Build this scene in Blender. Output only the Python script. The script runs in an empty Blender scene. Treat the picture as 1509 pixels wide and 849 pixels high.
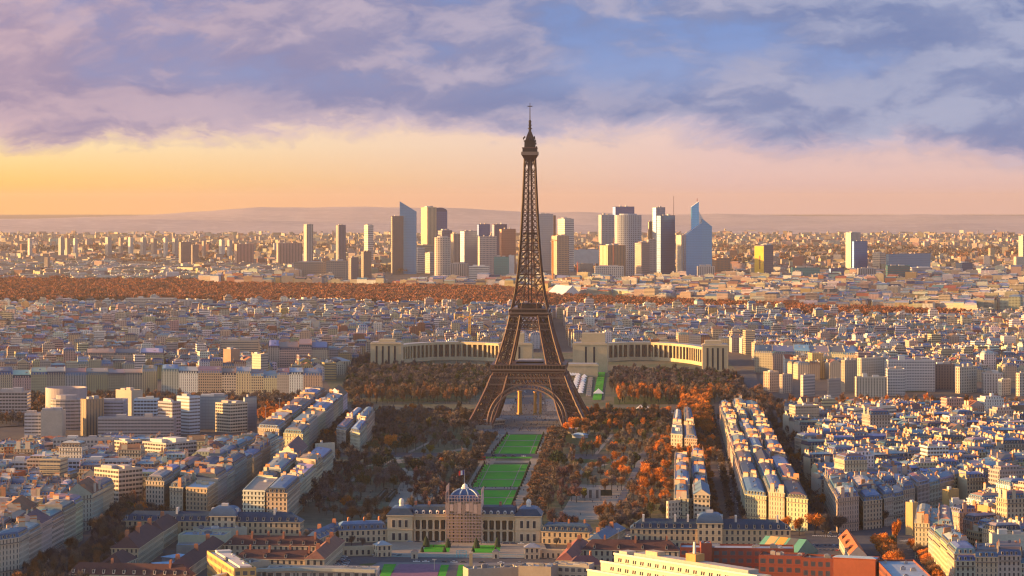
import bpy, math, random
import numpy as np

R = math.radians
random.seed(11)
rng = np.random.default_rng(5)
SC = bpy.context.scene
COL = SC.collection

# ---------------------------------------------------------------- camera, sky, sun, exposure
CAM_H, F_PX, HOR, CX = 230.0, 3884.0, 296.0, 754.5
cam_data = bpy.data.cameras.new('camera')
cam = bpy.data.objects.new('camera', cam_data)
COL.objects.link(cam)
cam.location = (0, 0, CAM_H)
cam.rotation_euler = (R(90), 0, 0)
cam_data.sensor_width = 36.0
cam_data.lens = F_PX / 1509.0 * 36.0
cam_data.shift_y = -(424.5 - HOR) / 1509.0
cam_data.clip_start = 5.0
cam_data.clip_end = 120000.0
SC.camera = cam

SUN_LEFT, SUN_EL = 89.0, 8.8          # degrees left of the view axis, elevation
HAZE_DENSITY = 1.9e-5
SUN_STRENGTH, SUN_COLOR = 5.0, (1.0, 0.53, 0.155)
sun_data = bpy.data.lights.new('sun', 'SUN')
sun_data.energy = SUN_STRENGTH
sun_data.angle = R(0.6)
sun_data.color = SUN_COLOR
sun = bpy.data.objects.new('sun', sun_data)
COL.objects.link(sun)
sun.rotation_euler = (R(90 - SUN_EL), 0, R(180 + SUN_LEFT))
SC.view_settings.view_transform = 'Standard'
SC.view_settings.look = 'None'
SC.view_settings.gamma = 1.0
SC.view_settings.exposure = 1.45


def lin(r, g, b):
    f = lambda c: (c / 255) / 12.92 if c <= 10 else ((c / 255 + 0.055) / 1.055) ** 2.4
    return (f(r), f(g), f(b), 1.0)


class NT:
    """small node helper"""
    def __init__(s, tree):
        s.t = tree; s.n = tree.nodes; s.l = tree.links

    def new(s, typ, **kw):
        n = s.n.new(typ)
        for k, v in kw.items():
            setattr(n, k, v)
        return n

    def put(s, sock, v):
        if isinstance(v, bpy.types.NodeSocket):
            s.l.new(v, sock)
        else:
            sock.default_value = v

    def m(s, op, a, b=0.0, c=0.0, clamp=False):
        n = s.new('ShaderNodeMath', operation=op); n.use_clamp = clamp
        s.put(n.inputs[0], a); s.put(n.inputs[1], b)
        if len(n.inputs) > 2:
            s.put(n.inputs[2], c)
        return n.outputs[0]

    def mr(s, v, a, b, c=0.0, d=1.0, smooth=True):
        n = s.new('ShaderNodeMapRange'); n.interpolation_type = 'SMOOTHSTEP' if smooth else 'LINEAR'
        s.put(n.inputs[0], v)
        for i, x in enumerate((a, b, c, d)):
            n.inputs[i + 1].default_value = x
        return n.outputs[0]

    def mix(s, f, a, b, blend='MIX'):
        n = s.new('ShaderNodeMix', data_type='RGBA', blend_type=blend)
        s.put(n.inputs[0], f); s.put(n.inputs[6], a); s.put(n.inputs[7], b)
        return n.outputs[2]

    def xyz(s, x, y, z):
        n = s.new('ShaderNodeCombineXYZ')
        s.put(n.inputs[0], x); s.put(n.inputs[1], y); s.put(n.inputs[2], z)
        return n.outputs[0]

    def noise(s, vec, scale, detail=3.0, rough=0.5, dist=0.0):
        n = s.new('ShaderNodeTexNoise')
        s.put(n.inputs['Vector'], vec)
        n.inputs['Scale'].default_value = scale; n.inputs['Detail'].default_value = detail
        n.inputs['Roughness'].default_value = rough; n.inputs['Distortion'].default_value = dist
        return n.outputs[0]

    def ramp(s, f, stops):
        n = s.new('ShaderNodeValToRGB'); cr = n.color_ramp
        while len(cr.elements) < len(stops):
            cr.elements.new(0.5)
        for e, (p, c) in zip(cr.elements, stops):
            e.position = p; e.color = c
        s.put(n.inputs[0], f)
        return n.outputs[0]


world = bpy.data.worlds.new('World')
SC.world = world
world.use_nodes = True
W = NT(world.node_tree)
W.n.clear()
tc = W.new('ShaderNodeTexCoord')
sep = W.new('ShaderNodeSeparateXYZ'); W.l.new(tc.outputs['Generated'], sep.inputs[0])
dx, dy, dz = sep.outputs
az = W.m('ARCTAN2', dx, dy)                      # 0 straight ahead, negative to the left
el = W.m('ARCSINE', dz)
sky = W.new('ShaderNodeTexSky', sky_type='NISHITA')
sky.sun_disc = False
sky.sun_elevation = R(SUN_EL); sky.sun_rotation = R(-SUN_LEFT)
sky.altitude = 200; sky.air_density = 1.2; sky.dust_density = 3.0; sky.ozone_density = 2.5
SKY_K = 0.09
nish = W.mix(1.0, sky.outputs[0], (SKY_K * 0.85, SKY_K * 1.1, SKY_K * 1.42, 1), 'MULTIPLY')
# evening air near the horizon: warm towards the sun, dusty pink away from it, blue higher up
E = 0.385                               # the picture is exposed for the shaded streets, the sky colours are scaled to it
eln = W.m('DIVIDE', el, 0.08)
warm = W.ramp(eln, [(0.0, lin(255, 180, 78)), (0.10, lin(255, 204, 112)), (0.26, lin(255, 226, 168)), (0.50, lin(253, 224, 194)), (0.80, lin(236, 206, 200)), (1.0, lin(160, 175, 225))])
cool = W.ramp(eln, [(0.0, lin(212, 172, 170)), (0.12, lin(224, 188, 182)), (0.32, lin(230, 200, 196)), (0.50, lin(212, 192, 204)), (0.72, lin(156, 166, 212)), (1.0, lin(110, 150, 220))])
side = W.mr(az, -0.20, 0.08, 0, 1, False)
base = W.mix(side, warm, cool)
# clouds in the far bank, seen edge-on: long masses with ragged undersides and paler tops
wob = W.noise(W.xyz(W.m('MULTIPLY', az, 16.0), W.m('MULTIPLY', el, 34.0), 3.1), 1.0, 5.0, 0.6)
wx = W.m('ADD', W.m('MULTIPLY', az, 12.0), W.m('MULTIPLY', wob, 0.55))
wy = W.m('ADD', W.m('MULTIPLY', el, 27.0), W.m('MULTIPLY', wob, 0.6))
n_big = W.noise(W.xyz(wx, wy, 11.3), 0.62, 5.0, 0.55)
n_mid = W.noise(W.xyz(wx, wy, 4.9), 1.15, 7.0, 0.56)
n_up = W.noise(W.xyz(wx, W.m('ADD', wy, 0.22), 4.9), 1.15, 7.0, 0.56)      # the same clouds a little higher: tells tops from undersides
n_fine = W.noise(W.xyz(W.m('MULTIPLY', wx, 2.2), W.m('MULTIPLY', wy, 2.0), 7.7), 2.4, 6.0, 0.62)
edge = W.m('ADD', W.m('MULTIPLY', W.m('SUBTRACT', n_big, 0.5), 0.042), W.m('MULTIPLY', W.m('SUBTRACT', n_fine, 0.5), 0.020))
sag = W.mr(az, 0.02, 0.2, 0.0, 0.011, False)
lift = W.m('ADD', W.m('ADD', el, edge), sag)
bank = W.mr(lift, 0.0205, 0.0300)                  # the bank's ragged underside
soft = W.mr(lift, 0.015, 0.036)
bank = W.mix(W.mr(az, 0.0, 0.18, 0, 0.75, False), W.xyz(bank, bank, bank), W.xyz(soft, soft, soft))
c_dark = W.mix(W.mr(az, -0.2, 0.03, 0, 1, False), lin(150, 136, 166), lin(116, 132, 176))
c_lite = W.mix(W.mr(az, -0.2, 0.14, 0, 1, False), lin(216, 184, 188), lin(182, 186, 208))
lit = W.mr(W.m('ADD', W.m('SUBTRACT', n_mid, n_up), W.m('MULTIPLY', W.m('SUBTRACT', n_fine, 0.5), 0.09)), -0.06, 0.085)
body = W.mr(n_mid, 0.36, 0.64)
ccol = W.mix(W.m('ADD', W.m('MULTIPLY', lit, 0.40), W.m('MULTIPLY', body, 0.26)), c_dark, c_lite)
clear = W.mix(W.mr(el, 0.03, 0.07), lin(152, 168, 208), lin(124, 152, 206))
gap = W.m('MULTIPLY', W.mr(W.m('ADD', n_mid, W.m('MULTIPLY', n_big, 0.8)), 0.92, 0.72), W.mr(el, 0.034, 0.052))
gap = W.m('MULTIPLY', gap, W.mr(az, -0.2, 0.06, 0.35, 1.0, False))
upper = W.mix(W.m('MULTIPLY', gap, 0.85), ccol, clear)
rim = W.m('MULTIPLY', W.mr(lift, 0.0225, 0.026), W.mr(lift, 0.034, 0.0255))
upper = W.mix(W.m('MULTIPLY', rim, 0.4), upper, W.mix(side, lin(252, 214, 190), lin(215, 196, 210)))
band = W.mix(bank, base, upper)
# towards the sun the low air glows; behind the camera it is warm and brightened to fill the shaded facades
ahead = W.mr(dy, -0.5, 0.75)
sunward = W.mr(W.m('MULTIPLY', dx, -1.0), 0.25, 1.0)
glow = W.mix(W.mr(el, 0.0, 0.22), lin(255, 200, 105), lin(215, 195, 190))
glow = W.mix(1.0, glow, (1.2, 1.05, 0.88, 1), 'MULTIPLY')
aur = W.m('MULTIPLY', W.mr(W.m('MULTIPLY', dx, -1.0), 0.86, 0.995), W.mr(el, 0.42, 0.16))      # the bright patch of air round the sun
glow = W.mix(aur, glow, (14.0, 8.5, 3.6, 1))
back = W.mix(W.mr(el, 0.0, 0.3), lin(240, 220, 190), lin(150, 170, 205))
back = W.mix(1.0, back, (1.85, 1.78, 1.66, 1), 'MULTIPLY')
around = W.mix(sunward, back, glow)
low = W.mix(1.0, W.mix(ahead, around, band), (E, E, E, 1), 'MULTIPLY')
skyc = W.mix(W.mr(el, 0.085, 0.33), low, nish)
bg = W.new('ShaderNodeBackground')
W.l.new(skyc, bg.inputs[0]); bg.inputs[1].default_value = 1.0
wo = W.new('ShaderNodeOutputWorld'); W.l.new(bg.outputs[0], wo.inputs[0])

SC.cycles.use_denoising = True
SC.cycles.denoising_prefilter = 'ACCURATE'
world.cycles.sampling_method = 'MANUAL'
world.cycles.sample_map_resolution = 1024
SC.cycles.filter_width = 1.2
SC.cycles.max_bounces = 4
SC.cycles.diffuse_bounces = 2
SC.cycles.glossy_bounces = 2
SC.cycles.transmission_bounces = 2
SC.cycles.volume_bounces = 0
SC.cycles.sample_clamp_indirect = 4.0


# ---------------------------------------------------------------- helpers
def P(x, y, z=0.0):
    """ground plan position of a point of height z met by the photograph's pixel x, y"""
    Y = (CAM_H - z) * F_PX / (y - HOR)
    return np.array(((x - CX) * Y / F_PX, Y))


def PX(X, Y, Z=0.0):
    return CX + F_PX * X / Y, HOR + (CAM_H - Z) * F_PX / Y


def inpoly(x, y, poly):
    c = False; n = len(poly)
    for i in range(n):
        x1, y1 = poly[i]; x2, y2 = poly[i - 1]
        if (y1 > y) != (y2 > y) and x < (x2 - x1) * (y - y1) / (y2 - y1) + x1:
            c = not c
    return c


MATS = {}


def surf(name, rough=0.8, metal=0.0, win=None, glass=(0.03, 0.04, 0.06), grough=0.15, dirt=0.25, dirt_scale=0.08, fixed=None, rnd=0.0):
    """a procedural surface: base colour from the face attribute Col (or fixed), weathering noise, and windows laid out in UV bays"""
    m = bpy.data.materials.new(name); m.use_nodes = True
    T = NT(m.node_tree); T.n.clear()
    if fixed:
        c = T.new('ShaderNodeRGB'); c.outputs[0].default_value = (*fixed, 1); c = c.outputs[0]
    else:
        c = T.new('ShaderNodeAttribute', attribute_name='Col').outputs['Color']
    g = T.new('ShaderNodeNewGeometry')
    n1 = T.noise(g.outputs['Position'], dirt_scale, 4.0, 0.6)
    n2 = T.noise(g.outputs['Position'], dirt_scale * 9, 3.0, 0.6)
    k = T.m('ADD', T.m('MULTIPLY', n1, dirt * 1.3), T.m('MULTIPLY', n2, dirt))
    k = T.m('ADD', k, 1.0 - dirt * 1.15)
    if rnd:
        oi = T.new('ShaderNodeObjectInfo')
        k = T.m('MULTIPLY', k, T.m('ADD', T.m('MULTIPLY', oi.outputs['Random'], rnd), 1.0 - rnd / 2))
    col = T.mix(1.0, c, T.xyz(k, k, k), 'MULTIPLY')
    b = T.new('ShaderNodeBsdfPrincipled')
    b.inputs['Metallic'].default_value = metal
    rg = rough
    if win:
        uvn = T.new('ShaderNodeUVMap'); uvn.uv_map = 'UV'
        s = T.new('ShaderNodeSeparateXYZ'); T.l.new(uvn.outputs[0], s.inputs[0])
        u, v = s.outputs[0], s.outputs[1]
        fu, fv = T.m('FRACT', u), T.m('FRACT', v)
        du = T.m('ABSOLUTE', T.m('SUBTRACT', fu, 0.5)); dv = T.m('ABSOLUTE', T.m('SUBTRACT', fv, win.get('vc', 0.5)))
        mu = T.m('LESS_THAN', du, win['w'] / 2); mv = T.m('LESS_THAN', dv, win['h'] / 2)
        mask = T.m('MULTIPLY', mu, mv)
        # surround and string course
        su = T.m('LESS_THAN', du, win['w'] / 2 + 0.09); sv = T.m('LESS_THAN', dv, win['h'] / 2 + 0.07)
        sur = T.m('MULTIPLY', su, sv)
        col = T.mix(T.m('MULTIPLY', sur, win.get('sur', 0.25)), col, T.mix(1.0, col, (1.5, 1.5, 1.5, 1), 'MULTIPLY'))
        line = T.m('LESS_THAN', fv, 0.055)
        col = T.mix(T.m('MULTIPLY', line, win.get('line', 0.45)), col, T.mix(1.0, col, (0.4, 0.4, 0.42, 1), 'MULTIPLY'))
        wn = T.new('ShaderNodeTexWhiteNoise', noise_dimensions='3D')
        T.l.new(T.xyz(T.m('FLOOR', u), T.m('FLOOR', v), T.m('MULTIPLY', n1, 3.0)), wn.inputs['Vector'])
        r = wn.outputs['Value']
        gc = T.mix(T.m('MULTIPLY', T.m('GREATER_THAN', r, win.get('blind', 0.78)), 0.6), (*glass, 1), T.mix(0.5, col, (0.45, 0.42, 0.38, 1)))
        gc = T.mix(T.m('MULTIPLY', r, 0.35), gc, (0.005, 0.006, 0.01, 1))
        if win.get('tint'):
            gc = T.mix(0.85, gc, T.mix(1.0, c, (win['tint'],) * 3 + (1,), 'MULTIPLY'))
        col = T.mix(mask, col, gc)
        rg = T.m('ADD', T.m('MULTIPLY', mask, grough - rough), rough)
    T.put(b.inputs['Roughness'], rg)
    if win and win.get('mirror'):
        T.put(b.inputs['Metallic'], T.m('MULTIPLY', mask, win['mirror']))
    T.l.new(col, b.inputs['Base Color'])
    if win and win.get('spec'):
        T.put(b.inputs['Specular IOR Level'], T.m('ADD', T.m('MULTIPLY', mask, win['spec']), 0.3))
    elif not win:
        b.inputs['Specular IOR Level'].default_value = 0.35
    o = T.new('ShaderNodeOutputMaterial'); T.l.new(b.outputs[0], o.inputs[0])
    MATS[name] = m
    return m


surf('stone_facade', 0.85, win=dict(w=0.42, h=0.62, vc=0.50, blind=0.86))
surf('stone_facade_narrow', 0.85, win=dict(w=0.33, h=0.68, vc=0.48, blind=0.70, line=0.6))
surf('stone_facade_wide', 0.85, win=dict(w=0.56, h=0.50, vc=0.52, blind=0.90, line=0.3, sur=0.1))
surf('office_grid', 0.6, win=dict(w=0.62, h=0.55, vc=0.5, blind=0.85, line=0.2, spec=0.9, mirror=0.2), glass=(0.05, 0.06, 0.09), grough=0.3)
surf('office_strip', 0.6, win=dict(w=0.94, h=0.46, vc=0.5, blind=0.9, line=0.25, spec=0.7), glass=(0.045, 0.055, 0.08), grough=0.3)
surf('balcony_strip', 0.7, win=dict(w=0.86, h=0.52, vc=0.62, blind=0.72, line=0.5), glass=(0.03, 0.03, 0.04))
surf('vertical_strip', 0.6, win=dict(w=0.42, h=0.98, vc=0.5, blind=0.95, line=0.1, spec=0.9), glass=(0.03, 0.033, 0.045), grough=0.3)
surf('curtain_glass', 0.4, win=dict(w=0.9, h=0.84, vc=0.52, blind=0.97, line=0.3, tint=1.6, spec=1.1, mirror=0.75), glass=(0.02, 0.05, 0.12), grough=0.3)
surf('plaster', 0.9, dirt=0.35)
surf('roof_sheet', 0.5, dirt=0.6, dirt_scale=0.15)
surf('roof_tile', 0.8, dirt=0.6, dirt_scale=0.2)
surf('iron', 0.55, dirt=0.25, dirt_scale=0.05)
surf('dark_glass', 0.1, fixed=(0.025, 0.035, 0.05), dirt=0.1)
surf('bark', 0.9, rnd=0.25)
surf('twigs', 0.9, dirt=0.35, dirt_scale=0.12, rnd=0.8)
surf('grass', 0.9, dirt=0.3, dirt_scale=0.05)
surf('paint', 0.35, dirt=0.1)
surf('cloth', 0.9, dirt=0.15)


class Geo:
    def __init__(s):
        s.v = []; s.f = []; s.m = []; s.c = []; s.uv = []; s.names = []; s.key = {}; s.weld = True

    def vi(s, p):
        if not s.weld:
            s.v.append(p); return len(s.v) - 1
        k = (round(p[0], 3), round(p[1], 3), round(p[2], 3))
        i = s.key.get(k)
        if i is None:
            i = len(s.v); s.v.append(k); s.key[k] = i
        return i

    def face(s, pts, mat, col, uv=None):
        ids = [s.vi((float(p[0]), float(p[1]), float(p[2]))) for p in pts]
        if len(set(ids)) < 3:
            return
        if len(set(ids)) < len(ids):
            keep = [i for i in range(len(ids)) if ids[i] not in ids[:i]]
            ids = [ids[i] for i in keep]
            uv = [uv[i] for i in keep] if uv else None
        s.f.append(ids)
        if mat not in s.names:
            s.names.append(mat)
        s.m.append(s.names.index(mat)); s.c.append(col)
        s.uv.extend(uv if uv else [(0.0, 0.0)] * len(ids))

    def wall(s, p, q, z0, z1, mat, col, bay=2.7, floor=3.2):
        L = math.hypot(q[0] - p[0], q[1] - p[1])
        nu = max(1, round(L / bay)); nv = max(1, round((z1 - z0) / floor))
        s.face([(p[0], p[1], z0), (q[0], q[1], z0), (q[0], q[1], z1), (p[0], p[1], z1)], mat, col, [(0, 0), (nu, 0), (nu, nv), (0, nv)])

    def prism(s, poly, z0, z1, mat, col, top=None, topcol=None, bay=2.7, floor=3.2, bottom=False, sides=None):
        n = len(poly)
        for i in range(n):
            mm = mat if sides is None or sides[i] else 'plaster'
            s.wall(poly[i], poly[(i + 1) % n], z0, z1, mm, col, bay, floor)
        if top != '':
            s.face([(p[0], p[1], z1) for p in poly], top or mat, topcol or col)
        if bottom:
            s.face([(p[0], p[1], z0) for p in reversed(poly)], mat, col)

    def frust(s, p0, z0, p1, z1, mat, col, cap=False):
        n = len(p0)
        for i in range(n):
            j = (i + 1) % n
            s.face([(*p0[i], z0), (*p0[j], z0), (*p1[j], z1), (*p1[i], z1)], mat, col)
        if cap:
            s.face([(*p, z1) for p in p1], mat, col)

    def box(s, x0, x1, y0, y1, z0, z1, mat, col, bottom=True):
        s.prism([(x0, y0), (x1, y0), (x1, y1), (x0, y1)], z0, z1, mat, col, bottom=bottom)

    def bar(s, p, q, r, mat, col, r2=None):
        p = np.array(p, float); q = np.array(q, float); d = q - p
        L = np.linalg.norm(d)
        if L < 1e-6:
            return
        d /= L
        a = np.cross(d, (0, 0, 1.0))
        if np.linalg.norm(a) < 1e-3:
            a = np.array((1.0, 0, 0))
        a /= np.linalg.norm(a); b = np.cross(d, a); r2 = r if r2 is None else r2
        o = [(-1, -1), (1, -1), (1, 1), (-1, 1)]
        A = [p + r * (i * a + j * b) for i, j in o]; B = [q + r2 * (i * a + j * b) for i, j in o]
        for i in range(4):
            j = (i + 1) % 4
            s.face([A[i], A[j], B[j], B[i]], mat, col)
        s.face(A[::-1], mat, col); s.face(B, mat, col)

    def lathe(s, cx, cy, prof, n, mat, col, a0=0.0, a1=2 * math.pi):
        full = abs(a1 - a0 - 2 * math.pi) < 1e-6
        A = [a0 + (a1 - a0) * i / n for i in range(n + 1)]
        for (r0, z0), (r1, z1) in zip(prof, prof[1:]):
            for i in range(n):
                b0, b1 = A[i], (A[(i + 1) % n] if full else A[i + 1])
                s.face([(cx + r0 * math.cos(b0), cy + r0 * math.sin(b0), z0), (cx + r0 * math.cos(b1), cy + r0 * math.sin(b1), z0),
                        (cx + r1 * math.cos(b1), cy + r1 * math.sin(b1), z1), (cx + r1 * math.cos(b0), cy + r1 * math.sin(b0), z1)], mat, col)

    def mesh(s, name, smooth=False):
        me = bpy.data.meshes.new(name)
        nf = len(s.f)
        cnt = np.fromiter((len(f) for f in s.f), np.int32, nf)
        start = np.concatenate(([0], np.cumsum(cnt)[:-1])).astype(np.int32)
        me.vertices.add(len(s.v)); me.vertices.foreach_set('co', np.array(s.v, np.float32).ravel())
        li = np.fromiter((i for f in s.f for i in f), np.int32, int(cnt.sum()))
        me.loops.add(len(li)); me.loops.foreach_set('vertex_index', li)
        me.polygons.add(nf); me.polygons.foreach_set('loop_start', start); me.polygons.foreach_set('loop_total', cnt)
        me.polygons.foreach_set('material_index', np.array(s.m, np.int32))
        me.polygons.foreach_set('use_smooth', np.full(nf, smooth))
        me.update(calc_edges=True)
        uv = me.uv_layers.new(name='UV'); uv.data.foreach_set('uv', np.array(s.uv, np.float32).ravel())
        ca = me.attributes.new('Col', 'FLOAT_COLOR', 'FACE')
        cc = np.ones((nf, 4), np.float32); cc[:, :3] = np.array([c[:3] for c in s.c], np.float32)
        ca.data.foreach_set('color', cc.ravel())
        for n in s.names:
            me.materials.append(MATS[n])
        return me

    def build(s, name, parent=None, loc=None, rz=0.0, smooth=False):
        o = bpy.data.objects.new(name, s.mesh(name, smooth))
        COL.objects.link(o)
        if parent is not None:
            o.parent = parent
        if loc is not None:
            o.location = loc; o.rotation_euler = (0, 0, rz)
        return o


def raw_mesh(name, V, nper, mats, colors, matidx=None):
    """big merged mesh from an array of unshared polygons of nper corners"""
    me = bpy.data.meshes.new(name)
    nf = len(V) // nper
    me.vertices.add(len(V)); me.vertices.foreach_set('co', V.astype(np.float32).ravel())
    me.loops.add(len(V)); me.loops.foreach_set('vertex_index', np.arange(len(V), dtype=np.int32))
    me.polygons.add(nf); me.polygons.foreach_set('loop_start', np.arange(0, len(V), nper, dtype=np.int32))
    me.polygons.foreach_set('loop_total', np.full(nf, nper, np.int32))
    me.update(calc_edges=True)
    ca = me.attributes.new('Col', 'FLOAT_COLOR', 'FACE')
    cc = np.ones((nf, 4), np.float32); cc[:, :3] = colors
    ca.data.foreach_set('color', cc.ravel())
    for n in mats:
        me.materials.append(MATS[n])
    if matidx is not None:
        me.polygons.foreach_set('material_index', matidx.astype(np.int32))
    return me


def tag(o, label=None, cat=None, group=None, kind=None):
    if label: o['label'] = label
    if cat: o['category'] = cat
    if group: o['group'] = group
    if kind: o['kind'] = kind
    return o


def empty(name, x, y, z=0.0, rz=0.0, label=None, cat=None, group=None):
    o = bpy.data.objects.new(name, None); COL.objects.link(o)
    o.location = (x, y, z); o.rotation_euler = (0, 0, rz)
    o.empty_display_size = 2
    return tag(o, label, cat, group)


def copy_tree(o, loc, rz=0.0, scale=1.0, label=None, group=None):
    c = o.copy(); COL.objects.link(c)
    c.location = loc; c.rotation_euler = (0, 0, rz); c.scale = (scale, scale, scale)
    if label: c['label'] = label
    if group: c['group'] = group
    for ch in o.children:
        d = ch.copy(); COL.objects.link(d); d.parent = c
        for g in ch.children:
            e = g.copy(); COL.objects.link(e); e.parent = d
    return c


ORD = ['first', 'second', 'third', 'fourth', 'fifth', 'sixth', 'seventh', 'eighth', 'ninth', 'tenth', 'eleventh', 'twelfth', 'thirteenth', 'fourteenth',
       'fifteenth', 'sixteenth', 'seventeenth', 'eighteenth', 'nineteenth', 'twentieth', 'twenty-first', 'twenty-second', 'twenty-third', 'twenty-fourth',
       'twenty-fifth', 'twenty-sixth', 'twenty-seventh', 'twenty-eighth', 'twenty-ninth', 'thirtieth']

# ---------------------------------------------------------------- ground, hills, roads, lawns
def ground_material(name, c1, c2, c3, s1, s2):
    m = bpy.data.materials.new(name); m.use_nodes = True
    T = NT(m.node_tree); T.n.clear()
    g = T.new('ShaderNodeNewGeometry')
    a = T.noise(g.outputs['Position'], s1, 5.0, 0.6); b = T.noise(g.outputs['Position'], s2, 4.0, 0.65)
    col = T.mix(T.mr(a, 0.38, 0.62), (*c1, 1), (*c2, 1))
    col = T.mix(T.m('MULTIPLY', T.mr(b, 0.45, 0.7), 0.7), col, (*c3, 1))
    p = T.new('ShaderNodeBsdfPrincipled'); p.inputs['Roughness'].default_value = 0.95
    p.inputs['Specular IOR Level'].default_value = 0.15
    T.l.new(col, p.inputs['Base Color'])
    o = T.new('ShaderNodeOutputMaterial'); T.l.new(p.outputs[0], o.inputs[0])
    MATS[name] = m


ground_material('city_ground', (0.10, 0.085, 0.08), (0.14, 0.11, 0.09), (0.07, 0.065, 0.07), 0.004, 0.05)
ground_material('park_earth', (0.13, 0.115, 0.075), (0.075, 0.095, 0.045), (0.20, 0.165, 0.12), 0.012, 0.11)
ground_material('pale_gravel', (0.34, 0.28, 0.21), (0.28, 0.23, 0.18), (0.22, 0.18, 0.15), 0.03, 0.4)
ground_material('asphalt', (0.075, 0.075, 0.085), (0.09, 0.088, 0.095), (0.12, 0.115, 0.12), 0.02, 0.3)
ground_material('paving', (0.17, 0.16, 0.16), (0.21, 0.19, 0.18), (0.12, 0.12, 0.13), 0.03, 0.25)
ground_material('lawn_green', (0.05, 0.36, 0.018), (0.04, 0.29, 0.016), (0.11, 0.29, 0.04), 0.03, 0.16)
ground_material('meadow', (0.05, 0.085, 0.02), (0.07, 0.08, 0.03), (0.10, 0.085, 0.05), 0.02, 0.2)
ground_material('court_mauve', (0.20, 0.10, 0.16), (0.24, 0.12, 0.18), (0.15, 0.08, 0.12), 0.03, 0.3)
ground_material('haze_pale_land', (0.46, 0.37, 0.35), (0.38, 0.31, 0.30), (0.56, 0.47, 0.43), 0.0011, 0.009)  # paler than the land itself: distance haze put into the hill colour

G = Geo(); S = 44000
G.face([(-S, -3000, 0), (S, -3000, 0), (S, S, 0), (-S, S, 0)], 'city_ground', (1, 1, 1))
tag(G.build('ground'), kind='structure')
_lift = [0.0]


def sheet(name, pts, mat, dens=True, z=None):
    """a thin flat layer of the setting, given by ground points in the photograph"""
    _lift[0] += 0.012
    z = _lift[0] + 0.02 if z is None else z
    G = Geo()
    G.face([(*P(x, y), z) for x, y in pts], mat, (1, 1, 1))
    return tag(G.build(name), kind='structure')


def hill(name, y0, prof, depth, mat='haze_pale_land'):
    """a long ridge: prof lists (x pixel, y pixel of the crest) seen at distance y0"""
    G = Geo()
    xs = np.linspace(prof[0][0], prof[-1][0], 160)
    zz = np.interp(xs, [p[0] for p in prof], [p[1] for p in prof])
    rows = [(-1.0, 0.0), (-0.8, 0.12), (-0.55, 0.42), (-0.3, 0.78), (-0.1, 0.97), (0.05, 1.0), (0.4, 0.8), (1.0, 0.0)]
    pts = []
    for i, (x, py) in enumerate(zip(xs, zz)):
        X = (x - CX) * y0 / F_PX
        H = max(1.0, CAM_H - (py - HOR) * y0 / F_PX)
        H *= 1 + 0.018 * math.sin(i * 0.7) + 0.012 * math.sin(i * 1.9 + 2)
        pts.append([(X, y0 + r * depth, H * k - 0.5) for r, k in rows])
    for a, b in zip(pts, pts[1:]):
        for k in range(len(rows) - 1):
            G.face([a[k], b[k], b[k + 1], a[k + 1]], mat, (1, 1, 1))
    return tag(G.build(name, smooth=True), kind='structure')


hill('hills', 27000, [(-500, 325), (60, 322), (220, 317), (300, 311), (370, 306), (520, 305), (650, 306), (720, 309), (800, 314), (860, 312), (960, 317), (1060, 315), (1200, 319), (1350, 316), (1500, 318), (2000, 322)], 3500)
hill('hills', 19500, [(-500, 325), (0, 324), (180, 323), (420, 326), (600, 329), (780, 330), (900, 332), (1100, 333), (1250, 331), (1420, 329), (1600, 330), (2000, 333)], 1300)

# the park between the school and the river, the gardens beyond it
sheet('park_ground', [(440, 800), (985, 800), (1000, 640), (985, 596), (560, 594), (500, 640), (430, 735)], 'park_earth')
sheet('park_ground', [(500, 596), (1100, 596), (1085, 545), (1060, 520), (540, 520), (480, 560)], 'park_earth')
sheet('parade_ground', [(822, 766), (915, 766), (925, 716), (852, 714)], 'pale_gravel')
for q in ([(450, 740), (458, 740), (640, 650), (634, 650)], [(520, 690), (526, 690), (690, 662), (686, 660)], [(600, 700), (607, 700), (560, 640), (555, 642)], [(870, 690), (878, 690), (980, 660), (974, 658)], [(850, 700), (856, 700), (905, 640), (900, 640)]):
    sheet('gravel_path', q, 'pale_gravel')
sheet('gravel_path', [(560, 770), (665, 770), (650, 700), (600, 694)], 'pale_gravel')
sheet('gravel_path', [(655, 770), (678, 770), (752, 640), (733, 640)], 'pale_gravel')
sheet('gravel_path', [(740, 775), (776, 775), (812, 640), (797, 640)], 'pale_gravel')
sheet('gravel_path', [(640, 775), (800, 775), (796, 760), (646, 760)], 'pale_gravel')
sheet('gravel_path', [(893, 770), (904, 770), (967, 640), (960, 640)], 'paving')
sheet('esplanade', [(690, 640), (850, 640), (838, 588), (712, 588)], 'paving')
sheet('road', [(480, 673), (985, 678), (985, 671), (480, 666)], 'asphalt')
sheet('road', [(480, 613), (1130, 613), (1130, 606), (480, 606)], 'asphalt')
sheet('bridge_road', [(752, 606), (806, 606), (800, 560), (770, 560)], 'asphalt')
for nm, q in (('lawn', [(675, 746), (752, 746), (761, 723), (690, 723)]), ('lawn', [(696, 718), (765, 718), (778, 685), (713, 685)]),
              ('lawn', [(726, 669), (788, 669), (799, 641), (745, 641)]), ('lawn', [(708, 676), (783, 676), (785, 673.5), (712, 673.5)])):
    sheet(nm, q, 'lawn_green')
for q in ([(697, 721.5), (764, 721.5), (765.5, 718.3), (698, 718.3)], [(700, 682.5), (779, 682.5), (780, 679.6), (702, 679.6)]):
    sheet('gravel_path', q, 'pale_gravel')
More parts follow.
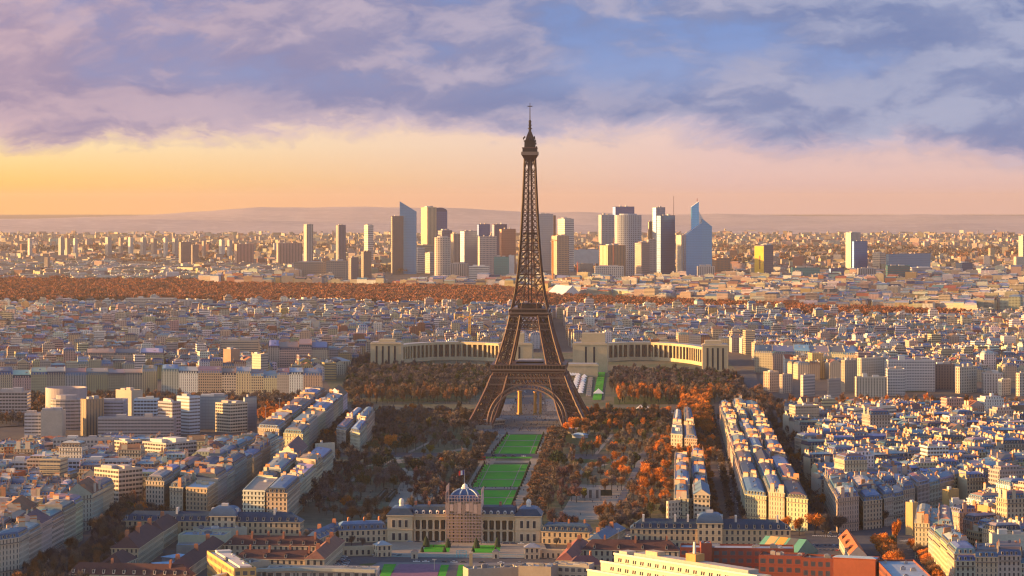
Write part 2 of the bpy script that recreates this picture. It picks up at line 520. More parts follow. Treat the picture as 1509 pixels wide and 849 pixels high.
# worn lines crossing the lawns
for a, b in (((741, 746), (753.5, 723)), ((754, 718), (768.5, 685)), ((781, 669), (792, 641)), ((706, 718), (722.5, 685)), ((735, 669), (751, 641)),
             ((684, 746), (697, 723))):
    sheet('path_line', [(a[0] - .7, a[1]), (a[0] + .7, a[1]), (b[0] + .5, b[1]), (b[0] - .5, b[1])], 'pale_gravel')
for a, b in (((700, 707), (769, 707)), ((706, 696), (773.5, 696)), ((732, 659), (792, 659)), ((739, 650), (796, 650)), ((684, 734), (757, 734))):
    sheet('path_line', [(a[0], a[1] + .35), (b[0], b[1] + .35), (b[0], b[1] - .35), (a[0], a[1] - .35)], 'pale_gravel')
for q in ([(575, 690), (600, 690), (612, 684), (590, 683)], [(662, 650), (690, 648), (695, 640), (668, 641)], [(830, 657), (875, 657), (880, 643), (838, 641)],
          [(905, 612), (965, 612), (965, 606), (905, 606)], [(560, 612), (690, 612), (690, 606), (560, 606)], [(905, 596), (1000, 596), (1000, 585), (905, 585)],
          [(560, 592), (690, 592), (690, 580), (560, 580)], [(820, 654), (860, 654), (868, 640), (832, 640)], [(840, 682), (900, 684), (900, 679), (842, 677)],
          [(1320, 578), (1365, 578), (1365, 570), (1320, 570)], [(905, 640), (935, 640), (935, 625), (900, 625)]):
    sheet('meadow', q, 'meadow')
sheet('terrace_lawn', [(873, 590), (886, 590), (892, 548), (882, 548)], 'lawn_green')
sheet('terrace_path', [(863, 585), (871, 585), (874, 552), (868, 552)], 'pale_gravel')
sheet('terrace_path', [(851, 580), (859, 580), (862, 552), (856, 552)], 'court_mauve')
# forecourt of the school
sheet('forecourt', [(545, 826), (815, 828), (800, 800), (572, 798)], 'pale_gravel')
sheet('lawn', [(620, 815), (662, 815), (664, 804), (630, 804)], 'lawn_green')
sheet('lawn', [(694, 816), (736, 816), (738, 805), (697, 805)], 'lawn_green')
sheet('road', [(490, 834), (830, 838), (815, 824), (560, 822)], 'asphalt')
sheet('pavement', [(505, 842), (860, 842), (840, 831), (560, 830)], 'paving')
sheet('parking', [(485, 842), (540, 840), (562, 822), (505, 822)], 'asphalt')
sheet('sports_court', [(560, 870), (640, 870), (649, 833), (588, 833)], 'court_mauve')
sheet('lawn', [(640, 870), (658, 870), (664, 834), (650, 834)], 'lawn_green')
sheet('road', [(650, 870), (668, 870), (676, 834), (662, 834)], 'asphalt')
sheet('lawn', [(669, 870), (678, 870), (684, 834), (676, 834)], 'lawn_green')
sheet('lawn', [(552, 872), (564, 872), (584, 833), (566, 833)], 'lawn_green')
sheet('lawn', [(525, 838), (545, 837), (556, 831), (530, 833)], 'meadow')
# avenues
sheet('avenue', [(30, 880), (190, 880), (262, 745), (262, 700), (225, 705), (150, 765)], 'asphalt')
sheet('avenue', [(1080, 800), (1110, 800), (1066, 590), (1040, 600)], 'asphalt')
sheet('avenue', [(1190, 800), (1240, 800), (1152, 600), (1120, 600)], 'asphalt')
sheet('avenue', [(1200, 830), (1420, 900), (1390, 830), (1330, 780), (1260, 772), (1190, 775)], 'asphalt')
sheet('avenue', [(1290, 800), (1370, 780), (1430, 730), (1540, 692), (1540, 684), (1400, 722), (1330, 762)], 'asphalt')
sheet('avenue', [(1085, 600), (1130, 600), (1112, 545), (1092, 545)], 'asphalt')
sheet('avenue', [(385, 575), (440, 575), (424, 545), (414, 545)], 'asphalt')
sheet('parking', [(445, 800), (480, 800), (490, 780), (452, 780)], 'asphalt')
sheet('parking', [(905, 810), (935, 812), (930, 780), (895, 780)], 'asphalt')
sheet('avenue', [(1125, 625), (1540, 635), (1540, 618), (1125, 606)], 'asphalt')
sheet('avenue', [(-40, 632), (480, 606), (480, 598), (-40, 606)], 'asphalt')

# ---------------------------------------------------------------- the iron tower
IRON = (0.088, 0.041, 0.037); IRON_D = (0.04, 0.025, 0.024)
TA = R(-3.3)                          # the whole axis from school to palace leans this much to the right
tx, ty = P(781, 625)
tower = empty('lattice_tower', tx, ty, 0, TA, 'tall brown iron lattice tower with four splayed legs above the long green lawns', 'tower')
_zz = [0, 14, 28, 42, 57.6, 72, 87, 101, 115.7, 135, 157, 180, 205, 230, 255, 276]
_ww = [62.5, 54.6, 47.6, 41.2, 35.2, 30.6, 26.0, 22.2, 19.2, 14.9, 12.0, 10.0, 8.5, 7.2, 6.1, 5.3]
_ll = [25, 22.5, 20, 17.6, 15.2, 13.8, 12.3, 11.2, 10.3, 8.6, 7.6, 6.7, 6.0, 5.4, 5.0, 4.8]
wo_ = lambda z: float(np.interp(z, _zz, _ww))
wi_ = lambda z: wo_(z) - float(np.interp(z, _zz, _ll))


def leg_truss(G, sx, sy, levels, r, rb, sub=2):
    """one splayed leg: four chords and crossed bracing on its four sides"""
    def corners(z):
        a, b = wi_(z), wo_(z)
        return [np.array((sx * u, sy * v, z)) for u, v in ((a, a), (b, a), (b, b), (a, b))]
    for z0, z1 in zip(levels, levels[1:]):
        A, B = corners(z0), corners(z1)
        for i in range(4):
            G.bar(A[i], B[i], r, 'iron', IRON)
            j = (i + 1) % 4
            G.bar(B[i], B[j], rb * 1.2, 'iron', IRON)
            for k in range(sub):
                t0, t1 = k / sub, (k + 1) / sub
                p0, p1 = A[i] + (B[i] - A[i]) * t0, A[j] + (B[j] - A[j]) * t0
                q0, q1 = A[i] + (B[i] - A[i]) * t1, A[j] + (B[j] - A[j]) * t1
                G.bar(p0, q1, rb, 'iron', IRON); G.bar(p1, q0, rb, 'iron', IRON)
                if k:
                    G.bar(p0, p1, rb, 'iron', IRON)
        # inner members of the box, seen through the bracing
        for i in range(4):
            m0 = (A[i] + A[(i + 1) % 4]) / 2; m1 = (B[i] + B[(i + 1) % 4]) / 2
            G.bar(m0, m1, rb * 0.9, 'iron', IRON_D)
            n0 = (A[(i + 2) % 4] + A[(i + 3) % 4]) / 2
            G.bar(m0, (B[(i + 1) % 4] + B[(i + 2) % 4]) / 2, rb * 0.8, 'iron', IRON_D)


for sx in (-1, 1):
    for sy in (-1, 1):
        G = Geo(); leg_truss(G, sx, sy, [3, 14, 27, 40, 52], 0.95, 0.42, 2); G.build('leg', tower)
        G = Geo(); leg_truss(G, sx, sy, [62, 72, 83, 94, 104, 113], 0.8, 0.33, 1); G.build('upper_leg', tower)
        G = Geo()
        c = (wi_(0) + wo_(0)) / 2 - 0.5
        G.prism([(sx * c - 14, sy * c - 14), (sx * c + 14, sy * c - 14), (sx * c + 14, sy * c + 14), (sx * c - 14, sy * c + 14)], 0, 3.6, 'plaster', (0.32, 0.26, 0.2))
        G.build('pedestal', tower)


def face_pt(k, u, d, z):
    """a point of side k: u along the side, d out from the axis"""
    return [(u, -d, z), (d, u, z), (-u, d, z), (-d, -u, z)][k]


for k in range(4):
    # arch with radial bars
    G = Geo(); n = 34
    for i in range(n):
        t0, t1 = math.pi * i / n, math.pi * (i + 1) / n
        ring = []
        for t in (t0, t1):
            row = []
            for rx, rz_ in ((37.0, 39.5), (40.5, 43.5)):
                z = 3 + (rz_ - 3) * math.sin(t) ** 0.92
                u = -rx * math.cos(t) * (1 if abs(math.cos(t)) < 1 else 1)
                row.append(np.array(face_pt(k, u, wo_(z) + 0.3, z)))
            ring.append(row)
        for q in (0, 1):
            G.bar(ring[0][q], ring[1][q], 0.75, 'iron', (0.17, 0.105, 0.08))
        G.bar(ring[0][0], ring[0][1], 0.35, 'iron', IRON)
        G.bar(ring[0][0], ring[1][1], 0.28, 'iron', IRON)
    G.build('arch', tower)
    # first-floor girder: crossed lattice between the legs, spandrel bars down to the arch
    G = Geo()
    z0, z1, zt = 43.5, 50.0, 55.5
    for za, zb, step in ((z0, z1, 4.2), (z1, zt, 3.0)):
        wa, wb = wo_(za), wo_(zb)
        nn = int(2 * wa / step)
        for i in range(nn):
            ua, ub = -wa + 2 * wa * i / nn, -wa + 2 * wa * (i + 1) / nn
            va, vb = ua * wb / wa, ub * wb / wa
            G.bar(face_pt(k, ua, wa, za), face_pt(k, vb, wb, zb), 0.36, 'iron', IRON)
            G.bar(face_pt(k, ub, wa, za), face_pt(k, va, wb, zb), 0.36, 'iron', IRON)
        G.bar(face_pt(k, -wa, wa, za), face_pt(k, wa, wa, za), 0.75, 'iron', (0.16, 0.10, 0.075))
        G.bar(face_pt(k, -wb, wb, zb), face_pt(k, wb, wb, zb), 0.7, 'iron', (0.16, 0.10, 0.075))
    for i in range(-9, 10):
        u = i * 4.0
        t = math.acos(max(-1, min(1, -u / 40.5)))
        za = 3 + 40.5 * math.sin(t) ** 0.92
        if za < 43 and abs(u) < 36 and wi_(za) > abs(u) - 3:
            G.bar(face_pt(k, u, wo_(za) + .2, za), face_pt(k, u, wo_(43.5), 43.5), 0.3, 'iron', IRON)
    for zc in (48.0,):
        G.bar(face_pt(k, -wi_(zc), wi_(zc), zc), face_pt(k, wi_(zc), wi_(zc), zc), 0.7, 'iron', IRON_D)
    G.build('girder', tower)
    # second-floor girder
    G = Geo()
    za, zb = 98.5, 104.5; wa, wb = wo_(za), wo_(zb)
    nn = 15
    for i in range(nn):
        ua, ub = -wa + 2 * wa * i / nn, -wa + 2 * wa * (i + 1) / nn
        G.bar(face_pt(k, ua, wa, za), face_pt(k, ub * wb / wa, wb, zb), 0.3, 'iron', IRON)
        G.bar(face_pt(k, ub, wa, za), face_pt(k, ua * wb / wa, wb, zb), 0.3, 'iron', IRON)
    for z in (za, zb, 111.5):
        G.bar(face_pt(k, -wo_(z), wo_(z), z), face_pt(k, wo_(z), wo_(z), z), 0.6, 'iron', (0.16, 0.10, 0.075))
    for i in range(4):
        ua, ub = -9 + 4.5 * i, -4.5 + 4.5 * i
        G.bar(face_pt(k, ua, wb, zb), face_pt(k, ub, wo_(111.5), 111.5), 0.28, 'iron', IRON)
        G.bar(face_pt(k, ub, wb, zb), face_pt(k, ua, wo_(111.5), 111.5), 0.28, 'iron', IRON)
    G.build('girder', tower)


def ring_poly(w):
    return [(-w, -w), (w, -w), (w, w), (-w, w)]


G = Geo()
for a, b, z0, z1, c in ((36.5, 37.8, 55.5, 57.6, IRON), (38.2, 38.2, 57.6, 59.0, (0.19, 0.125, 0.095)), (34.5, 34.5, 59.0, 62.6, IRON_D), (38.3, 38.3, 62.6, 63.5, (0.17, 0.11, 0.085))):
    G.frust(ring_poly(a), z0, ring_poly(b), z1, 'iron', c)
for z, w, h in ((57.6, 38.2, 14.0), (63.5, 38.3, 14.0), (59.0, 38.1, 34.0)):
    o_, i_ = ring_poly(w), ring_poly(h)
    for i in range(4):
        j = (i + 1) % 4
        G.face([(*o_[i], z), (*o_[j], z), (*i_[j], z), (*i_[i], z)], 'iron', IRON)
for k in range(4):
    for i in range(25):
        u = -37.6 + 75.2 * i / 24
        G.bar(face_pt(k, u, 38.0, 59.0), face_pt(k, u, 38.0, 62.6), 0.22, 'iron', (0.16, 0.10, 0.08))
G.build('first_platform', tower)
G = Geo()
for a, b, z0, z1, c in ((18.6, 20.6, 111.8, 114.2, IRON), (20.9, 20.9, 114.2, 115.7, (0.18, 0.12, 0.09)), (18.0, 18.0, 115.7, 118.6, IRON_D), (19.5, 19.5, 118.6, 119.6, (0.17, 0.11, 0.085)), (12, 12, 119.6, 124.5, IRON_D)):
    G.frust(ring_poly(a), z0, ring_poly(b), z1, 'iron', c, cap=(z1 > 115))
for k in range(4):
    for i in range(17):
        u = -20.4 + 40.8 * i / 16
        G.bar(face_pt(k, u, 20.6, 115.7), face_pt(k, u, 20.6, 118.6), 0.16, 'iron', IRON)
G.build('second_platform', tower)
G = Geo()
lv = [119.6]
while lv[-1] < 262:
    lv.append(lv[-1] + max(5.6, 0.72 * wo_(lv[-1])))
lv = [z for z in lv if z < 270] + [276.0]
for z0, z1 in zip(lv, lv[1:]):
    for k in range(4):
        w0, w1 = wo_(z0), wo_(z1)
        i0, i1 = max(wi_(z0), 0.6), max(wi_(z1), 0.6)
        for s in (-1, 1):
            G.bar(face_pt(k, s * w0, w0, z0), face_pt(k, s * w1, w1, z1), 0.62, 'iron', IRON)
            G.bar(face_pt(k, s * i0, w0, z0), face_pt(k, s * i1, w1, z1), 0.34, 'iron', IRON)
            G.bar(face_pt(k, s * i0, w0, z0), face_pt(k, s * w1, w1, z1), 0.27, 'iron', IRON)
            G.bar(face_pt(k, s * w0, w0, z0), face_pt(k, s * i1, w1, z1), 0.27, 'iron', IRON)
        if i0 > 1.6:
            G.bar(face_pt(k, -i0, w0, z0), face_pt(k, i1, w1, z1), 0.22, 'iron', IRON)
            G.bar(face_pt(k, i0, w0, z0), face_pt(k, -i1, w1, z1), 0.22, 'iron', IRON)
        G.bar(face_pt(k, -w1, w1, z1), face_pt(k, w1, w1, z1), 0.34, 'iron', IRON)
    # lift shaft and inner braces
    for s in ((-1, -1), (1, -1), (1, 1), (-1, 1)):
        G.bar((s[0] * 1.7, s[1] * 1.7, z0), (s[0] * 1.7, s[1] * 1.7, z1), 0.4, 'iron', IRON_D)
        G.bar((s[0] * w0, s[1] * w0, z0), (s[0] * 1.7, s[1] * 1.7, z1), 0.2, 'iron', IRON_D)
G.box(-7, 7, -7, 7, 195.5, 197.0, 'iron', IRON_D)
G.build('spire', tower)
G = Geo()
for a, b, z0, z1, c in ((5.4, 8.2, 272, 277, IRON), (8.6, 8.6, 277, 280.5, (0.21, 0.15, 0.12)), (7.4, 7.4, 280.5, 284, IRON_D), (8.0, 7.6, 284, 285, IRON), (5.6, 5.4, 285, 291, IRON_D), (6.2, 6.2, 291, 292.2, IRON_D), (4.6, 3.2, 292.2, 297, IRON_D), (3.2, 1.2, 297, 302, IRON_D), (1.3, 1.1, 302, 313, IRON_D)):
    G.frust(ring_poly(a), z0, ring_poly(b), z1, 'iron', c, cap=True)
for i in range(26):
    a = i * 2.4; r = 6.8 - (i % 5) * 0.7; z = 284 + (i % 9) * 1.3
    G.box(r * math.cos(a) - .6, r * math.cos(a) + .6, r * math.sin(a) - .6, r * math.sin(a) + .6, z, z + 2.2, 'iron', IRON_D)
for z, r in ((304, 2.3), (307.5, 1.9), (311, 1.6)):
    G.lathe(0, 0, [(r, z), (r, z + .8), (0.3, z + .8)], 8, 'iron', IRON_D)
G.build('top_cabin', tower)
G = Geo()
G.bar((0, 0, 313), (0, 0, 328.5), 0.55, 'iron', (0.2, 0.16, 0.15), 0.35)
G.bar((-2.6, 0, 327.4), (2.6, 0, 327.4), 0.4, 'iron', IRON_D); G.bar((0, -2.6, 327.4), (0, 2.6, 327.4), 0.4, 'iron', IRON_D)
G.bar((0, 0, 328.5), (0, 0, 331), 0.25, 'iron', IRON_D)
G.build('antenna', tower)

# ---------------------------------------------------------------- ordinary houses
WALLS = {'cream': (0.50, 0.41, 0.29), 'beige': (0.43, 0.35, 0.26), 'sand': (0.40, 0.31, 0.22), 'white': (0.66, 0.62, 0.56), 'grey': (0.36, 0.33, 0.31), 'pinkish': (0.48, 0.34, 0.27), 'ochre': (0.46, 0.31, 0.15), 'brick': (0.27, 0.11, 0.07)}
ROOFS = {'zinc': (0.13, 0.19, 0.28), 'pale zinc': (0.25, 0.31, 0.39), 'slate': (0.04, 0.055, 0.09), 'blue slate': (0.055, 0.115, 0.22), 'red tiled': (0.26, 0.10, 0.06), 'brown': (0.17, 0.10, 0.08), 'flat pale': (0.50, 0.45, 0.40), 'flat grey': (0.27, 0.25, 0.25), 'flat reddish': (0.33, 0.20, 0.15)}  # zinc tones: blue sky reflection put into the colour
POTS = (0.50, 0.19, 0.07)


def inset(q, d):
    """offset each edge of a counter-clockwise polygon inwards by its own distance"""
    n = len(q); L = []
    for i in range(n):
        p, r = np.array(q[i], float), np.array(q[(i + 1) % n], float)
        t = (r - p) / (np.linalg.norm(r - p) + 1e-9)
        nrm = np.array((-t[1], t[0]))
        L.append((p + nrm * d[i], t))
    out = []
    for i in range(n):
        p, t = L[i - 1]; r, s = L[i]
        den = t[0] * s[1] - t[1] * s[0]
        if abs(den) < 1e-4:
            out.append(r)
        else:
            k = ((r[0] - p[0]) * s[1] - (r[1] - p[1]) * s[0]) / den
            out.append(p + t * k)
    return out


def ccw(q):
    a = sum(q[i][0] * q[(i + 1) % len(q)][1] - q[(i + 1) % len(q)][0] * q[i][1] for i in range(len(q)))
    return q if a > 0 else [q[0]] + q[:0:-1]


def edge_frame(q, i):
    p, r = np.array(q[i], float), np.array(q[(i + 1) % len(q)], float)
    L = np.linalg.norm(r - p); t = (r - p) / max(L, 1e-6)
    return p, t, np.array((t[1], -t[0])), L        # start, direction, outward normal, length


def obox(G, p, t, n, a0, a1, b0, b1, z0, z1, mat, col, bottom=False):
    """box along an edge: a along, b outwards"""
    q = [p + t * a0 + n * b1, p + t * a0 + n * b0, p + t * a1 + n * b0, p + t * a1 + n * b1]
    G.prism(ccw([tuple(x) for x in q]), z0, z1, mat, col, bottom=bottom)


def house(S, q, h, wall, roof, kind, sides, lod, rnd):
    """S: function giving a Geo for a part name. lod 0 nearest (all detail) .. 3 farthest"""
    wc = tuple(c * rnd.uniform(0.88, 1.12) for c in WALLS[wall]); rc = tuple(c * rnd.uniform(0.8, 1.2) for c in ROOFS[roof])
    fmat = {'mansard': 'stone_facade', 'gable': 'stone_facade', 'flat': 'office_grid' if wall in ('grey',) else 'stone_facade', 'slab': 'balcony_strip', 'office': 'office_grid', 'strip': 'office_strip'}[kind]
    if fmat == 'stone_facade':
        fmat = rnd.choice(('stone_facade', 'stone_facade_narrow', 'stone_facade_wide', 'stone_facade_narrow'))
    G = S('wall')
    G.prism(q, 0, h, fmat, wc, top='', sides=sides, bay=rnd.choice((2.4, 2.7, 3.0)), floor=3.15)
    if lod < 2:
        out = inset(q, [-0.45 if s else 0.0 for s in sides])
        C = S('cornice') if lod == 0 else G
        for z, th in ((h - 0.5, 0.5),):
            C.frust(inset(q, [0.0] * 4), z, out, z, 'plaster', tuple(c * 1.05 for c in wc)); C.frust(out, z, out, z + th, 'plaster', wc)
        C.face([(*p, h) for p in out], 'plaster', wc)
        B = S('balcony') if lod == 0 else G
        for i in range(4):
            if sides[i]:
                p, t, n, L = edge_frame(q, i)
                for fl in ((2, -1) if kind in ('mansard', 'gable') else range(2, int(h / 3.15))):
                    z = 3.15 * fl + 0.25 if fl > 0 else h - 3.3
                    if 3 < z < h - 2 and L > 4:
                        obox(B, p, t, n, 0.4, L - 0.4, 0.0, 0.75, z - 0.18, z, 'plaster', wc, True)
                        obox(B, p, t, n, 0.4, L - 0.4, 0.68, 0.74, z, z + 0.6, 'iron', (0.16, 0.13, 0.11) if kind in ('mansard', 'gable') else wc)
    R_ = S('roof')
    long0 = np.linalg.norm(np.subtract(q[1], q[0])); long1 = np.linalg.norm(np.subtract(q[2], q[1]))
    if kind == 'mansard':
        hm = rnd.uniform(2.6, 3.6)
        a = inset(q, [0.35 if s else 0.02 for s in sides]); b = inset(q, [1.7 if s else 0.02 for s in sides])
        dd = min(long0, long1) * 0.24
        c = inset(q, [1.7 + dd if s else 0.02 for s in sides]) if sum(sides) < 3 else inset(q, [1.7 + dd * 0.7] * 4)
        R_.face([(*p, h + 0.02) for p in a], 'roof_sheet', rc)
        R_.frust(a, h + 0.02, b, h + hm, 'roof_sheet', rc)
        rc2 = tuple(x * rnd.uniform(0.75, 1.2) for x in ROOFS[rnd.choice(('zinc', 'pale zinc', 'zinc', 'flat grey', 'flat reddish', 'flat reddish', 'brown', 'flat pale', 'slate'))]) if lod < 3 or True else rc
        R_.frust(b, h + hm, c, h + hm + 1.1, 'roof_sheet', rc2, cap=True)
        top = h + hm + 1.1
        if lod < 3:                            # skylights, huts and vents on the flat of the roof
            cc_ = np.mean(np.array(c, float), axis=0); u_ = np.array(c[1], float) - np.array(c[0], float); v_ = np.array(c[3], float) - np.array(c[0], float)
            p_, t_, n_, L_ = edge_frame(q, 1)
            for _ in range(rnd.randint(2, 5) if lod < 2 else 2):
                pp = np.array(c[0], float) + u_ * rnd.uniform(.12, .88) + v_ * rnd.uniform(.12, .88)
                obox(R_, pp, t_, n_, -rnd.uniform(.4, 1.6), rnd.uniform(.4, 1.6), -rnd.uniform(.3, .9), rnd.uniform(.3, .9), h + hm + .6, top + rnd.uniform(.1, 1.6), 'plaster', rnd.choice(((.55, .52, .48), (.4, .22, .14), (.45, .38, .3), (.12, .14, .18), (.35, .4, .46), (.5, .27, .15))))
        for i in range(4):                     # fire walls between neighbours stand above the roofs
            if not sides[i] and rnd.random() < 0.7:
                p, t, n, L = edge_frame(q, i)
                obox(G, p, t, n, 1.2, L - 1.2, -0.42, -0.02, h - 0.5, top + rnd.uniform(-.6, 1.3), 'plaster', tuple(c * rnd.uniform(.85, 1.15) for c in WALLS[rnd.choice(('cream', 'beige', 'sand', 'grey', 'white', 'pinkish'))]))
        if lod <= 2:
            for i in range(4):
                if sides[i]:
                    p, t, n, L = edge_frame(a, i)
                    step = rnd.uniform(2.6, 3.4); k = max(1, int((L - 1.2) / step))
                    for j in range(k):
                        D = S('dormer', True) if lod == 0 else R_
                        m = (L - (k - 1) * step) / 2 + j * step
                        obox(D, p, t, n, m - 0.62, m + 0.62, -1.9, -0.05, h + 0.35, h + 2.25, 'plaster', tuple(x * 1.05 for x in wc))
                        obox(D, p, t, n, m - 0.75, m + 0.75, -2.0, 0.1, h + 2.25, h + 2.42, 'roof_sheet', rc)
                        if lod < 2:
                            pp = p + n * (-0.03)
                            z0, z1 = h + 0.55, h + 2.05
                            A, B2 = pp + t * (m - .4), pp + t * (m + .4)
                            D.face([(*A, z0), (*B2, z0), (*B2, z1), (*A, z1)], 'dark_glass', (0, 0, 0))
    elif kind == 'gable':
        a = inset(q, [-0.3 if s else 0 for s in sides])
        if long0 < long1:
            e, f = (np.add(a[0], a[1]) / 2, np.add(a[2], a[3]) / 2); hr = long0 * 0.32
            top = h + hr
            R_.face([(*a[1], h), (*a[2], h), (*f, top), (*e, top)], 'roof_tile', rc); R_.face([(*a[3], h), (*a[0], h), (*e, top), (*f, top)], 'roof_tile', rc)
            G.face([(*q[0], h), (*q[1], h), (*e, top - .05)], 'plaster', wc); G.face([(*q[2], h), (*q[3], h), (*f, top - .05)], 'plaster', wc)
        else:
            e, f = (np.add(a[1], a[2]) / 2, np.add(a[3], a[0]) / 2); hr = long1 * 0.32
            top = h + hr
            R_.face([(*a[2], h), (*a[3], h), (*f, top), (*e, top)], 'roof_tile', rc); R_.face([(*a[0], h), (*a[1], h), (*e, top), (*f, top)], 'roof_tile', rc)
            G.face([(*q[1], h), (*q[2], h), (*e, top - .05)], 'plaster', wc); G.face([(*q[3], h), (*q[0], h), (*f, top - .05)], 'plaster', wc)
        top -= hr * 0.5
    else:
        top = h
        R_.face([(*p, h + 0.05) for p in inset(q, [0.25] * 4)], 'roof_sheet', rc)
        R_.frust(q, h, q, h + 0.8, 'plaster', wc); R_.frust(inset(q, [0.25] * 4), h, inset(q, [0.25] * 4), h + 0.8, 'plaster', wc)
        R_.frust(q, h + 0.8, inset(q, [0.25] * 4), h + 0.8, 'plaster', wc)
        if rnd.random() < 0.6 and min(long0, long1) > 9:         # set-back top floor
            s = inset(q, [rnd.uniform(1.8, 3.0)] * 4)
            R_.prism(ccw([tuple(x) for x in s]), h, h + 2.9, fmat, wc, 'roof_sheet', rc); top = h + 2.9
        for _ in range(rnd.randint(1, 3)):
            u, v = rnd.uniform(.25, .75), rnd.uniform(.25, .75)
            c = (np.array(q[0]) * (1 - u) + np.array(q[1]) * u) * (1 - v) + (np.array(q[3]) * (1 - u) + np.array(q[2]) * u) * v
            a, b = rnd.uniform(1, 2.2), rnd.uniform(1, 2)
            p, t, n, L = edge_frame(q, 0)
            obox(S('roof_hut', True), c, t, n, -a, a, -b, b, top, top + rnd.uniform(1.4, 3.2), 'plaster', WALLS[rnd.choice(('white', 'cream', 'grey'))])
    if kind in ('mansard', 'gable') or rnd.random() < 0.3:
        nst = 0
        for i in range(4):
            if (not sides[i] and rnd.random() < 0.97) or (kind == 'gable' and rnd.random() < 0.4) or (lod < 2 and rnd.random() < 0.15):
                p, t, n, L = edge_frame(q, i)
                for c0 in ((0.28, 0.72) if lod < 2 else (0.4,)):
                    if rnd.random() < 0.2 or nst > 3:
                        continue
                    nst += 1
                    C = S('chimney', True)
                    w = rnd.uniform(1.2, 2.6) if lod < 3 else 2.4; m = L * c0 + rnd.uniform(-1, 1)
                    z1 = top + rnd.uniform(1.0, 2.4)
                    cc = rnd.choice((WALLS['cream'], WALLS['pinkish'], (0.38, 0.19, 0.11), (0.5, 0.42, 0.33)))
                    obox(C, p, t, n, m - w, m + w, -0.85, -0.12, h - 0.5, z1, 'plaster', cc)
                    obox(C, p, t, n, m - w + .2, m + w - .2, -0.68, -0.3, z1, z1 + 0.65, 'plaster', POTS)


LOTS = []          # every ordinary house, nearest become objects of their own
HERO = []          # footprints that houses must keep clear of
PAL = {'haus': (['cream'] * 5 + ['beige'] * 4 + ['sand', 'white', 'grey'], ['zinc'] * 3 + ['pale zinc'] * 1 + ['slate'] * 3 + ['blue slate'] * 4, ['mansard'] * 12 + ['flat'] * 2 + ['gable']),
       'mix': (['cream'] * 6 + ['beige'] * 4 + ['white'] * 3 + ['sand', 'grey', 'pinkish', 'ochre', 'brick'], ['zinc'] * 4 + ['pale zinc'] * 2 + ['slate'] * 2 + ['blue slate'] * 3 + ['red tiled', 'brown'], ['mansard'] * 8 + ['flat'] * 5 + ['gable'] * 3 + ['strip']),
       'modern': (['white'] * 4 + ['cream'] * 3 + ['grey', 'pinkish'], ['flat pale'], ['flat'] * 4 + ['slab'] * 5 + ['strip'] * 2)}
FLATS = ['flat pale', 'flat grey', 'flat reddish', 'flat pale']


def add_lot(q, h, pal, sides, where, rnd, fix=None):
    w, r, k = PAL[pal]
    wall, roof, kind = rnd.choice(w), rnd.choice(r), rnd.choice(k)
    if fix:
        wall, roof, kind = (fix[0] or wall), (fix[1] or roof), (fix[2] or kind)
    if kind in ('flat', 'slab', 'strip', 'office') and not (fix and fix[1]):
        roof = rnd.choice(FLATS)
    if kind == 'gable' and not (fix and fix[1]):
        roof = rnd.choice(('red tiled', 'brown', 'zinc', 'slate'))
    c = np.mean(q, axis=0)
    LOTS.append(dict(q=q, h=h, wall=wall, roof=roof, kind=kind, sides=sides, where=where, d=float(np.hypot(*c)), y=float(c[1]), x=float(c[0]), seed=rnd.random()))


def block(where, px, na, nc, h=21, hv=2.4, pal='haus', seed=1, cross=False, fix=None, along='from near end', acr=('left', 'right')):
    """a block of houses between four roof-edge corners (near left, near right, far right, far left)"""
    rnd = random.Random(seed)
    q = [P(x, y, h) for x, y in px]
    HERO.append([tuple(p) for p in q])
    tt = {1: [(0, 1)], 2: [(0, .47), (.53, 1)], 3: [(0, .32), (.35, .65), (.68, 1)]}[nc]
    if cross:
        q = [q[3], q[0], q[1], q[2]]           # rows run across the view, from the left
        tt = [(1 - b, 1 - a) for a, b in tt][::-1]
    ss = [0.0]
    for i in range(na):
        ss.append(ss[-1] + rnd.uniform(0.65, 1.4))
    ss = [s / ss[-1] for s in ss]
    at = lambda s, t: (q[0] * (1 - t) + q[1] * t) * (1 - s) + (q[3] * (1 - t) + q[2] * t) * s
    for i in range(na):
        for j, (t0, t1) in enumerate(tt):
            a, b = ss[i], ss[i + 1]
            if t0 > 0: t0 += rnd.uniform(-.025, .07)
            if t1 < 1: t1 -= rnd.uniform(-.025, .07)
            quad = [at(a, t0), at(a, t1), at(b, t1), at(b, t0)]
            area = sum(quad[k][0] * quad[(k + 1) % 4][1] - quad[(k + 1) % 4][0] * quad[k][1] for k in range(4))
            sides = [i == 0, True, i == na - 1, True]
            if area < 0:
                quad = [quad[1], quad[0], quad[3], quad[2]]; sides = [sides[0], True, sides[2], True]
            if cross:
                nm = '' if nc == 1 else (('rear row', 'front row') if nc == 2 else ('rear row', 'middle row', 'front row'))[j]
                al = 'from left'
            else:
                nm = '' if nc == 1 else ((acr[0] + ' row', acr[1] + ' row') if nc == 2 else (acr[0] + ' row', 'middle row', acr[1] + ' row'))[j]
                al = along
            w = f"{ORD[min(i, 29)]} {al}" + (f", {nm}" if nm else '') + f" of {where}"
            add_lot(quad, h + rnd.uniform(-hv, hv), pal, sides, w, rnd, fix)


_hb = {}


def inside_hero(x, y):
    for i, h in enumerate(HERO):
        b = _hb.get(i)
        if b is None:
            b = _hb[i] = (min(p[0] for p in h), max(p[0] for p in h), min(p[1] for p in h), max(p[1] for p in h))
        if b[0] < x < b[1] and b[2] < y < b[3] and inpoly(x, y, h):
            return True
    return False


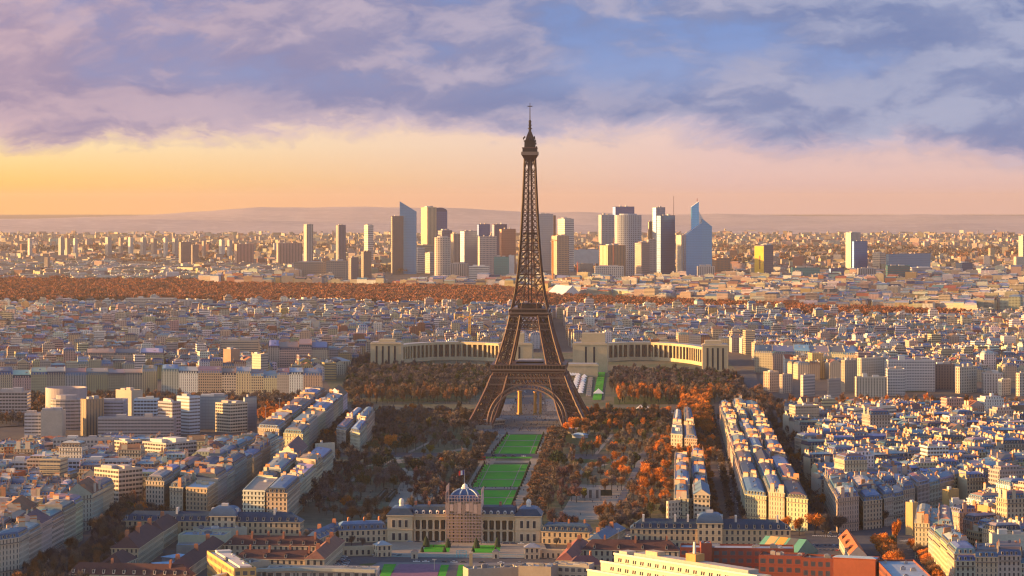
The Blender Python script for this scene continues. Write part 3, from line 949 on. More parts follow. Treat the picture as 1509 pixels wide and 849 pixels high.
def fill(where, px, ang, pal='haus', seed=1, bw=62, bd=34, street=11, h=19, hv=4.0, lot=17, z=0.0, keep=None, gap=0.0, swirl=0.0, tallp=0.0):
    """blocks of houses over a polygon of ground, with streets between"""
    rnd = random.Random(seed)
    poly = [tuple(P(x, y, z)) for x, y in px]
    xs = [p[0] for p in poly]; ys = [p[1] for p in poly]
    cx, cy = (min(xs) + max(xs)) / 2, (min(ys) + max(ys)) / 2
    rad = max(max(xs) - min(xs), max(ys) - min(ys)) * 0.75
    ca, sa = math.cos(ang), math.sin(ang)

    def wp(u, v):
        if swirl:
            u, v = u + swirl * math.sin(v * 0.0031 + seed) * 60 + swirl * 25 * math.sin(v * 0.009 + u * .004), v + swirl * math.sin(u * 0.0037 + 1.3 * seed) * 55 + swirl * 22 * math.sin(u * .011)
        return np.array((cx + u * ca - v * sa, cy + u * sa + v * ca))
    v = -rad; row = 0
    while v < rad:
        d = bd * rnd.uniform(0.8, 1.25); u = -rad + rnd.uniform(0, bw); 
        nl_row = 0
        while u < rad:
            w = bw * rnd.uniform(0.6, 1.5)
            c = wp(u + w / 2, v + d / 2)
            if inpoly(c[0], c[1], poly) and rnd.random() >= gap:
                n = max(1, round(w / lot)); hb = h + rnd.uniform(-hv, hv) * 0.6; tall = 0
                for j, (t0, t1) in enumerate(((0, .44), (.56, 1)) if d > 24 else ((0, 1),)):
                    e = 0.0
                    for i in range(n):
                        e1 = (i + 1) / n + (rnd.uniform(-.12, .12) / n if i < n - 1 else 0)
                        quad = [wp(u + w * e, v + d * t0), wp(u + w * e1, v + d * t0), wp(u + w * e1, v + d * t1), wp(u + w * e, v + d * t1)]
                        e = e1
                        m = np.mean(quad, axis=0)
                        if not inpoly(m[0], m[1], poly) or inside_hero(m[0], m[1]) or rnd.random() < 0.03:
                            continue
                        if abs(m[0]) > 0.1943 * m[1] + 45:
                            continue
                        sd = [True, i == n - 1, True, i == 0]
                        if rnd.random() < tallp:
                            add_lot(quad, hb + rnd.uniform(6, 15), 'modern' if rnd.random() < .6 else pal, [True] * 4, (where, row, m[0]), rnd)
                        else:
                            add_lot(quad, hb + rnd.uniform(-1, 1) * hv * 0.8, pal, sd, (where, row, m[0]), rnd)
            u += w + street
        v += d + street * rnd.uniform(.8, 1.2); row += 1

# ---------------------------------------------------------------- named blocks near the camera (roof-edge corners in the photograph)
block('lower-left avenue block', [(-70, 806), (28, 792), (122, 741), (20, 735)], 6, 2, h=26, pal='haus', seed=3, fix=('cream', None, None))
block('left corner block behind avenue', [(92, 736), (136, 731), (168, 714), (126, 711)], 2, 1, h=24, pal='haus', seed=5)
block('low blue roofs at left edge', [(-60, 733), (92, 735), (118, 710), (-60, 706)], 9, 3, h=15, pal='haus', seed=7, cross=True, fix=(None, 'blue slate', 'mansard'))
block('ornate left corner block', [(215, 712), (305, 717), (372, 672), (280, 672)], 5, 3, h=24, pal='haus', seed=9)
block('block behind ornate corner block', [(283, 670), (374, 671), (419, 644), (322, 648)], 4, 3, h=24, pal='haus', seed=12)
block('long block beside modern towers', [(380, 632), (446, 636), (512, 579), (456, 575)], 7, 2, h=25, pal='haus', seed=13)
block('narrow block beside left park', [(358, 727), (423, 729), (491, 666), (426, 657)], 5, 2, h=21, pal='haus', seed=15)
block('blue-domed block among dark trees', [(496, 630), (530, 636), (552, 608), (523, 606)], 2, 2, h=22, pal='haus', seed=17, fix=('cream', 'blue slate', 'mansard'))
block('pale strip block in trees', [(994, 732), (1046, 734), (1036, 671), (995, 668)], 5, 2, h=20, pal='haus', seed=19, fix=(None, None, None))
block('small block by orange trees', [(989, 640), (1027, 643), (1018, 607), (994, 605)], 2, 2, h=20, pal='haus', seed=21)
block('long sunlit avenue block', [(1098, 724), (1190, 733), (1115, 597), (1060, 593)], 12, 3, h=24, pal='haus', seed=23, fix=('cream', None, None))
block('dark terrace at right crossroads', [(1234, 738), (1300, 731), (1270, 700), (1214, 702)], 3, 2, h=23, pal='haus', seed=25, fix=('beige', 'blue slate', 'mansard'))
block('first diagonal-street terrace', [(1303, 731), (1348, 722), (1330, 704), (1275, 706)], 3, 2, h=22, pal='haus', seed=27, cross=True, fix=('beige', 'blue slate', 'mansard'))
block('second diagonal-street terrace', [(1352, 716), (1420, 700), (1400, 688), (1335, 702)], 4, 1, h=21, pal='haus', seed=29, cross=True, fix=('beige', 'zinc', 'mansard'))
block('third diagonal-street terrace', [(1424, 698), (1500, 682), (1478, 672), (1405, 686)], 4, 1, h=21, pal='haus', seed=31, cross=True, fix=('beige', 'blue slate', 'mansard'))
block('sunlit lower-right block', [(1406, 818), (1440, 818), (1400, 777), (1368, 780)], 4, 1, h=25, pal='haus', seed=33, fix=('cream', 'zinc', 'mansard'))
block('lower-right blue-roofed row', [(1408, 824), (1540, 824), (1540, 812), (1408, 812)], 4, 1, h=23, pal='haus', seed=35, cross=True, fix=('beige', 'blue slate', 'mansard'))
block('yellow block at crossroads', [(1348, 774), (1404, 777), (1402, 757), (1352, 752)], 3, 1, h=22, pal='haus', seed=37, cross=True, fix=('cream', 'zinc', 'mansard'))
block('left half of river row', [(-5, 556), (232, 552), (232, 547), (-5, 549)], 9, 1, h=24, hv=4.5, pal='haus', seed=39, cross=True, fix=(None, None, 'mansard'))
block('right half of river row', [(238, 553), (475, 555), (475, 549), (238, 547)], 10, 1, h=25, hv=4.5, pal='haus', seed=44, cross=True, fix=(None, None, 'mansard'))
block('grand slate group above river', [(127, 524), (242, 524), (242, 518), (127, 518)], 3, 1, h=28, hv=.8, pal='haus', seed=41, cross=True, fix=('beige', 'slate', 'mansard'))
block('tall beige houses beside palace', [(395, 514), (484, 514), (484, 506), (395, 506)], 4, 1, h=34, hv=2, pal='haus', seed=43, cross=True, fix=('beige', 'slate', 'mansard'))
block('long slate terrace beside palace', [(1112, 519), (1266, 524), (1262, 515), (1112, 511)], 6, 1, h=27, hv=1, pal='haus', seed=45, cross=True, fix=('beige', 'blue slate', 'mansard'))


# ---------------------------------------------------------------- modern slabs and offices: single buildings
TW = []


def tower_block(name, label, x0, x1, yt, yb, lf=0.0, mat='office_grid', col=(.4, .36, .33), roof=(.3, .28, .27), shape='box', bay=3.2, floor=3.3, cat='building', deep=None, crown=None, zt2=None, flipped=False, group=None, lcol=None):
    """one free-standing building: pixel extent x0..x1, top yt, ground yb at its nearest corner; lf is the share of its width taken by the left face"""
    Y = CAM_H * F_PX / (yb - HOR)
    k = Y / F_PX
    Wm = (x1 - x0) * k
    H = CAM_H - (yt - HOR) * k
    th = R(41) if lf > 0.01 else 0.0
    a = (1 - lf) * Wm / math.cos(th)
    b = lf * Wm / math.sin(th) if lf > 0.01 else (deep or max(12.0, Wm * 0.6))
    xc = x0 + lf * (x1 - x0) if not flipped else x1 - lf * (x1 - x0)
    s = -1 if flipped else 1
    o = empty(name, (xc - CX) * k, Y, 0, s * th, label, cat, group)
    X0, X1 = (0, a) if not flipped else (-a, 0)
    fp = [(X0, 0), (X1, 0), (X1, b), (X0, b)]
    HERO.append([tuple(np.array((o.location.x, o.location.y)) + np.array((math.cos(s * th) * u - math.sin(s * th) * v, math.sin(s * th) * u + math.cos(s * th) * v))) for u, v in inset(fp, [-3] * 4)])
    G = Geo()
    top = H
    if shape == 'box':
        G.prism(fp, 0, H, mat, col, top='', bay=bay, floor=floor)
        G.build('wall', o)
        if lcol:
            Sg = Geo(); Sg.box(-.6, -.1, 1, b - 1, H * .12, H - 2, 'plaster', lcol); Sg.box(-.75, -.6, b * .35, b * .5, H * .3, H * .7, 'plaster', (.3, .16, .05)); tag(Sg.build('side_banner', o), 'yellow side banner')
        Rf = Geo(); Rf.face([(*p, H - .02) for p in fp], 'roof_sheet', roof); Rf.frust(fp, H - .02, fp, H + 1.1, 'plaster', col); i_ = inset(fp, [.5] * 4)
        Rf.frust(i_, H, i_, H + 1.1, 'plaster', col); Rf.frust(fp, H + 1.1, i_, H + 1.1, 'plaster', col)
        Rf.build('roof', o)
        w, d = abs(a), abs(b)
        rnd = random.Random(int(x0 * 7 + yt))
        for q in range(2 if w > 20 else 1):
            Hh = Geo(); u = X0 + w * (0.3 + 0.35 * q); v = d * rnd.uniform(.3, .6); sz = min(w, d) * rnd.uniform(.14, .22)
            Hh.box(u - sz * 1.3, u + sz * 1.3, v - sz, v + sz, H, H + rnd.uniform(2, 4) * (1.0 if w < 30 else 1.4), 'plaster', rnd.choice(((.62, .57, .5), (.4, .37, .36), (.5, .4, .33)))); Hh.build('roof_hut', o)
    elif shape == 'round':
        n = 20; cx_, cy_ = a / 2, b / 2
        el_ = [(cx_ + a / 2 * math.cos(t), cy_ + b / 2 * math.sin(t)) for t in np.linspace(0, 2 * math.pi, n, endpoint=False)]
        G.prism(el_, 0, H, mat, col, top='', bay=bay, floor=floor); G.build('wall', o)
        Rf = Geo(); Rf.face([(*p, H) for p in el_], 'roof_sheet', roof); ins = [(cx_ + a * .32 * math.cos(t), cy_ + b * .32 * math.sin(t)) for t in np.linspace(0, 2 * math.pi, 12, endpoint=False)]
        Rf.prism(ins, H, H + 4, 'plaster', col); Rf.build('roof', o)
    elif shape == 'rounded_top':
        n = 10; G.prism(fp, 0, H - a * .28, mat, col, top='', bay=bay, floor=floor)
        arc = [(a / 2 - a / 2 * math.cos(t), H - a * .28 + a * .28 * math.sin(t)) for t in np.linspace(0, math.pi, n)]
        G.build('wall', o)
        Rf = Geo()
        for (u0, z0), (u1, z1) in zip(arc, arc[1:]):
            Rf.face([(u0, 0, z0), (u0, b, z0), (u1, b, z1), (u1, 0, z1)], 'roof_sheet', roof)
        Rf.face([(u, 0, z) for u, z in arc][::-1], 'curtain_glass', col, [(0, 0)] * n); Rf.face([(u, b, z) for u, z in arc], 'curtain_glass', col, [(0, 0)] * n)
        Rf.build('roof', o)
    elif shape == 'slant':                 # roof falls from the left edge to the right
        Hr = CAM_H - (zt2 - HOR) * k
        L, Rr = (H, Hr)
        nb = max(1, round(a / bay)); nf = H / floor
        G.face([(0, 0, 0), (a, 0, 0), (a, 0, Rr), (0, 0, L)], mat, col, [(0, 0), (nb, 0), (nb, Rr / floor), (0, L / floor)])
        G.face([(a, b, 0), (0, b, 0), (0, b, L), (a, b, Rr)], mat, col, [(0, 0), (nb, 0), (nb, L / floor), (0, Rr / floor)])
        G.wall((a, 0), (a, b), 0, Rr, mat, col, bay, floor); G.wall((0, b), (0, 0), 0, L, mat, col, bay, floor)
        G.build('wall', o)
        Rf = Geo(); Rf.face([(0, 0, L), (a, 0, Rr), (a, b, Rr), (0, b, L)], 'curtain_glass', roof, [(0, 0)] * 4); Rf.build('roof', o)
    if crown:
        w_, h_, c_ = crown
        Cg = Geo(); mx = (X0 + X1) / 2
        Cg.box(mx - abs(a) * w_ / 2, mx + abs(a) * w_ / 2, b * .25, b * .75, H, H + h_, 'office_strip', c_); Cg.build('crown_storey', o)
    return o


NAVY, BLUE, MAUVE, BROWN, GREYB = (.02, .05, .17), (.06, .16, .32), (.17, .15, .21), (.13, .075, .06), (.34, .29, .26)
PALE, WHITE, TEAL, PINK = (.45, .40, .37), (.62, .58, .53), (.03, .14, .17), (.42, .29, .24)
for a in [
    ('slim pale tower with sloping cap, leftmost of the separate far towers', 447, 461, 331, 404, .35, 'vertical_strip', PALE, 'box'),
    ('slim mauve tower standing alone right of the pale slim tower', 494.5, 509, 332, 402, .3, 'vertical_strip', MAUVE, 'box'),
    ('short white tower with dark top standing alone left of business district', 536, 550, 332, 400, .45, 'office_strip', WHITE, 'box'),
    ('dark slab tower with bright window grid at left end of district', 576, 594, 319, 405, .12, 'office_grid', (.16, .12, .12), 'box'),
    ('pale-gold barrel tower beside the blade tower', 620, 643, 306, 398, .42, 'vertical_strip', (.5, .38, .24), 'box'),
    ('dark blue tower with curved top behind the gold barrel tower', 638, 659, 306, 396, 0, 'curtain_glass', NAVY, 'rounded_top'),
    ('low gold-edged podium building at foot of the gold tower', 592, 640, 362, 401, .2, 'office_strip', (.5, .38, .24), 'box'),
    ('grey-mauve block tower behind the round gridded tower', 645, 666, 340, 400, .3, 'office_grid', MAUVE, 'box'),
    ('round pale tower with fine window grid and white rim', 640, 664, 350, 412, 0, 'office_grid', (.46, .40, .36), 'round'),
    ('pinkish tower right of the round gridded tower', 664, 678, 345, 402, .3, 'vertical_strip', PINK, 'box'),
    ('dusky mauve office behind the pale grid tower', 678, 703, 341, 399, .25, 'curtain_glass', (.13, .14, .2), 'box'),
    ('navy glass tower, left of two dark navy towers', 703, 722, 331, 400, .14, 'curtain_glass', NAVY, 'box'),
    ('navy and brown tower, right of two dark navy towers', 725, 747, 331, 402, .15, 'curtain_glass', (.05, .045, .1), 'box'),
    ('bronze glass tower just left of the iron tower', 736, 760, 338, 405, .12, 'curtain_glass', (.16, .08, .07), 'box'),
    ('pale tower with dense window grid below the navy towers', 704, 732, 349, 407, .1, 'office_grid', (.48, .40, .36), 'box'),
    ('teal glass block with white end wall left of iron tower', 728, 750, 379, 413, 0, 'curtain_glass', TEAL, 'box'),
    ('white windowless end block beside the teal glass block', 749.5, 758, 377, 411, 0, 'plaster', WHITE, 'box'),
    ('low white gridded office at foot of pale grid tower', 691, 721, 393, 415, 0, 'office_strip', WHITE, 'box'),
    ('low grey office with vertical fins beside round tower', 664, 690, 389, 414, 0, 'vertical_strip', (.36, .31, .3), 'box'),
    ('small white cube office below the blade tower', 588, 606, 378, 404, .3, 'plaster', WHITE, 'box'),
    ('white cube block right of the small white cube', 608, 626, 366, 402, .4, 'office_strip', WHITE, 'box'),
    ('cream block at left foot of round gridded tower', 626, 641, 373, 403, .5, 'office_strip', PALE, 'box'),
    ('long grey-brown office slab, left half of the pair near woods', 433, 480, 387, 416, 0, 'office_grid', (.30, .24, .2), 'box'),
    ('long grey-brown office slab, right half of the pair near woods', 480.5, 512, 385, 416.5, 0, 'office_grid', (.34, .27, .23), 'box'),
    ('dark mauve office right of the grey-brown slabs', 513, 528, 380, 415, .3, 'office_grid', (.17, .13, .15), 'box'),
    ('brown narrow office tower right of the grey-brown slabs', 532, 547, 371, 414, .25, 'office_grid', (.2, .14, .12), 'box'),
    ('wide apartment slab with red and white stripes, far left centre', 407, 443, 359, 398, .08, 'vertical_strip', (.50, .30, .25), 'box'),
    ('second red and white striped slab farther left', 345, 372, 360, 397, .15, 'vertical_strip', (.45, .26, .22), 'box'),
    ('tall mauve ribbed tower just right of the iron tower', 794, 815, 316, 399, 0, 'curtain_glass', (.14, .17, .24), 'box'),
    ('thin brown service shaft beside the mauve ribbed tower', 815.5, 819, 318, 399, 0, 'plaster', BROWN, 'box'),
    ('white tower with yellow left side and dark sloping cap', 822, 846, 323, 400, .42, 'office_strip', WHITE, 'box'),
    ('amber glass tower in front of the white tower', 813, 839, 348, 406, .3, 'office_grid', (.45, .30, .2), 'box'),
    ('wide low pale-blue exhibition hall with flat roof', 846, 887, 369, 396, 0, 'plaster', (.42, .48, .5), 'box'),
    ('gridded curved tower, left of the broad pair', 882, 906, 317, 405, .18, 'office_grid', (.34, .36, .40), 'box'),
    ('gridded curved tower, right and wider of the broad pair', 906, 946, 317, 407, 0, 'office_grid', (.36, .38, .42), 'round'),
    ('dark blue box tower rising behind the broad gridded pair', 903, 936, 305, 396, .12, 'curtain_glass', NAVY, 'box'),
    ('orange stepped office in front of the broad gridded pair', 884, 923, 362, 409, .3, 'vertical_strip', (.5, .26, .14), 'box'),
    ('white square-windowed office below the orange stepped office', 877, 919, 393, 415, 0, 'office_grid', (.6, .53, .46), 'box'),
    ('mauve tower with yellow left side right of gridded pair', 936, 958, 358, 412, .42, 'office_strip', (.24, .18, .2), 'box'),
    ('grey gridded tower behind the dark bronze tower', 954, 968, 353, 402, .1, 'office_grid', (.36, .30, .3), 'box'),
    ('tall dark bronze and navy glass tower with mast beside', 968, 996, 318, 411, .2, 'curtain_glass', (.016, .05, .13), 'box'),
    ('bluish tower with notched crown behind the dark bronze tower', 962, 981, 306, 400, .25, 'curtain_glass', (.09, .12, .2), 'box'),
    ('brown slender tower left of the notched-crown tower', 955, 963, 327, 399, .2, 'vertical_strip', BROWN, 'box'),
    ('pale slender tower between bronze tower and blue stepped tower', 997, 1011, 347, 404, .5, 'vertical_strip', PALE, 'box'),
    ('grey ribbed office at foot of blue stepped tower', 1028, 1053, 393, 417, 0, 'vertical_strip', (.45, .42, .41), 'box'),
    ('terracotta apartment slab right of blue stepped tower', 1050, 1078, 381, 406, .2, 'office_grid', (.4, .18, .1), 'box'),
    ('low brown office in front of the yellow-sided tower', 1077, 1106, 402, 416, .1, 'office_strip', BROWN, 'box'),
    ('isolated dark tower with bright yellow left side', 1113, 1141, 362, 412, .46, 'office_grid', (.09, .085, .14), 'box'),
    ('grey tower with white top behind dark blue gridded tower', 1247, 1270, 343, 402, .3, 'vertical_strip', (.42, .38, .38), 'box'),
    ('dark blue gridded tower in front of grey white-topped tower', 1256, 1281, 356, 406, .1, 'curtain_glass', (.02, .09, .24), 'box'),
    ('low teal glass office, leftmost of the right low offices', 1168, 1208, 395, 417.5, 0, 'curtain_glass', TEAL, 'box'),
    ('navy cube office right of the low teal office', 1222, 1246, 396, 415, .1, 'curtain_glass', NAVY, 'box'),
    ('grey office with vertical fins below the dark blue tower', 1265, 1291, 396, 417, 0, 'vertical_strip', (.36, .34, .36), 'box'),
    ('teal banded office in front of the wide blue slab', 1308, 1341, 392, 418.5, 0, 'office_strip', TEAL, 'box'),
    ('wide steel-blue office slab on the right horizon', 1306, 1381, 375, 406, .05, 'curtain_glass', (.06, .15, .28), 'box'),
    ('long low pale office right of the wide blue slab', 1344, 1406, 395, 409, 0, 'office_strip', (.4, .4, .43), 'box'),
    ('navy twin office on the far right', 1410, 1436, 388, 411, .3, 'curtain_glass', (.03, .06, .13), 'box'),
    ('pale blue low office at far right edge', 1440, 1470, 396, 413, .2, 'office_strip', (.3, .32, .36), 'box'),
    ('cream far-right tower cut by the picture edge', 1502, 1520, 348, 396, .3, 'office_strip', PALE, 'box'),
    ('cream cube block on right plain left of blue slab', 1287, 1306, 373, 400, .5, 'office_strip', (.5, .4, .32), 'box'),
]:
    lab, x0, x1, yt, yb, lf, mat, col, shp = a
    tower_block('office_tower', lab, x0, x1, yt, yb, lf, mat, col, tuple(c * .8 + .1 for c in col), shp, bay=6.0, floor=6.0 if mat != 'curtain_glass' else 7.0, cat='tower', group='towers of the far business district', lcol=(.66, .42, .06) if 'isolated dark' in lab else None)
# two towers with their own outlines
o = tower_block('office_tower', 'blade-shaped tower of blue glass with a sharply slanted top', 589, 613.5, 297, 404, .0, 'curtain_glass', (.045, .15, .31), (.09, .24, .42), 'slant', 4.5, 5, 'tower', zt2=312, deep=30)
o['group'] = 'towers of the far business district'
Y = CAM_H * F_PX / (411 - HOR); k = Y / F_PX
o = empty('office_tower', (1011 - CX) * k, Y, 0, R(6), 'blue glass tower of stepped slanting blocks with thin pointed fin', 'tower', 'towers of the far business district')
zf = lambda y: CAM_H - (y - HOR) * k


def slab(o, nm, x0, x1, zl, zr, y0, y1, col, mat='curtain_glass'):
    G = Geo(); a0, a1 = (x0 - 1011) * k, (x1 - 1011) * k
    for ya, fl in ((y0, 1), (y1, -1)):
        pts = [(a0, ya, 0), (a1, ya, 0), (a1, ya, zr), (a0, ya, zl)]; nb = (a1 - a0) / 4.5
        uv = [(0, 0), (nb, 0), (nb, zr / 5), (0, zl / 5)]
        G.face(pts[::fl], mat, col, uv[::fl])
    G.wall((a1, y0), (a1, y1), 0, zr, mat, col, 4.5, 5); G.wall((a0, y1), (a0, y0), 0, zl, mat, col, 4.5, 5)
    G.face([(a0, y0, zl), (a1, y0, zr), (a1, y1, zr), (a0, y1, zl)], 'roof_sheet', WHITE)
    return G.build(nm, o)


slab(o, 'wall', 1011, 1035, zf(346), zf(328), 0, 34, (.04, .17, .38))
slab(o, 'side_block', 1035.3, 1050, zf(322), zf(334), 3, 34, (.045, .18, .38))
slab(o, 'fin', 1020, 1031, zf(305), zf(297), 10, 22, (.06, .28, .56))
slab(o, 'shoulder', 1031.3, 1037, zf(312), zf(322), 12, 26, (.3, .34, .42))
G = Geo(); c = (1029 - 1011) * k; G.bar((c, 16, zf(297)), (c, 16, zf(292)), 1.0, 'paint', (.4, .1, .06), .5); G.build('mast', o)
Y = CAM_H * F_PX / (405 - HOR); k = Y / F_PX
G = Geo(); G.bar((0, 0, 0), (0, 0, CAM_H - (320 - HOR) * k), 2.2, 'paint', (.2, .16, .16)); G.bar((0, 0, CAM_H - (320 - HOR) * k), (0, 0, CAM_H - (289 - HOR) * k), 0.9, 'paint', (.3, .2, .18), .5)
tag(G.build('radio_mast', None, ((993.5 - CX) * k, Y + 25, 0)), 'thin tall radio mast rising beside the dark bronze tower', 'mast')

# far apartment towers on the left plain
for i, (x, w, yt) in enumerate([(40, 7, 352), (85, 9, 351), (95, 8, 351.5), (107, 7, 352), (154, 10, 350), (174, 7, 351), (188, 8, 350.5), (206, 9, 351), (221, 10, 352), (240, 7, 351), (253, 9, 352), (297, 6, 356), (322, 9, 354), (334, 8, 354)]):
    tower_block('apartment_tower', f'small sunlit tower, {ORD[i]} from left in the row along the left plain', x, x + w, yt, 381 + (i % 3), .5, 'office_strip', (WHITE, PALE, PINK)[i % 3], (.4, .35, .3), 'box', 4, 4, 'tower', group='far sunlit towers on the left plain')
tower_block('apartment_tower', 'brown-grey tower pair on left plain, left of two', 263, 281, 357, 396, .2, 'office_grid', (.28, .2, .17), (.3, .25, .2), 'box', 4, 4, 'tower')
tower_block('apartment_tower', 'brown-grey tower pair on left plain, right of two', 281.5, 292, 361, 397, .2, 'office_grid', (.24, .17, .15), (.3, .25, .2), 'box', 4, 4, 'tower')

# modern group left, before the river
BB = lambda *a, **k: tower_block('modern_block', *a, **k)
BB('dark tower with white striped balconies at the left edge', -6, 40, 579, 622, 0, 'balcony_strip', (.42, .36, .34), deep=22)
BB('curved office with ribbon windows in front of the pale drum', 72, 120, 589, 634, 0, 'office_strip', (.36, .33, .34), shape='round')
BB('block of dark and gold vertical stripes right of curved office', 117, 150, 590, 643, .3, 'vertical_strip', (.30, .22, .15))
BB('mauve-grey slab right of the striped block', 148, 182, 592, 640, 0, 'office_strip', (.32, .32, .40), deep=30)
BB('tall beige slab with white roof huts behind the mauve slab', 167, 208, 577, 628, .35, 'plaster', (.42, .36, .29), flipped=True)
BB('pale blue apartment slab with open balconies in mid row', 197, 231, 590, 634, 0, 'balcony_strip', (.40, .52, .64), deep=20)
BB('mauve windowless gable slab with balconies on its right side', 230, 265, 594, 644, .32, 'balcony_strip', (.36, .33, .37), flipped=True)
BB('tall pale blue slab with white striped flank', 258, 293, 586, 640, .4, 'office_strip', (.38, .48, .58), flipped=True)
BB('blue-glazed office with white grid right of pale slab', 293, 332, 586, 632, 0, 'curtain_glass', (.13, .2, .28), deep=24)
BB('cream gable block with white striped right flank', 315, 362, 596, 638, .48, 'balcony_strip', (.52, .47, .37), flipped=True)
BB('blue glass tower at right end of the modern group', 358, 377, 587, 634, .15, 'curtain_glass', (.12, .18, .26))
BB('long low grey slab with ribbon windows before the modern group', 144, 256, 617, 646, 0, 'office_strip', (.33, .32, .34), deep=18)
BB('small white ribbon-windowed office beside cream block', 36, 62, 611, 645, 0, 'office_strip', (.45, .45, .48), deep=20)
BB('plain cream block with arched top windows below the drum', 60, 92, 607, 646, 0, 'plaster', (.46, .40, .33), deep=20)
BB('long grey apartment slab with gridded balconies', 78, 166, 648, 690, 0, 'office_grid', (.46, .41, .37), deep=16)
BB('cream end slab with striped side right of gridded slab', 165, 206, 652, 692, .45, 'balcony_strip', (.50, .44, .37), flipped=True)
BB('pink block left of the gridded apartment slab', 40, 78, 655, 690, .38, 'office_strip', (.50, .38, .38), flipped=True)
BB('long white apartment slab with deep balconies at left edge', -8, 46, 682, 724, 0, 'balcony_strip', (.46, .47, .49), deep=16)
BB('long white apartment slab with deep balconies right of edge slab', 47, 190, 680, 722, 0, 'balcony_strip', (.46, .47, .49), deep=16)
BB('stepped cream apartment house with striped right side', 133, 205, 694, 747, .42, 'balcony_strip', (.52, .44, .35), flipped=True)
BB('terraced apartment house with sunlit roof plants', 205, 284, 655, 700, .5, 'balcony_strip', (.44, .40, .36), flipped=True)
BB('low sunlit terrace building with white roof boxes', 80, 160, 674, 694, 0, 'plaster', (.55, .45, .28), deep=12)
BB('pink blank house behind the avenue at left edge', -6, 28, 742, 800, 0, 'stone_facade', (.54, .40, .33), deep=16)
BB('wide institute with ribbon windows and dark brown attic', 325, 381, 503, 545, 0, 'office_strip', (.42, .35, .27), deep=24)
BB('white gridded apartment block in the hillside quarter', 352, 404, 473, 500, 0, 'office_grid', (.6, .52, .44), deep=20)
BB('brown blank gable tower with sunlit right side', 328, 352, 516, 560, .5, 'plaster', (.38, .24, .17), flipped=True)
BB('slim pale tower before the tall beige houses', 370, 394, 523, 565, .4, 'office_strip', (.5, .42, .34), flipped=True)
BB('long white terrace block with blue roof boxes near the woods', 185, 257, 440, 466, 0, 'office_strip', (.6, .53, .45), deep=18)
BB('white ribbed block right of the blue-boxed terrace', 262, 302, 443, 466, .2, 'vertical_strip', (.58, .51, .44))
BB('white stepped block above the sunlit yellow slab', 431, 475, 442, 463, .2, 'office_strip', (.6, .53, .46))
BB('long golden sunlit slab among hillside houses', 387, 457, 455, 472, .12, 'office_strip', (.6, .46, .24))
BB('white end-on block left of yellow crane', 443, 470, 475, 500, 0, 'plaster', (.55, .48, .38), deep=20)
# the round drum: open ring wall with a sunlit inside
Y = CAM_H * F_PX / (617 - HOR); k = Y / F_PX; r = 30.5 * k
o = empty('round_building', (92.5 - CX) * k, Y + r, 0, 0, 'pale mauve drum building with an open round rim', 'building')
H_ = CAM_H - (573 - HOR) * k
G = Geo(); G.lathe(0, 0, [(r, 0), (r, H_), (r - 1.2, H_), (r - 1.2, H_ - 10)], 40, 'plaster', (.42, .36, .36)); G.build('wall', o)
G = Geo(); G.lathe(0, 0, [(r - 1.2, H_ - 10), (0.01, H_ - 9.5)], 40, 'roof_sheet', (.4, .34, .3)); G.build('roof', o)
HERO.append([(o.location.x + r * 1.1 * math.cos(t), o.location.y + r * 1.1 * math.sin(t)) for t in np.linspace(0, 6.28, 12)])

# right bank and hillside, right of the palace
BB('pair of low sunlit houses left of the red-dotted tower', 1126, 1149, 549, 578, .35, 'stone_facade', (.5, .38, .28))
BB('low blue-roofed house right of the sunlit pair', 1149, 1169, 553, 580, .2, 'stone_facade', (.46, .36, .29), roof=(.1, .16, .26))
BB('pale tower with dotted square windows above the quay trees', 1180, 1203, 554, 594, .15, 'office_grid', (.56, .45, .40))
BB('pinkish apartment house with dark windows above quay trees', 1219, 1241, 560, 594, .1, 'office_grid', (.46, .35, .29))
BB('beige ribbed block behind the pinkish apartment house', 1240, 1265, 532, 578, .2, 'stone_facade', (.42, .34, .26))
BB('large cream block with many small windows on the hillside', 1264, 1308, 529, 576, .12, 'stone_facade', (.56, .48, .37))
BB('low cream annex with arched windows before the large cream block', 1262, 1307, 557, 585, 0, 'stone_facade', (.54, .47, .36), deep=14)
BB('white frame office with dark square windows, left lower part', 1308, 1334, 545, 583, 0, 'office_grid', (.55, .52, .5), deep=16)
BB('wide white frame office with dark square windows', 1309, 1378, 532, 577, 0, 'office_grid', (.52, .5, .5), deep=18)
BB('dark brown brick block right of the white frame office', 1378, 1407, 538, 574, 0, 'stone_facade', (.17, .13, .13), deep=18, roof=(.2, .25, .33))
BB('cream palace block with blue attic and colonnade', 1409, 1444, 542, 580, .15, 'stone_facade', (.52, .44, .34), roof=(.1, .16, .26))
BB('slate-roofed white house right of the cream palace block', 1450, 1478, 551, 580, 0, 'stone_facade', (.5, .46, .43), roof=(.1, .14, .2), deep=16)
BB('small white corner house near the right edge', 1472, 1492, 560, 583, .2, 'stone_facade', (.58, .52, .42))
BB('cream house cut by the right picture edge', 1498, 1520, 551, 584, .2, 'stone_facade', (.58, .48, .36))
BB('white terraced block in the sunlit roofs, upper tier', 1250, 1330, 604, 648, .1, 'office_strip', (.62, .54, .44))
BB('white terraced block in the sunlit roofs, wide front tier', 1255, 1345, 616, 655, .06, 'office_strip', (.66, .60, .54))
BB('white blank block with sunlit parapet behind the long roofs', 1222, 1252, 598, 628, .2, 'plaster', (.6, .55, .48))
BB('blank pale green-grey gable house behind the crossroads terrace', 1291, 1328, 703, 745, 0, 'plaster', (.42, .42, .34), deep=10)
BB('white tall gable right of the second avenue', 1232, 1256, 698, 745, .3, 'plaster', (.52, .50, .46), flipped=True)
BB('sunlit ochre blank gable beside the yellow curved block', 1336, 1354, 743, 791, .5, 'plaster', (.50, .34, .16), roof=(.08, .12, .18))
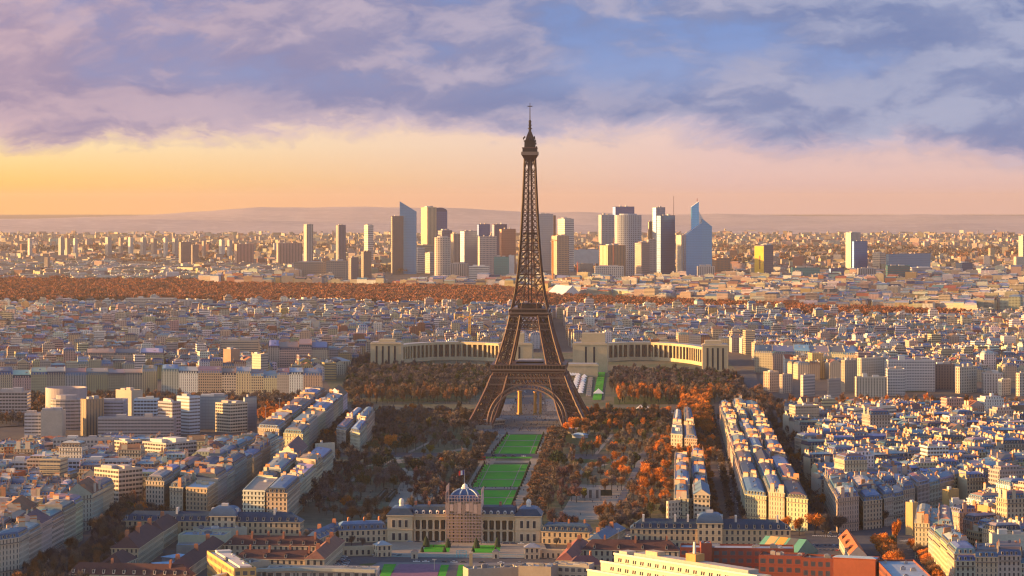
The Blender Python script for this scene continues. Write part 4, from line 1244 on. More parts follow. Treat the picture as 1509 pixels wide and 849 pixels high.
BB('ochre blank gable block right of the yellow curved block', 1443, 1482, 748, 800, .35, 'plaster', (.5, .32, .14))
BB('wide ochre gable behind the yellow curved block', 1390, 1416, 724, 770, .3, 'plaster', (.5, .31, .12))
BB('white house with blank front right of ochre gable', 1404, 1426, 742, 778, 0, 'stone_facade', (.6, .56, .5), deep=14)
BB('long white sunlit wall building above the lower right roofs', 1462, 1520, 790, 835, 0, 'plaster', (.62, .55, .42), deep=10)
BB('yellow house with green roof at right edge', 1484, 1498, 695, 735, .4, 'plaster', (.55, .36, .1), roof=(.05, .3, .16))
BB('sunlit golden house in the red and ochre cluster', 1252, 1262, 640, 668, .5, 'plaster', (.55, .36, .12))
BB('red house in the red and ochre cluster', 1264, 1292, 638, 668, .35, 'stone_facade', (.42, .14, .08))
BB('ivory house with round tower among blue roofs', 1338, 1388, 668, 705, 0, 'stone_facade', (.5, .45, .36), deep=18)
BB('sunlit front house of the strip block in the park', 982, 1050, 741, 776, .04, 'stone_facade', (.56, .48, .36), deep=16)
BB('white corner house at far end of narrow left block', 464, 492, 656, 700, .15, 'plaster', (.52, .46, .36))
BB('white office slab in the hillside behind palace, right', 1028, 1080, 471, 497, .1, 'office_strip', (.6, .55, .5))

# ---------------------------------------------------------------- school, barracks and other hand-built buildings
STONE, STONE_L, SLATE, TILE = (.48, .36, .22), (.54, .42, .27), (.028, .055, .092), (.085, .038, .036)
SLATE_L = (.065, .115, .19)


def bar_house(name, label, pl, pr, he, hr, depth, wall=STONE, roof=SLATE, cat='building', dorm=0, chim=0, mat='stone_facade', rmat='roof_sheet', bay=3.6, floor=4.2, hip=True, skew=0.0, mansard=False, dcol=None, flat=False, chcol=(.36, .15, .09), parapet=1.0, both=False):
    """long building from the eaves corners of its front wall (pixels), going back by depth"""
    a, b = P(*pl, he), P(*pr, he)
    d = b - a; L = float(np.linalg.norm(d)); rz = math.atan2(d[1], d[0])
    o = empty(name, a[0], a[1], 0, rz, label, cat)
    fp = [(0, 0), (L, 0), (L + skew, depth), (skew, depth)]
    ca, sa = math.cos(rz), math.sin(rz)
    HERO.append([(a[0] + u * ca - v * sa, a[1] + u * sa + v * ca) for u, v in inset(fp, [-3] * 4)])
    G = Geo(); G.prism(fp, 0, he, mat, wall, top='', bay=bay, floor=floor)
    ov = inset(fp, [-.5] * 4)
    if not flat:
        G.frust(inset(fp, [0.01] * 4), he - .7, ov, he - .5, 'plaster', wall); G.frust(ov, he - .5, ov, he, 'plaster', tuple(c * 1.1 for c in wall))
    G.build('wall', o)
    Rf = Geo()
    if flat:
        Rf.face([(*p, he) for p in fp], 'roof_sheet', roof); i_ = inset(fp, [.4] * 4)
        Rf.frust(fp, he, fp, he + parapet, 'plaster', wall); Rf.frust(i_, he, i_, he + parapet, 'plaster', wall); Rf.frust(fp, he + parapet, i_, he + parapet, 'plaster', wall)
    elif mansard:
        b_ = inset(ov, [1.6] * 4); c_ = inset(ov, [depth * .36] * 4)
        Rf.face([(*p, he) for p in ov], rmat, roof); Rf.frust(ov, he, b_, he + hr * .72, rmat, roof); Rf.frust(b_, he + hr * .72, c_, he + hr, rmat, tuple(x * 1.6 for x in roof), cap=True)
    else:
        e = depth * .5 if hip else 0
        r0, r1 = (e + skew / 2 - .2, depth / 2), (L - e + skew / 2 + .2, depth / 2)
        z = he; t = he + hr
        Rf.face([(*ov[0], z), (*ov[1], z), (*r1, t), (*r0, t)], rmat, roof); Rf.face([(*ov[2], z), (*ov[3], z), (*r0, t), (*r1, t)], rmat, roof)
        Rf.face([(*ov[1], z), (*ov[2], z), (*r1, t)], rmat if hip else 'plaster', roof if hip else wall); Rf.face([(*ov[3], z), (*ov[0], z), (*r0, t)], rmat if hip else 'plaster', roof if hip else wall)
        Rf.face([(*p, z) for p in ov], rmat, roof)
    rf = Rf.build('roof', o)
    if flat and depth > 9 and he > 8.9 and mat != 'grass':
        rq = random.Random(int(pl[0] * 3 + he))
        for i in range(min(9, 3 + int(L / 9))):
            U = Geo(); u, v = L * rq.uniform(.06, .94) + skew * .5, depth * rq.uniform(.2, .85); a_, b_ = rq.uniform(.5, 2.6), rq.uniform(.5, 1.6); t_ = rq.uniform(.6, 2.2)
            U.box(u - a_, u + a_, v - b_, v + b_, he + .01, he + t_, 'plaster', rq.choice(((.5, .48, .45), (.3, .3, .32), (.42, .36, .3), (.15, .16, .18)))); U.box(u - a_ * .5, u + a_ * .4, v - b_ * .5, v + b_ * .5, he + t_, he + t_ + .5, 'iron', (.2, .2, .22)); U.build('roof_unit', o)
    sl = (1.6 / (hr * .72)) if mansard else (depth / 2 / max(hr, .1))
    for i in range(dorm):
        D = Geo(); u = L * (i + .5) / dorm
        z0 = he + hr * .12; zt = z0 + min(2.3, hr * .5); y0 = -.2 + (z0 - he) * sl * .6
        D.box(u - .75, u + .75, y0, y0 + 3.2, z0, zt, 'plaster', dcol or (.42, .36, .3)); D.frust([(u - .9, y0 - .2), (u + .9, y0 - .2), (u + .9, y0 + 3.2), (u - .9, y0 + 3.2)], zt, [(u - .1, y0 + .2), (u + .1, y0 + .2), (u + .1, y0 + 3.2), (u - .1, y0 + 3.2)], zt + .7, rmat, roof, True)
        D.face([(u - .5, y0 - .02, z0 + .4), (u + .5, y0 - .02, z0 + .4), (u + .5, y0 - .02, zt - .2), (u - .5, y0 - .02, zt - .2)], 'dark_glass', (0, 0, 0))
        D.build('dormer', o)
    for i in range(chim):
        C = Geo(); u = L * (i + .7) / chim * .97; y = depth * (.42 if i % 2 else .58); t = he + hr * (1.0 if not flat else 0) 
        C.box(u - .6, u + .6, y - 1.3, y + 1.3, he + hr * .4, t + 2.0, 'plaster', chcol); C.box(u - .4, u + .4, y - 1.1, y + 1.1, t + 2.0, t + 2.6, 'plaster', POTS); C.build('chimney', o)
    return o, L


def pavilion(o, L, depth, u0, u1, he, hd, wall, roof, proud=1.6, chim=True, cat='centre_pavilion'):
    """taller centre block with a square dome roof on a long building"""
    G = Geo(); fp = [(u0, -proud), (u1, -proud), (u1, depth + proud), (u0, depth + proud)]
    G.prism(fp, 0, he, 'stone_facade', wall, top='', bay=4.4, floor=4.4); ov = inset(fp, [-.7] * 4); G.frust(fp, he - .9, ov, he - .7, 'plaster', wall); G.frust(ov, he - .7, ov, he, 'plaster', STONE_L); G.face([(*p, he) for p in ov], 'plaster', wall)
    c = G.build(cat, o)
    Rf = Geo(); prev = ov; pz = he
    for k in range(1, 7):
        t = k / 6 * math.pi / 2
        ins = inset(ov, [(1 - math.cos(t)) * (u1 - u0) * .36] * 4); z = he + hd * math.sin(t)
        Rf.frust(prev, pz, ins, z, 'roof_sheet', roof, cap=(k == 6)); prev, pz = ins, z
    m = ((u0 + u1) / 2, depth / 2)
    Rf.build('dome_roof', c)
    B = Geo(); B.box(m[0] - 2.2, m[0] + 2.2, m[1] - 2.2, m[1] + 2.2, pz, pz + 1.6, 'plaster', (.55, .5, .45)); B.build('lantern', c)
    if chim:
        for u in (u0 + .6, u1 - .6):
            C = Geo(); C.box(u - .9, u + .9, depth * .3, depth * .6, he, he + hd * .75, 'plaster', (.6, .54, .47)); C.build('chimney', c)
    return c


# school centre building
a, b = P(571, 799), P(797, 800)
EMY = float((a[1] + b[1]) / 2); EMX = float((a[0] + b[0]) / 2); EML = float(b[0] - a[0])
em = empty('school_building', EMX, EMY, 0, TA, 'stone military school with colonnades and scaffolded central dome', 'building')
HERO.append([tuple(P(x, y)) for x, y in ((560, 802), (808, 803), (806, 785), (562, 785))])
hw = EML / 2; dc = 8.5; D_ = 20
G = Geo()
for s in (-1, 1):
    # recessed wall behind the columns, colonnade shade put into its colour
    x0, x1 = sorted((s * 11, s * (hw - 17)))
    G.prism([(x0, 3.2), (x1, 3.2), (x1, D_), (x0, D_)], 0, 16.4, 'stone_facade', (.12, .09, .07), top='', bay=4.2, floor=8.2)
    G.box(x0, x1, -.4, 3.2, 15.0, 17.6, 'plaster', STONE); G.box(x0, x1, -.9, 3.2, 17.2, 17.7, 'plaster', STONE_L)
    G.box(x0, x1, -.2, 3.2, 7.6, 8.6, 'plaster', STONE)
    G.box(x0, x1, -.3, 3.2, 0, .7, 'plaster', STONE_L)
    G.box(x0, x1, 1.0, D_ - 1, 17.6, 19.0, 'plaster', STONE)
G.box(-11, 11, -3, D_ + 3, 0, 24, 'stone_facade', STONE)
G.build('wall', em)
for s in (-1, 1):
    x0, x1 = s * (hw - 17), s * hw
    lo, hi = min(x0, x1), max(x0, x1)
    Pv = Geo(); fp = [(lo, -2.2), (hi, -2.2), (hi, D_ + 2), (lo, D_ + 2)]
    Pv.prism(fp, 0, 18.4, 'plaster', STONE_L, top=''); ov = inset(fp, [-.8] * 4); Pv.frust(fp, 17.2, ov, 17.6, 'plaster', STONE); Pv.frust(ov, 17.6, ov, 18.4, 'plaster', STONE_L); Pv.face([(*p, 18.4) for p in ov], 'plaster', STONE)
    Pv.box(lo - .3, hi + .3, -2.5, D_ + 2.3, 8.2, 8.8, 'plaster', STONE)
    pv = Pv.build('corner_pavilion', em)
    for i in range(3):
        for z0, z1 in ((1.6, 6.2), (10.2, 15.0)):
            Wd = Geo(); u = lo + (hi - lo) * (i + 1) / 4
            Wd.box(u - 1.5, u + 1.5, -2.42, -2.1, z0 - .4, z1 + .6, 'plaster', (.56, .45, .31)); Wd.box(u - .95, u + .95, -2.5, -2.3, z0, z1, 'dark_glass', (0, 0, 0)); Wd.build('window', pv)
    Rf = Geo(); Rf.frust(ov, 18.4, inset(ov, [3.6] * 4), 22.6, 'roof_sheet', SLATE); Rf.frust(inset(ov, [3.6] * 4), 22.6, inset(ov, [6] * 4), 23.4, 'roof_sheet', SLATE_L, True)
    rf = Rf.build('roof', pv)
    B = Geo(); m = (lo + hi) / 2; B.lathe(m, 9, [(1.8, 22.0), (1.5, 25.0), (1.8, 25.6), (1.7, 27), (1.0, 28.2), (.2, 28.6)], 14, 'plaster', (.62, .58, .52)); B.build('turret', pv)
    # long roof with round dormers
    x0, x1 = sorted((s * 11, s * (hw - 17)))
    Rf = Geo(); fp = [(x0, .8), (x1, .8), (x1, D_ - .5), (x0, D_ - .5)]
    Rf.frust(fp, 19.0, [(x0, 4.0), (x1, 4.0), (x1, D_ - 4), (x0, D_ - 4)], 23.6, 'roof_sheet', SLATE); Rf.frust([(x0, 4.0), (x1, 4.0), (x1, D_ - 4), (x0, D_ - 4)], 23.6, [(x0, 9.5), (x1, 9.5), (x1, D_ - 9.5), (x0, D_ - 9.5)], 24.4, 'roof_sheet', SLATE, True)
    Rf.build('roof', em)
    for i in range(5):
        u = x0 + (x1 - x0) * (i + .5) / 5
        Dg = Geo(); Dg.lathe(u, 1.6, [(1.15, 19.1), (1.15, 20.4), (.8, 21.2), (0.05, 21.6)], 10, 'plaster', (.55, .52, .48)); Dg.box(u - .5, u + .5, .38, .6, 19.5, 20.5, 'dark_glass', (0, 0, 0)); Dg.build('dormer', em)
    for i in range(6):
        u = x0 + (x1 - x0) * (i + .25) / 5.5
        for z0, z1, r in ((.7, 7.6, .85), (8.6, 15.0, .75)):
            Cg = Geo(); Cg.lathe(u, .6, [(r * 1.3, z0), (r * 1.3, z0 + .4), (r, z0 + .5), (r * .85, z1 - .6), (r * 1.3, z1 - .4), (r * 1.3, z1)], 10, 'plaster', (.58, .47, .33)); Cg.build('column', em)
    for i in range(2):
        Cg = Geo(); u = x0 + (x1 - x0) * (.05 + .38 * i if s < 0 else .55 + .4 * i); Cg.box(u - .8, u + .8, 8, 11, 22, 26.6, 'plaster', (.33, .14, .09)); Cg.build('chimney', em)
# dome
G = Geo(); o8 = lambda r: [(r * math.cos(R(22.5 + 45 * i)), 8.5 + r * math.sin(R(22.5 + 45 * i))) for i in range(8)]
G.frust([(-10.5, -2), (10.5, -2), (10.5, 19), (-10.5, 19)], 24, [(-9.8, -1.3), (9.8, -1.3), (9.8, 18.3), (-9.8, 18.3)], 27.5, 'plaster', STONE, True)
dm = G.build('dome_drum', em)
G = Geo(); prev = [(-9.4, -.9), (9.4, -.9), (9.4, 17.9), (-9.4, 17.9)]; pz = 27.5
for k in range(1, 9):
    t = k / 8 * math.pi / 2 * .92
    w = 9.4 * math.cos(t) ** .8 + .3
    c = [(-w, 8.5 - w), (w, 8.5 - w), (w, 8.5 + w), (-w, 8.5 + w)]; z = 27.5 + 8.0 * math.sin(t)
    G.frust(prev, pz, c, z, 'roof_sheet', (.055, .11, .21), cap=(k == 8)); prev, pz = c, z
for s in (-1, -.33, .33, 1):
    for k in range(6):
        t0, t1 = k / 7 * math.pi / 2, (k + 1) / 7 * math.pi / 2
        f = lambda t: ((9.4 * math.cos(t) ** .8 + .5) * s, 8.5 - (9.4 * math.cos(t) ** .8 + .5), 27.5 + 8.1 * math.sin(t))
        G.bar(f(t0), f(t1), .35, 'roof_sheet', (.30, .38, .48))
dr = G.build('dome_roof', em)
G = Geo(); G.lathe(0, 8.5, [(2.6, 35), (2.6, 36.4), (1.9, 36.6), (1.9, 37.6), (1.0, 38.4), (.2, 38.8)], 12, 'plaster', (.68, .66, .63)); G.build('lantern', em)
# scaffolding wrapped in pale mesh, a thing of its own
sc = empty('scaffolding', EMX, EMY, 0, TA, 'pinkish scaffolding with stair zigzags wrapped round the school dome front', 'scaffolding')
G = Geo()
for lv in range(17):
    z = 2 * lv
    for y in (-5.4, -3.6):
        G.bar((-11.8, y, z), (11.8, y, z), .11, 'paint', (.52, .36, .32))
for i in range(13):
    u = -11.8 + 23.6 * i / 12
    for y in (-5.4, -3.6):
        G.bar((u, y, 0), (u, y, 32), .12, 'paint', (.52, .36, .32))
    if i % 3 == 0:
        for lv in range(8):
            G.bar((u, -5.4, 4 * lv), (u + 1.97, -5.4, 4 * lv + 2), .09, 'paint', (.52, .36, .32)); G.bar((u + 1.97, -5.4, 4 * lv + 2), (u, -5.4, 4 * lv + 4), .09, 'paint', (.52, .36, .32))
for s in (-1, 1):
    for y in np.linspace(-3.6, 20, 8):
        G.bar((s * 11.8, y, 0), (s * 11.8, y, 38 if s < 0 else 36), .12, 'paint', (.52, .36, .32))
    for lv in range(18):
        G.bar((s * 11.8, -5.4, 2 * lv), (s * 11.8, 20, 2 * lv), .1, 'paint', (.52, .36, .32))
G.build('frame', sc)
G = Geo()
for lv in range(1, 16, 2):
    G.box(-11.6, 11.6, -5.2, -3.7, 2 * lv + .05, 2 * lv + .2, 'plaster', (.42, .30, .26))
G.build('deck', sc)
G = Geo(); 
for i in range(9):
    u = -11.9 + 23.8 * i / 9; kk = (.8, 1.1, .7, 1.0, .6, 1.15, .85, 1.05, .75)[i]
    G.box(u + .12, u + 2.5, -5.62, -5.56, 19.5 + (i * 7 % 4) * .7, 27.5 - (i * 5 % 3) * .6, 'cloth', (.55 * kk, .36 * kk, .28 * kk))
G.box(-12.1, -12.0, -5.5, 14, 20, 34, 'cloth', (.62, .40, .30)); G.box(12.0, 12.1, -5.5, 14, 20, 32, 'cloth', (.6, .46, .42)); G.build('mesh_sheet', sc)
# flag on the dome
fl = empty('flag', EMX - 0.5 + 8.5 * .057, EMY + 8.5, 38.6, 0, 'blue, white and red flag flying above the school dome', 'flag')
G = Geo(); G.bar((0, 0, 0), (0, 0, 9.5), .16, 'paint', (.6, .6, .6), .1); G.build('pole', fl)
G = Geo()
for i in range(6):
    u0, u1 = -i * .62, -(i + 1) * .62; c = ((.02, .03, .2), (.75, .75, .73), (.55, .03, .02))[i // 2]
    y0, y1 = .35 * math.sin(i * .9), .35 * math.sin((i + 1) * .9)
    G.face([(u0, y0, 6.2 - i * .1), (u1, y1, 6.1 - i * .1), (u1, y1, 9.1 - i * .1), (u0, y0, 9.2 - i * .1)], 'cloth', c); G.face([(u0, y0 + .05, 6.2 - i * .1), (u0, y0 + .05, 9.2 - i * .1), (u1, y1 + .05, 9.1 - i * .1), (u1, y1 + .05, 6.1 - i * .1)], 'cloth', c)
G.build('cloth', fl)

bh = bar_house
o, L = bh('school_wing', 'dormered blue-roofed wing joining the school on its left', (500, 782), (570, 780), 8.5, 5.5, 11, STONE_L, SLATE_L, dorm=8, chim=3, mansard=True)
o, L = bh('school_wing', 'dormered blue-roofed wing joining the school on its right', (798, 783), (868, 785), 8.5, 5.5, 11, STONE, SLATE, dorm=8, chim=3, mansard=True)
o, L = bh('school_wing', 'blue-roofed wing with skylights running towards camera left of school', (470, 794), (508, 777), 8.0, 4.5, 10, STONE, SLATE_L, dorm=6, chim=2)
o, L = bh('school_wing', 'blue-roofed wing with skylights running towards camera right of school', (900, 778), (866, 796), 8.0, 4.5, 10, STONE, SLATE_L, dorm=6, chim=2)
o, L = bh('barracks', 'long slate-roofed barracks with domed centre, left of the school', (180, 767), (442, 770), 12.5, 6.0, 15, STONE, SLATE, dorm=22, chim=0)
pavilion(o, L, 15, L * .498, L * .64, 16.5, 6.0, STONE_L, (.05, .10, .18))
for f in (.30, .85):
    C = Geo(); C.box(L * f - .7, L * f + .7, 5, 10, 14, 21, 'plaster', (.6, .54, .47)); C.build('chimney', o)
o, L = bh('barracks', 'long slate-roofed barracks with domed centre, right of the school', (929, 779), (1165, 781), 12.5, 6.0, 15, STONE, SLATE, dorm=20, chim=0)
pavilion(o, L, 15, L * .42, L * .575, 16.8, 6.0, STONE_L, (.05, .10, .18))
for f in (.08, .28, .36, .66, .92):
    C = Geo(); C.box(L * f - .7, L * f + .7, 5, 10, 14, 21, 'plaster', (.6, .54, .47)); C.build('chimney', o)
bh('barracks', 'long brown-roofed barracks row nearer the school, upper of two', (330, 803), (474, 805), 7.5, 5.8, 12, STONE_L, TILE, dorm=8, chim=6, rmat='roof_tile')
bh('barracks', 'long brown-roofed barracks row, lower of two parallel rows', (345, 823), (466, 825), 7.5, 5.2, 12, STONE_L, TILE, dorm=4, chim=4, rmat='roof_tile')
bh('barracks', 'reddish barracks wing with blue skylights and pale right wall', (478, 824), (508, 797), 9, 4.5, 12, STONE_L, (.24, .10, .06), dorm=0, chim=3, rmat='roof_tile')
bh('barracks', 'diagonal brown-roofed wing at left of the parallel barracks rows', (262, 848), (330, 800), 8, 5.5, 12, STONE, TILE, dorm=0, chim=3, rmat='roof_tile')
bh('barracks', 'large brown-roofed barracks with long pale right wall', (204, 808), (240, 783), 14, 7, 17, STONE, TILE, dorm=0, chim=4, rmat='roof_tile', floor=4.0, bay=3.0)
bh('barracks', 'brown-roofed barracks end adjoining the large barracks', (241, 783), (264, 768), 12, 6, 14, STONE_L, TILE, dorm=0, chim=1, rmat='roof_tile')
bh('barracks', 'small brown hipped roof before the large barracks', (180, 832), (202, 822), 9, 6, 14, STONE_L, TILE, dorm=0, chim=0, rmat='roof_tile')
bh('barracks', 'front brown mansard barracks with a row of white dormers', (100, 846), (280, 850), 9, 6.5, 11, STONE_L, TILE, dorm=12, chim=2, rmat='roof_tile', dcol=(.66, .58, .48))
bh('hall_building', 'low pale yellow hall with flat blue-grey roof', (262, 790), (330, 791), 9, 0, 22, (.46, .44, .30), (.16, .22, .30), flat=True, mat='plaster')
bh('hall_building', 'low pale hall with flat roof beside the yellow hall', (298, 783), (364, 779), 9, 0, 18, (.44, .40, .30), (.16, .21, .29), flat=True, mat='plaster')
bh('hall_building', 'small grey annex below the pale yellow hall', (260, 805), (298, 805), 6, 0, 12, (.38, .35, .30), (.20, .26, .34), flat=True, mat='plaster')
bh('shed', 'light blue metal shed roof between barracks', (226, 833), (264, 832), 5, 1.2, 12, (.3, .36, .42), (.28, .46, .60), mat='plaster')
bh('shed', 'second light blue shed roof right of the first', (256, 822), (280, 818), 5, 1.2, 10, (.3, .36, .42), (.34, .50, .64), mat='plaster')
bh('gate_house', 'low cream gate house with dark windows left of blue fence', (505, 809), (556, 808), 4.8, 0, 7, STONE_L, (.3, .27, .24), flat=True)
bh('gate_house', 'cream gate pavilion with blue door left of blue fence', (556, 804), (577, 803), 8, 2.5, 8, STONE_L, (.3, .33, .35))
bh('gate_house', 'cream gate pavilion with blue door right of blue fence', (773, 807), (795, 807), 8, 2.5, 8, STONE_L, (.26, .27, .3))
bh('gate_house', 'low cream gate house with blue windows right of fence', (796, 813), (850, 814), 4.8, 0, 7, STONE_L, (.3, .27, .24), flat=True)
bh('barracks', 'brown-roofed barracks behind the white stepped building', (858, 810), (1000, 812), 9, 6, 12, STONE_L, TILE, dorm=4, chim=3, rmat='roof_tile')
bh('barracks', 'red-tiled wing towards camera right of the gate house', (846, 826), (868, 800), 8, 4.5, 11, STONE, (.24, .08, .06), dorm=0, chim=2, rmat='roof_tile')
bh('barracks', 'low purple-brown hipped roof right of gate houses', (838, 833), (890, 832), 6, 5, 13, STONE, (.12, .06, .07), dorm=0, chim=1, rmat='roof_tile')

# foreground: white stepped building, red brick blocks, orange roofs
A, B = P(905, 817, 24), P(1108, 849, 24)
d = B - A; L = float(np.linalg.norm(d)); rz = math.atan2(d[1], d[0])
o = empty('stepped_building', A[0], A[1], 0, rz, 'white sunlit stepped building with slanted window rows at bottom', 'building')
for nm, off, z0, z1, e0 in (('upper_tier', 0, 0, 24.0, 0), ('middle_tier', -6, 0, 19.5, -5), ('lower_tier', -12, 0, 14.5, -10)):
    G = Geo(); G.box(e0, L + 4, off, off + 11 if nm == 'upper_tier' else off + 6.0, z0, z1, 'plaster', (.56, .48, .34)); G.box(e0 - .3, L + 4.3, off - .35, off + .3, z1 - .1, z1 + 1.0, 'plaster', (.70, .62, .50))
    t = G.build(nm, o)
    for i in range(17 if nm == 'upper_tier' else 18):
        Wg = Geo(); u = 5 + i * (L - 6) / 17
        for s in (-.9, .9):
            Wg.face([(u + s - .7, off - .06, z1 - 3.9), (u + s + .4, off - .06, z1 - 3.9), (u + s + .8, off - .06, z1 - 1.8), (u + s - .3, off - .06, z1 - 1.8)], 'dark_glass', (0, 0, 0))
        Wg.build('window', t)
G = Geo(); G.box(14, L - 6, 3, 11, 24.0, 26.2, 'plaster', (.42, .36, .3)); G.box(24, 34, 3, 9, 26.2, 28.5, 'plaster', (.55, .4, .25)); G.box(2, 9, 2, 9, 24, 26.2, 'plaster', (.5, .43, .33)); G.build('roof_hut', o)
G = Geo(); G.box(58, 66, 3, 10, 26.2, 30.5, 'plaster', (.5, .27, .09)); G.bar((62, 6, 30.5), (62, 6, 37), .7, 'paint', (.6, .55, .5), .5); G.build('roof_plant', o)
HERO.append([tuple(P(x, y)) for x, y in ((850, 900), (1130, 930), (1130, 850), (890, 830))])
BRICK = (.22, .055, .036)
bh('brick_building', 'long dark red brick block behind the white stepped building', (1002, 809), (1170, 811), 22, 0, 18, BRICK, (.4, .4, .42), flat=True, mat='office_grid', bay=5, floor=4.5)
bh('brick_building', 'red brick stair tower on the long brick block', (1033, 803), (1049, 803), 25, 0, 10, (.3, .075, .045), (.4, .35, .33), flat=True, mat='plaster')
bh('brick_building', 'orange-red brick block with paired windows at bottom', (1182, 824), (1291, 828), 21, 0, 16, (.225, .055, .032), (.2, .1, .08), flat=True, mat='office_grid', bay=4.5, floor=5)
o, L = bh('brick_building', 'brick block with pale roof and blue skylight at bottom right', (1291, 827), (1322, 860), 20, 0, 22, (.24, .07, .04), (.34, .38, .42), flat=True, mat='office_grid')
bh('skylight', 'long pale ribbed skylight on the orange-red brick block', (1228, 821), (1290, 824), 23.0, 1.0, 6, (.32, .085, .04), (.36, .46, .5), mat='plaster')
bh('brick_building', 'low dark red brick link between the two brick blocks', (1118, 820), (1182, 822), 20, 0, 15, BRICK, (.30, .12, .09), flat=True, mat='office_grid', bay=5, floor=4.5)
# tent-roofed court, orange-tiled house
o, L = bh('tent_hall', 'green and orange striped tent roof over a sports hall', (1112, 812), (1172, 818), 7, 8.5, 26, (.12, .25, .2), (.10, .30, .22), hip=False, mat='plaster', rmat='cloth')
G = Geo()
for u, c in ((.12, (.50, .32, .14)), (.36, (.62, .28, .06)), (.62, (.08, .09, .1))):
    w = L * .2; x0 = L * u
    y = lambda t: -.5 + t * 13.5; z = lambda t: 7.06 + t * 8.5
    G.face([(x0, y(0), z(0)), (x0 + w, y(0), z(0)), (x0 + w, y(1), z(1)), (x0, y(1), z(1))], 'cloth', c)
G.build('stripe', o)
o, L = bh('tiled_house', 'narrow house with bright orange tiled roof and dark dormers', (1276, 818), (1259, 792), 8, 5.5, 10, (.50, .42, .33), (.40, .12, .04), dorm=0, chim=0, rmat='roof_tile', hip=False)
for i in range(3):
    Dg = Geo(); u = L * (i + .6) / 3.3; Dg.box(u - 1.5, u + 1.5, 6.8, 9.4, 8.6, 11.4, 'dark_glass', (0, 0, 0)); Dg.frust([(u - 1.9, 6.4), (u + 1.9, 6.4), (u + 1.9, 9.7), (u - 1.9, 9.7)], 11.4, [(u - .1, 6), (u + .1, 6), (u + .1, 8), (u - .1, 8)], 12.4, 'roof_tile', (.4, .12, .04), True); Dg.build('dormer', o)
# sunlit gold building and curved roof at the bottom
o, L = bh('office_building', 'bright orange sunlit office front with white roof at bottom', (305, 814), (345, 840), 17, 0, 13, (.62, .36, .12), (.60, .53, .47), flat=True, mat='office_grid', bay=4, floor=4)
G = Geo(); G.box(6, L - 3, 4, 11, 17.2, 18.6, 'plaster', (.6, .52, .45)); G.box(10, 16, 3, 12, 18.6, 19.6, 'plaster', (.6, .56, .5)); G.build('roof_hut', o)
bh('office_building', 'low beige block right of the orange sunlit front', (348, 835), (396, 828), 14, 0, 16, (.42, .33, .24), (.45, .37, .29), flat=True, mat='plaster')
bh('office_building', 'long white-walled building with dark windows and curved rim at bottom', (392, 841), (556, 842), 11, 0, 16, (.60, .50, .42), (.24, .25, .24), flat=True, mat='office_grid', bay=5, floor=5.5)
G = Geo(); c0 = P(330, 840, 13)
arc = [P(x, y, 13) for x, y in ((300, 858), (318, 849), (345, 842), (380, 838.5), (430, 837), (490, 838), (552, 840))]
for p, q in zip(arc, arc[1:]):
    d = (q - p) / np.linalg.norm(q - p); n = np.array((-d[1], d[0]))
    G.prism(ccw([tuple(p), tuple(q), tuple(q + n * 3), tuple(p + n * 3)]), 11.2, 13, 'plaster', (.36, .36, .30))
    for t in (0.1, .5):
        c = p + (q - p) * t; G.bar((c[0], c[1] + 1, 0), (c[0], c[1] + 1, 11.2), .5, 'plaster', (.4, .34, .28))
tag(G.build('canopy_roof'), 'long curved concrete canopy sweeping along the bottom edge', 'canopy')
bh('office_building', 'flat beige block with orange sunlit roof edge at bottom centre', (764, 836), (812, 838), 13, 0, 15, (.30, .25, .20), (.4, .36, .34), flat=True, mat='plaster')
bh('office_building', 'pale windowed block right of the flat beige block', (812, 834), (868, 836), 12, 0, 14, (.46, .40, .30), (.4, .32, .26), flat=True, mat='office_grid')
bh('office_building', 'long low beige roofs before the right gate house', (690, 841), (764, 838), 9, 0, 12, (.40, .33, .25), (.44, .36, .28), flat=True, mat='plaster')
G = Geo(); p = P(695, 842); G.box(-1, 1, -1, 1, 0, 15, 'plaster', (.6, .4, .2)); G.box(-1.3, 1.3, -1.3, 1.3, 15, 16, 'plaster', (.6, .45, .3))
tag(G.build('chimney_stack', None, (p[0], p[1] - 30, 0)), 'square pale orange chimney stack at bottom centre', 'chimney')
# turquoise fence with gate and two stone sentry piers
fn = empty('fence', *P(680, 823), 0, TA, 'turquoise iron fence with tall gate before the school forecourt', 'fence')
G = Geo(); fc = (.10, .42, .52)
for i in range(150):
    u = -50 + i * .67; y = 6.0 * max(0, (abs(u) - 38) / 12) ** 1.3
    G.bar((u, y, .6), (u, y, 3.0), .06, 'paint', fc)
for z in (.7, 2.7):
    for u in np.arange(-50, 50, 2.0):
        f = lambda u: 6.0 * max(0, (abs(u) - 38) / 12) ** 1.3
        G.bar((u, f(u), z), (u + 2, f(u + 2), z), .08, 'paint', fc)
G.build('railing', fn)
G = Geo()
for u in np.arange(-50, 50, 2.0):
    f = lambda u: 6.0 * max(0, (abs(u) - 38) / 12) ** 1.3
    G.bar((u, f(u), .3), (u + 2, f(u + 2), .3), .3, 'plaster', (.45, .42, .38))
G.build('base_wall', fn)
G = Geo()
for s in (-3.2, -1.1, 1.1, 3.2):
    G.bar((s, -.3, 0), (s, -.3, 5.2), .16, 'paint', fc)
for z in (.4, 2.2, 4.0, 5.0):
    G.bar((-3.2, -.3, z), (3.2, -.3, z), .1, 'paint', fc)
for i in range(14):
    G.bar((-3.2 + i * .49, -.3, .4), (-3.2 + i * .49, -.3, 5.8 - .12 * abs(i - 6.5)), .05, 'paint', fc)
G.build('gate', fn)
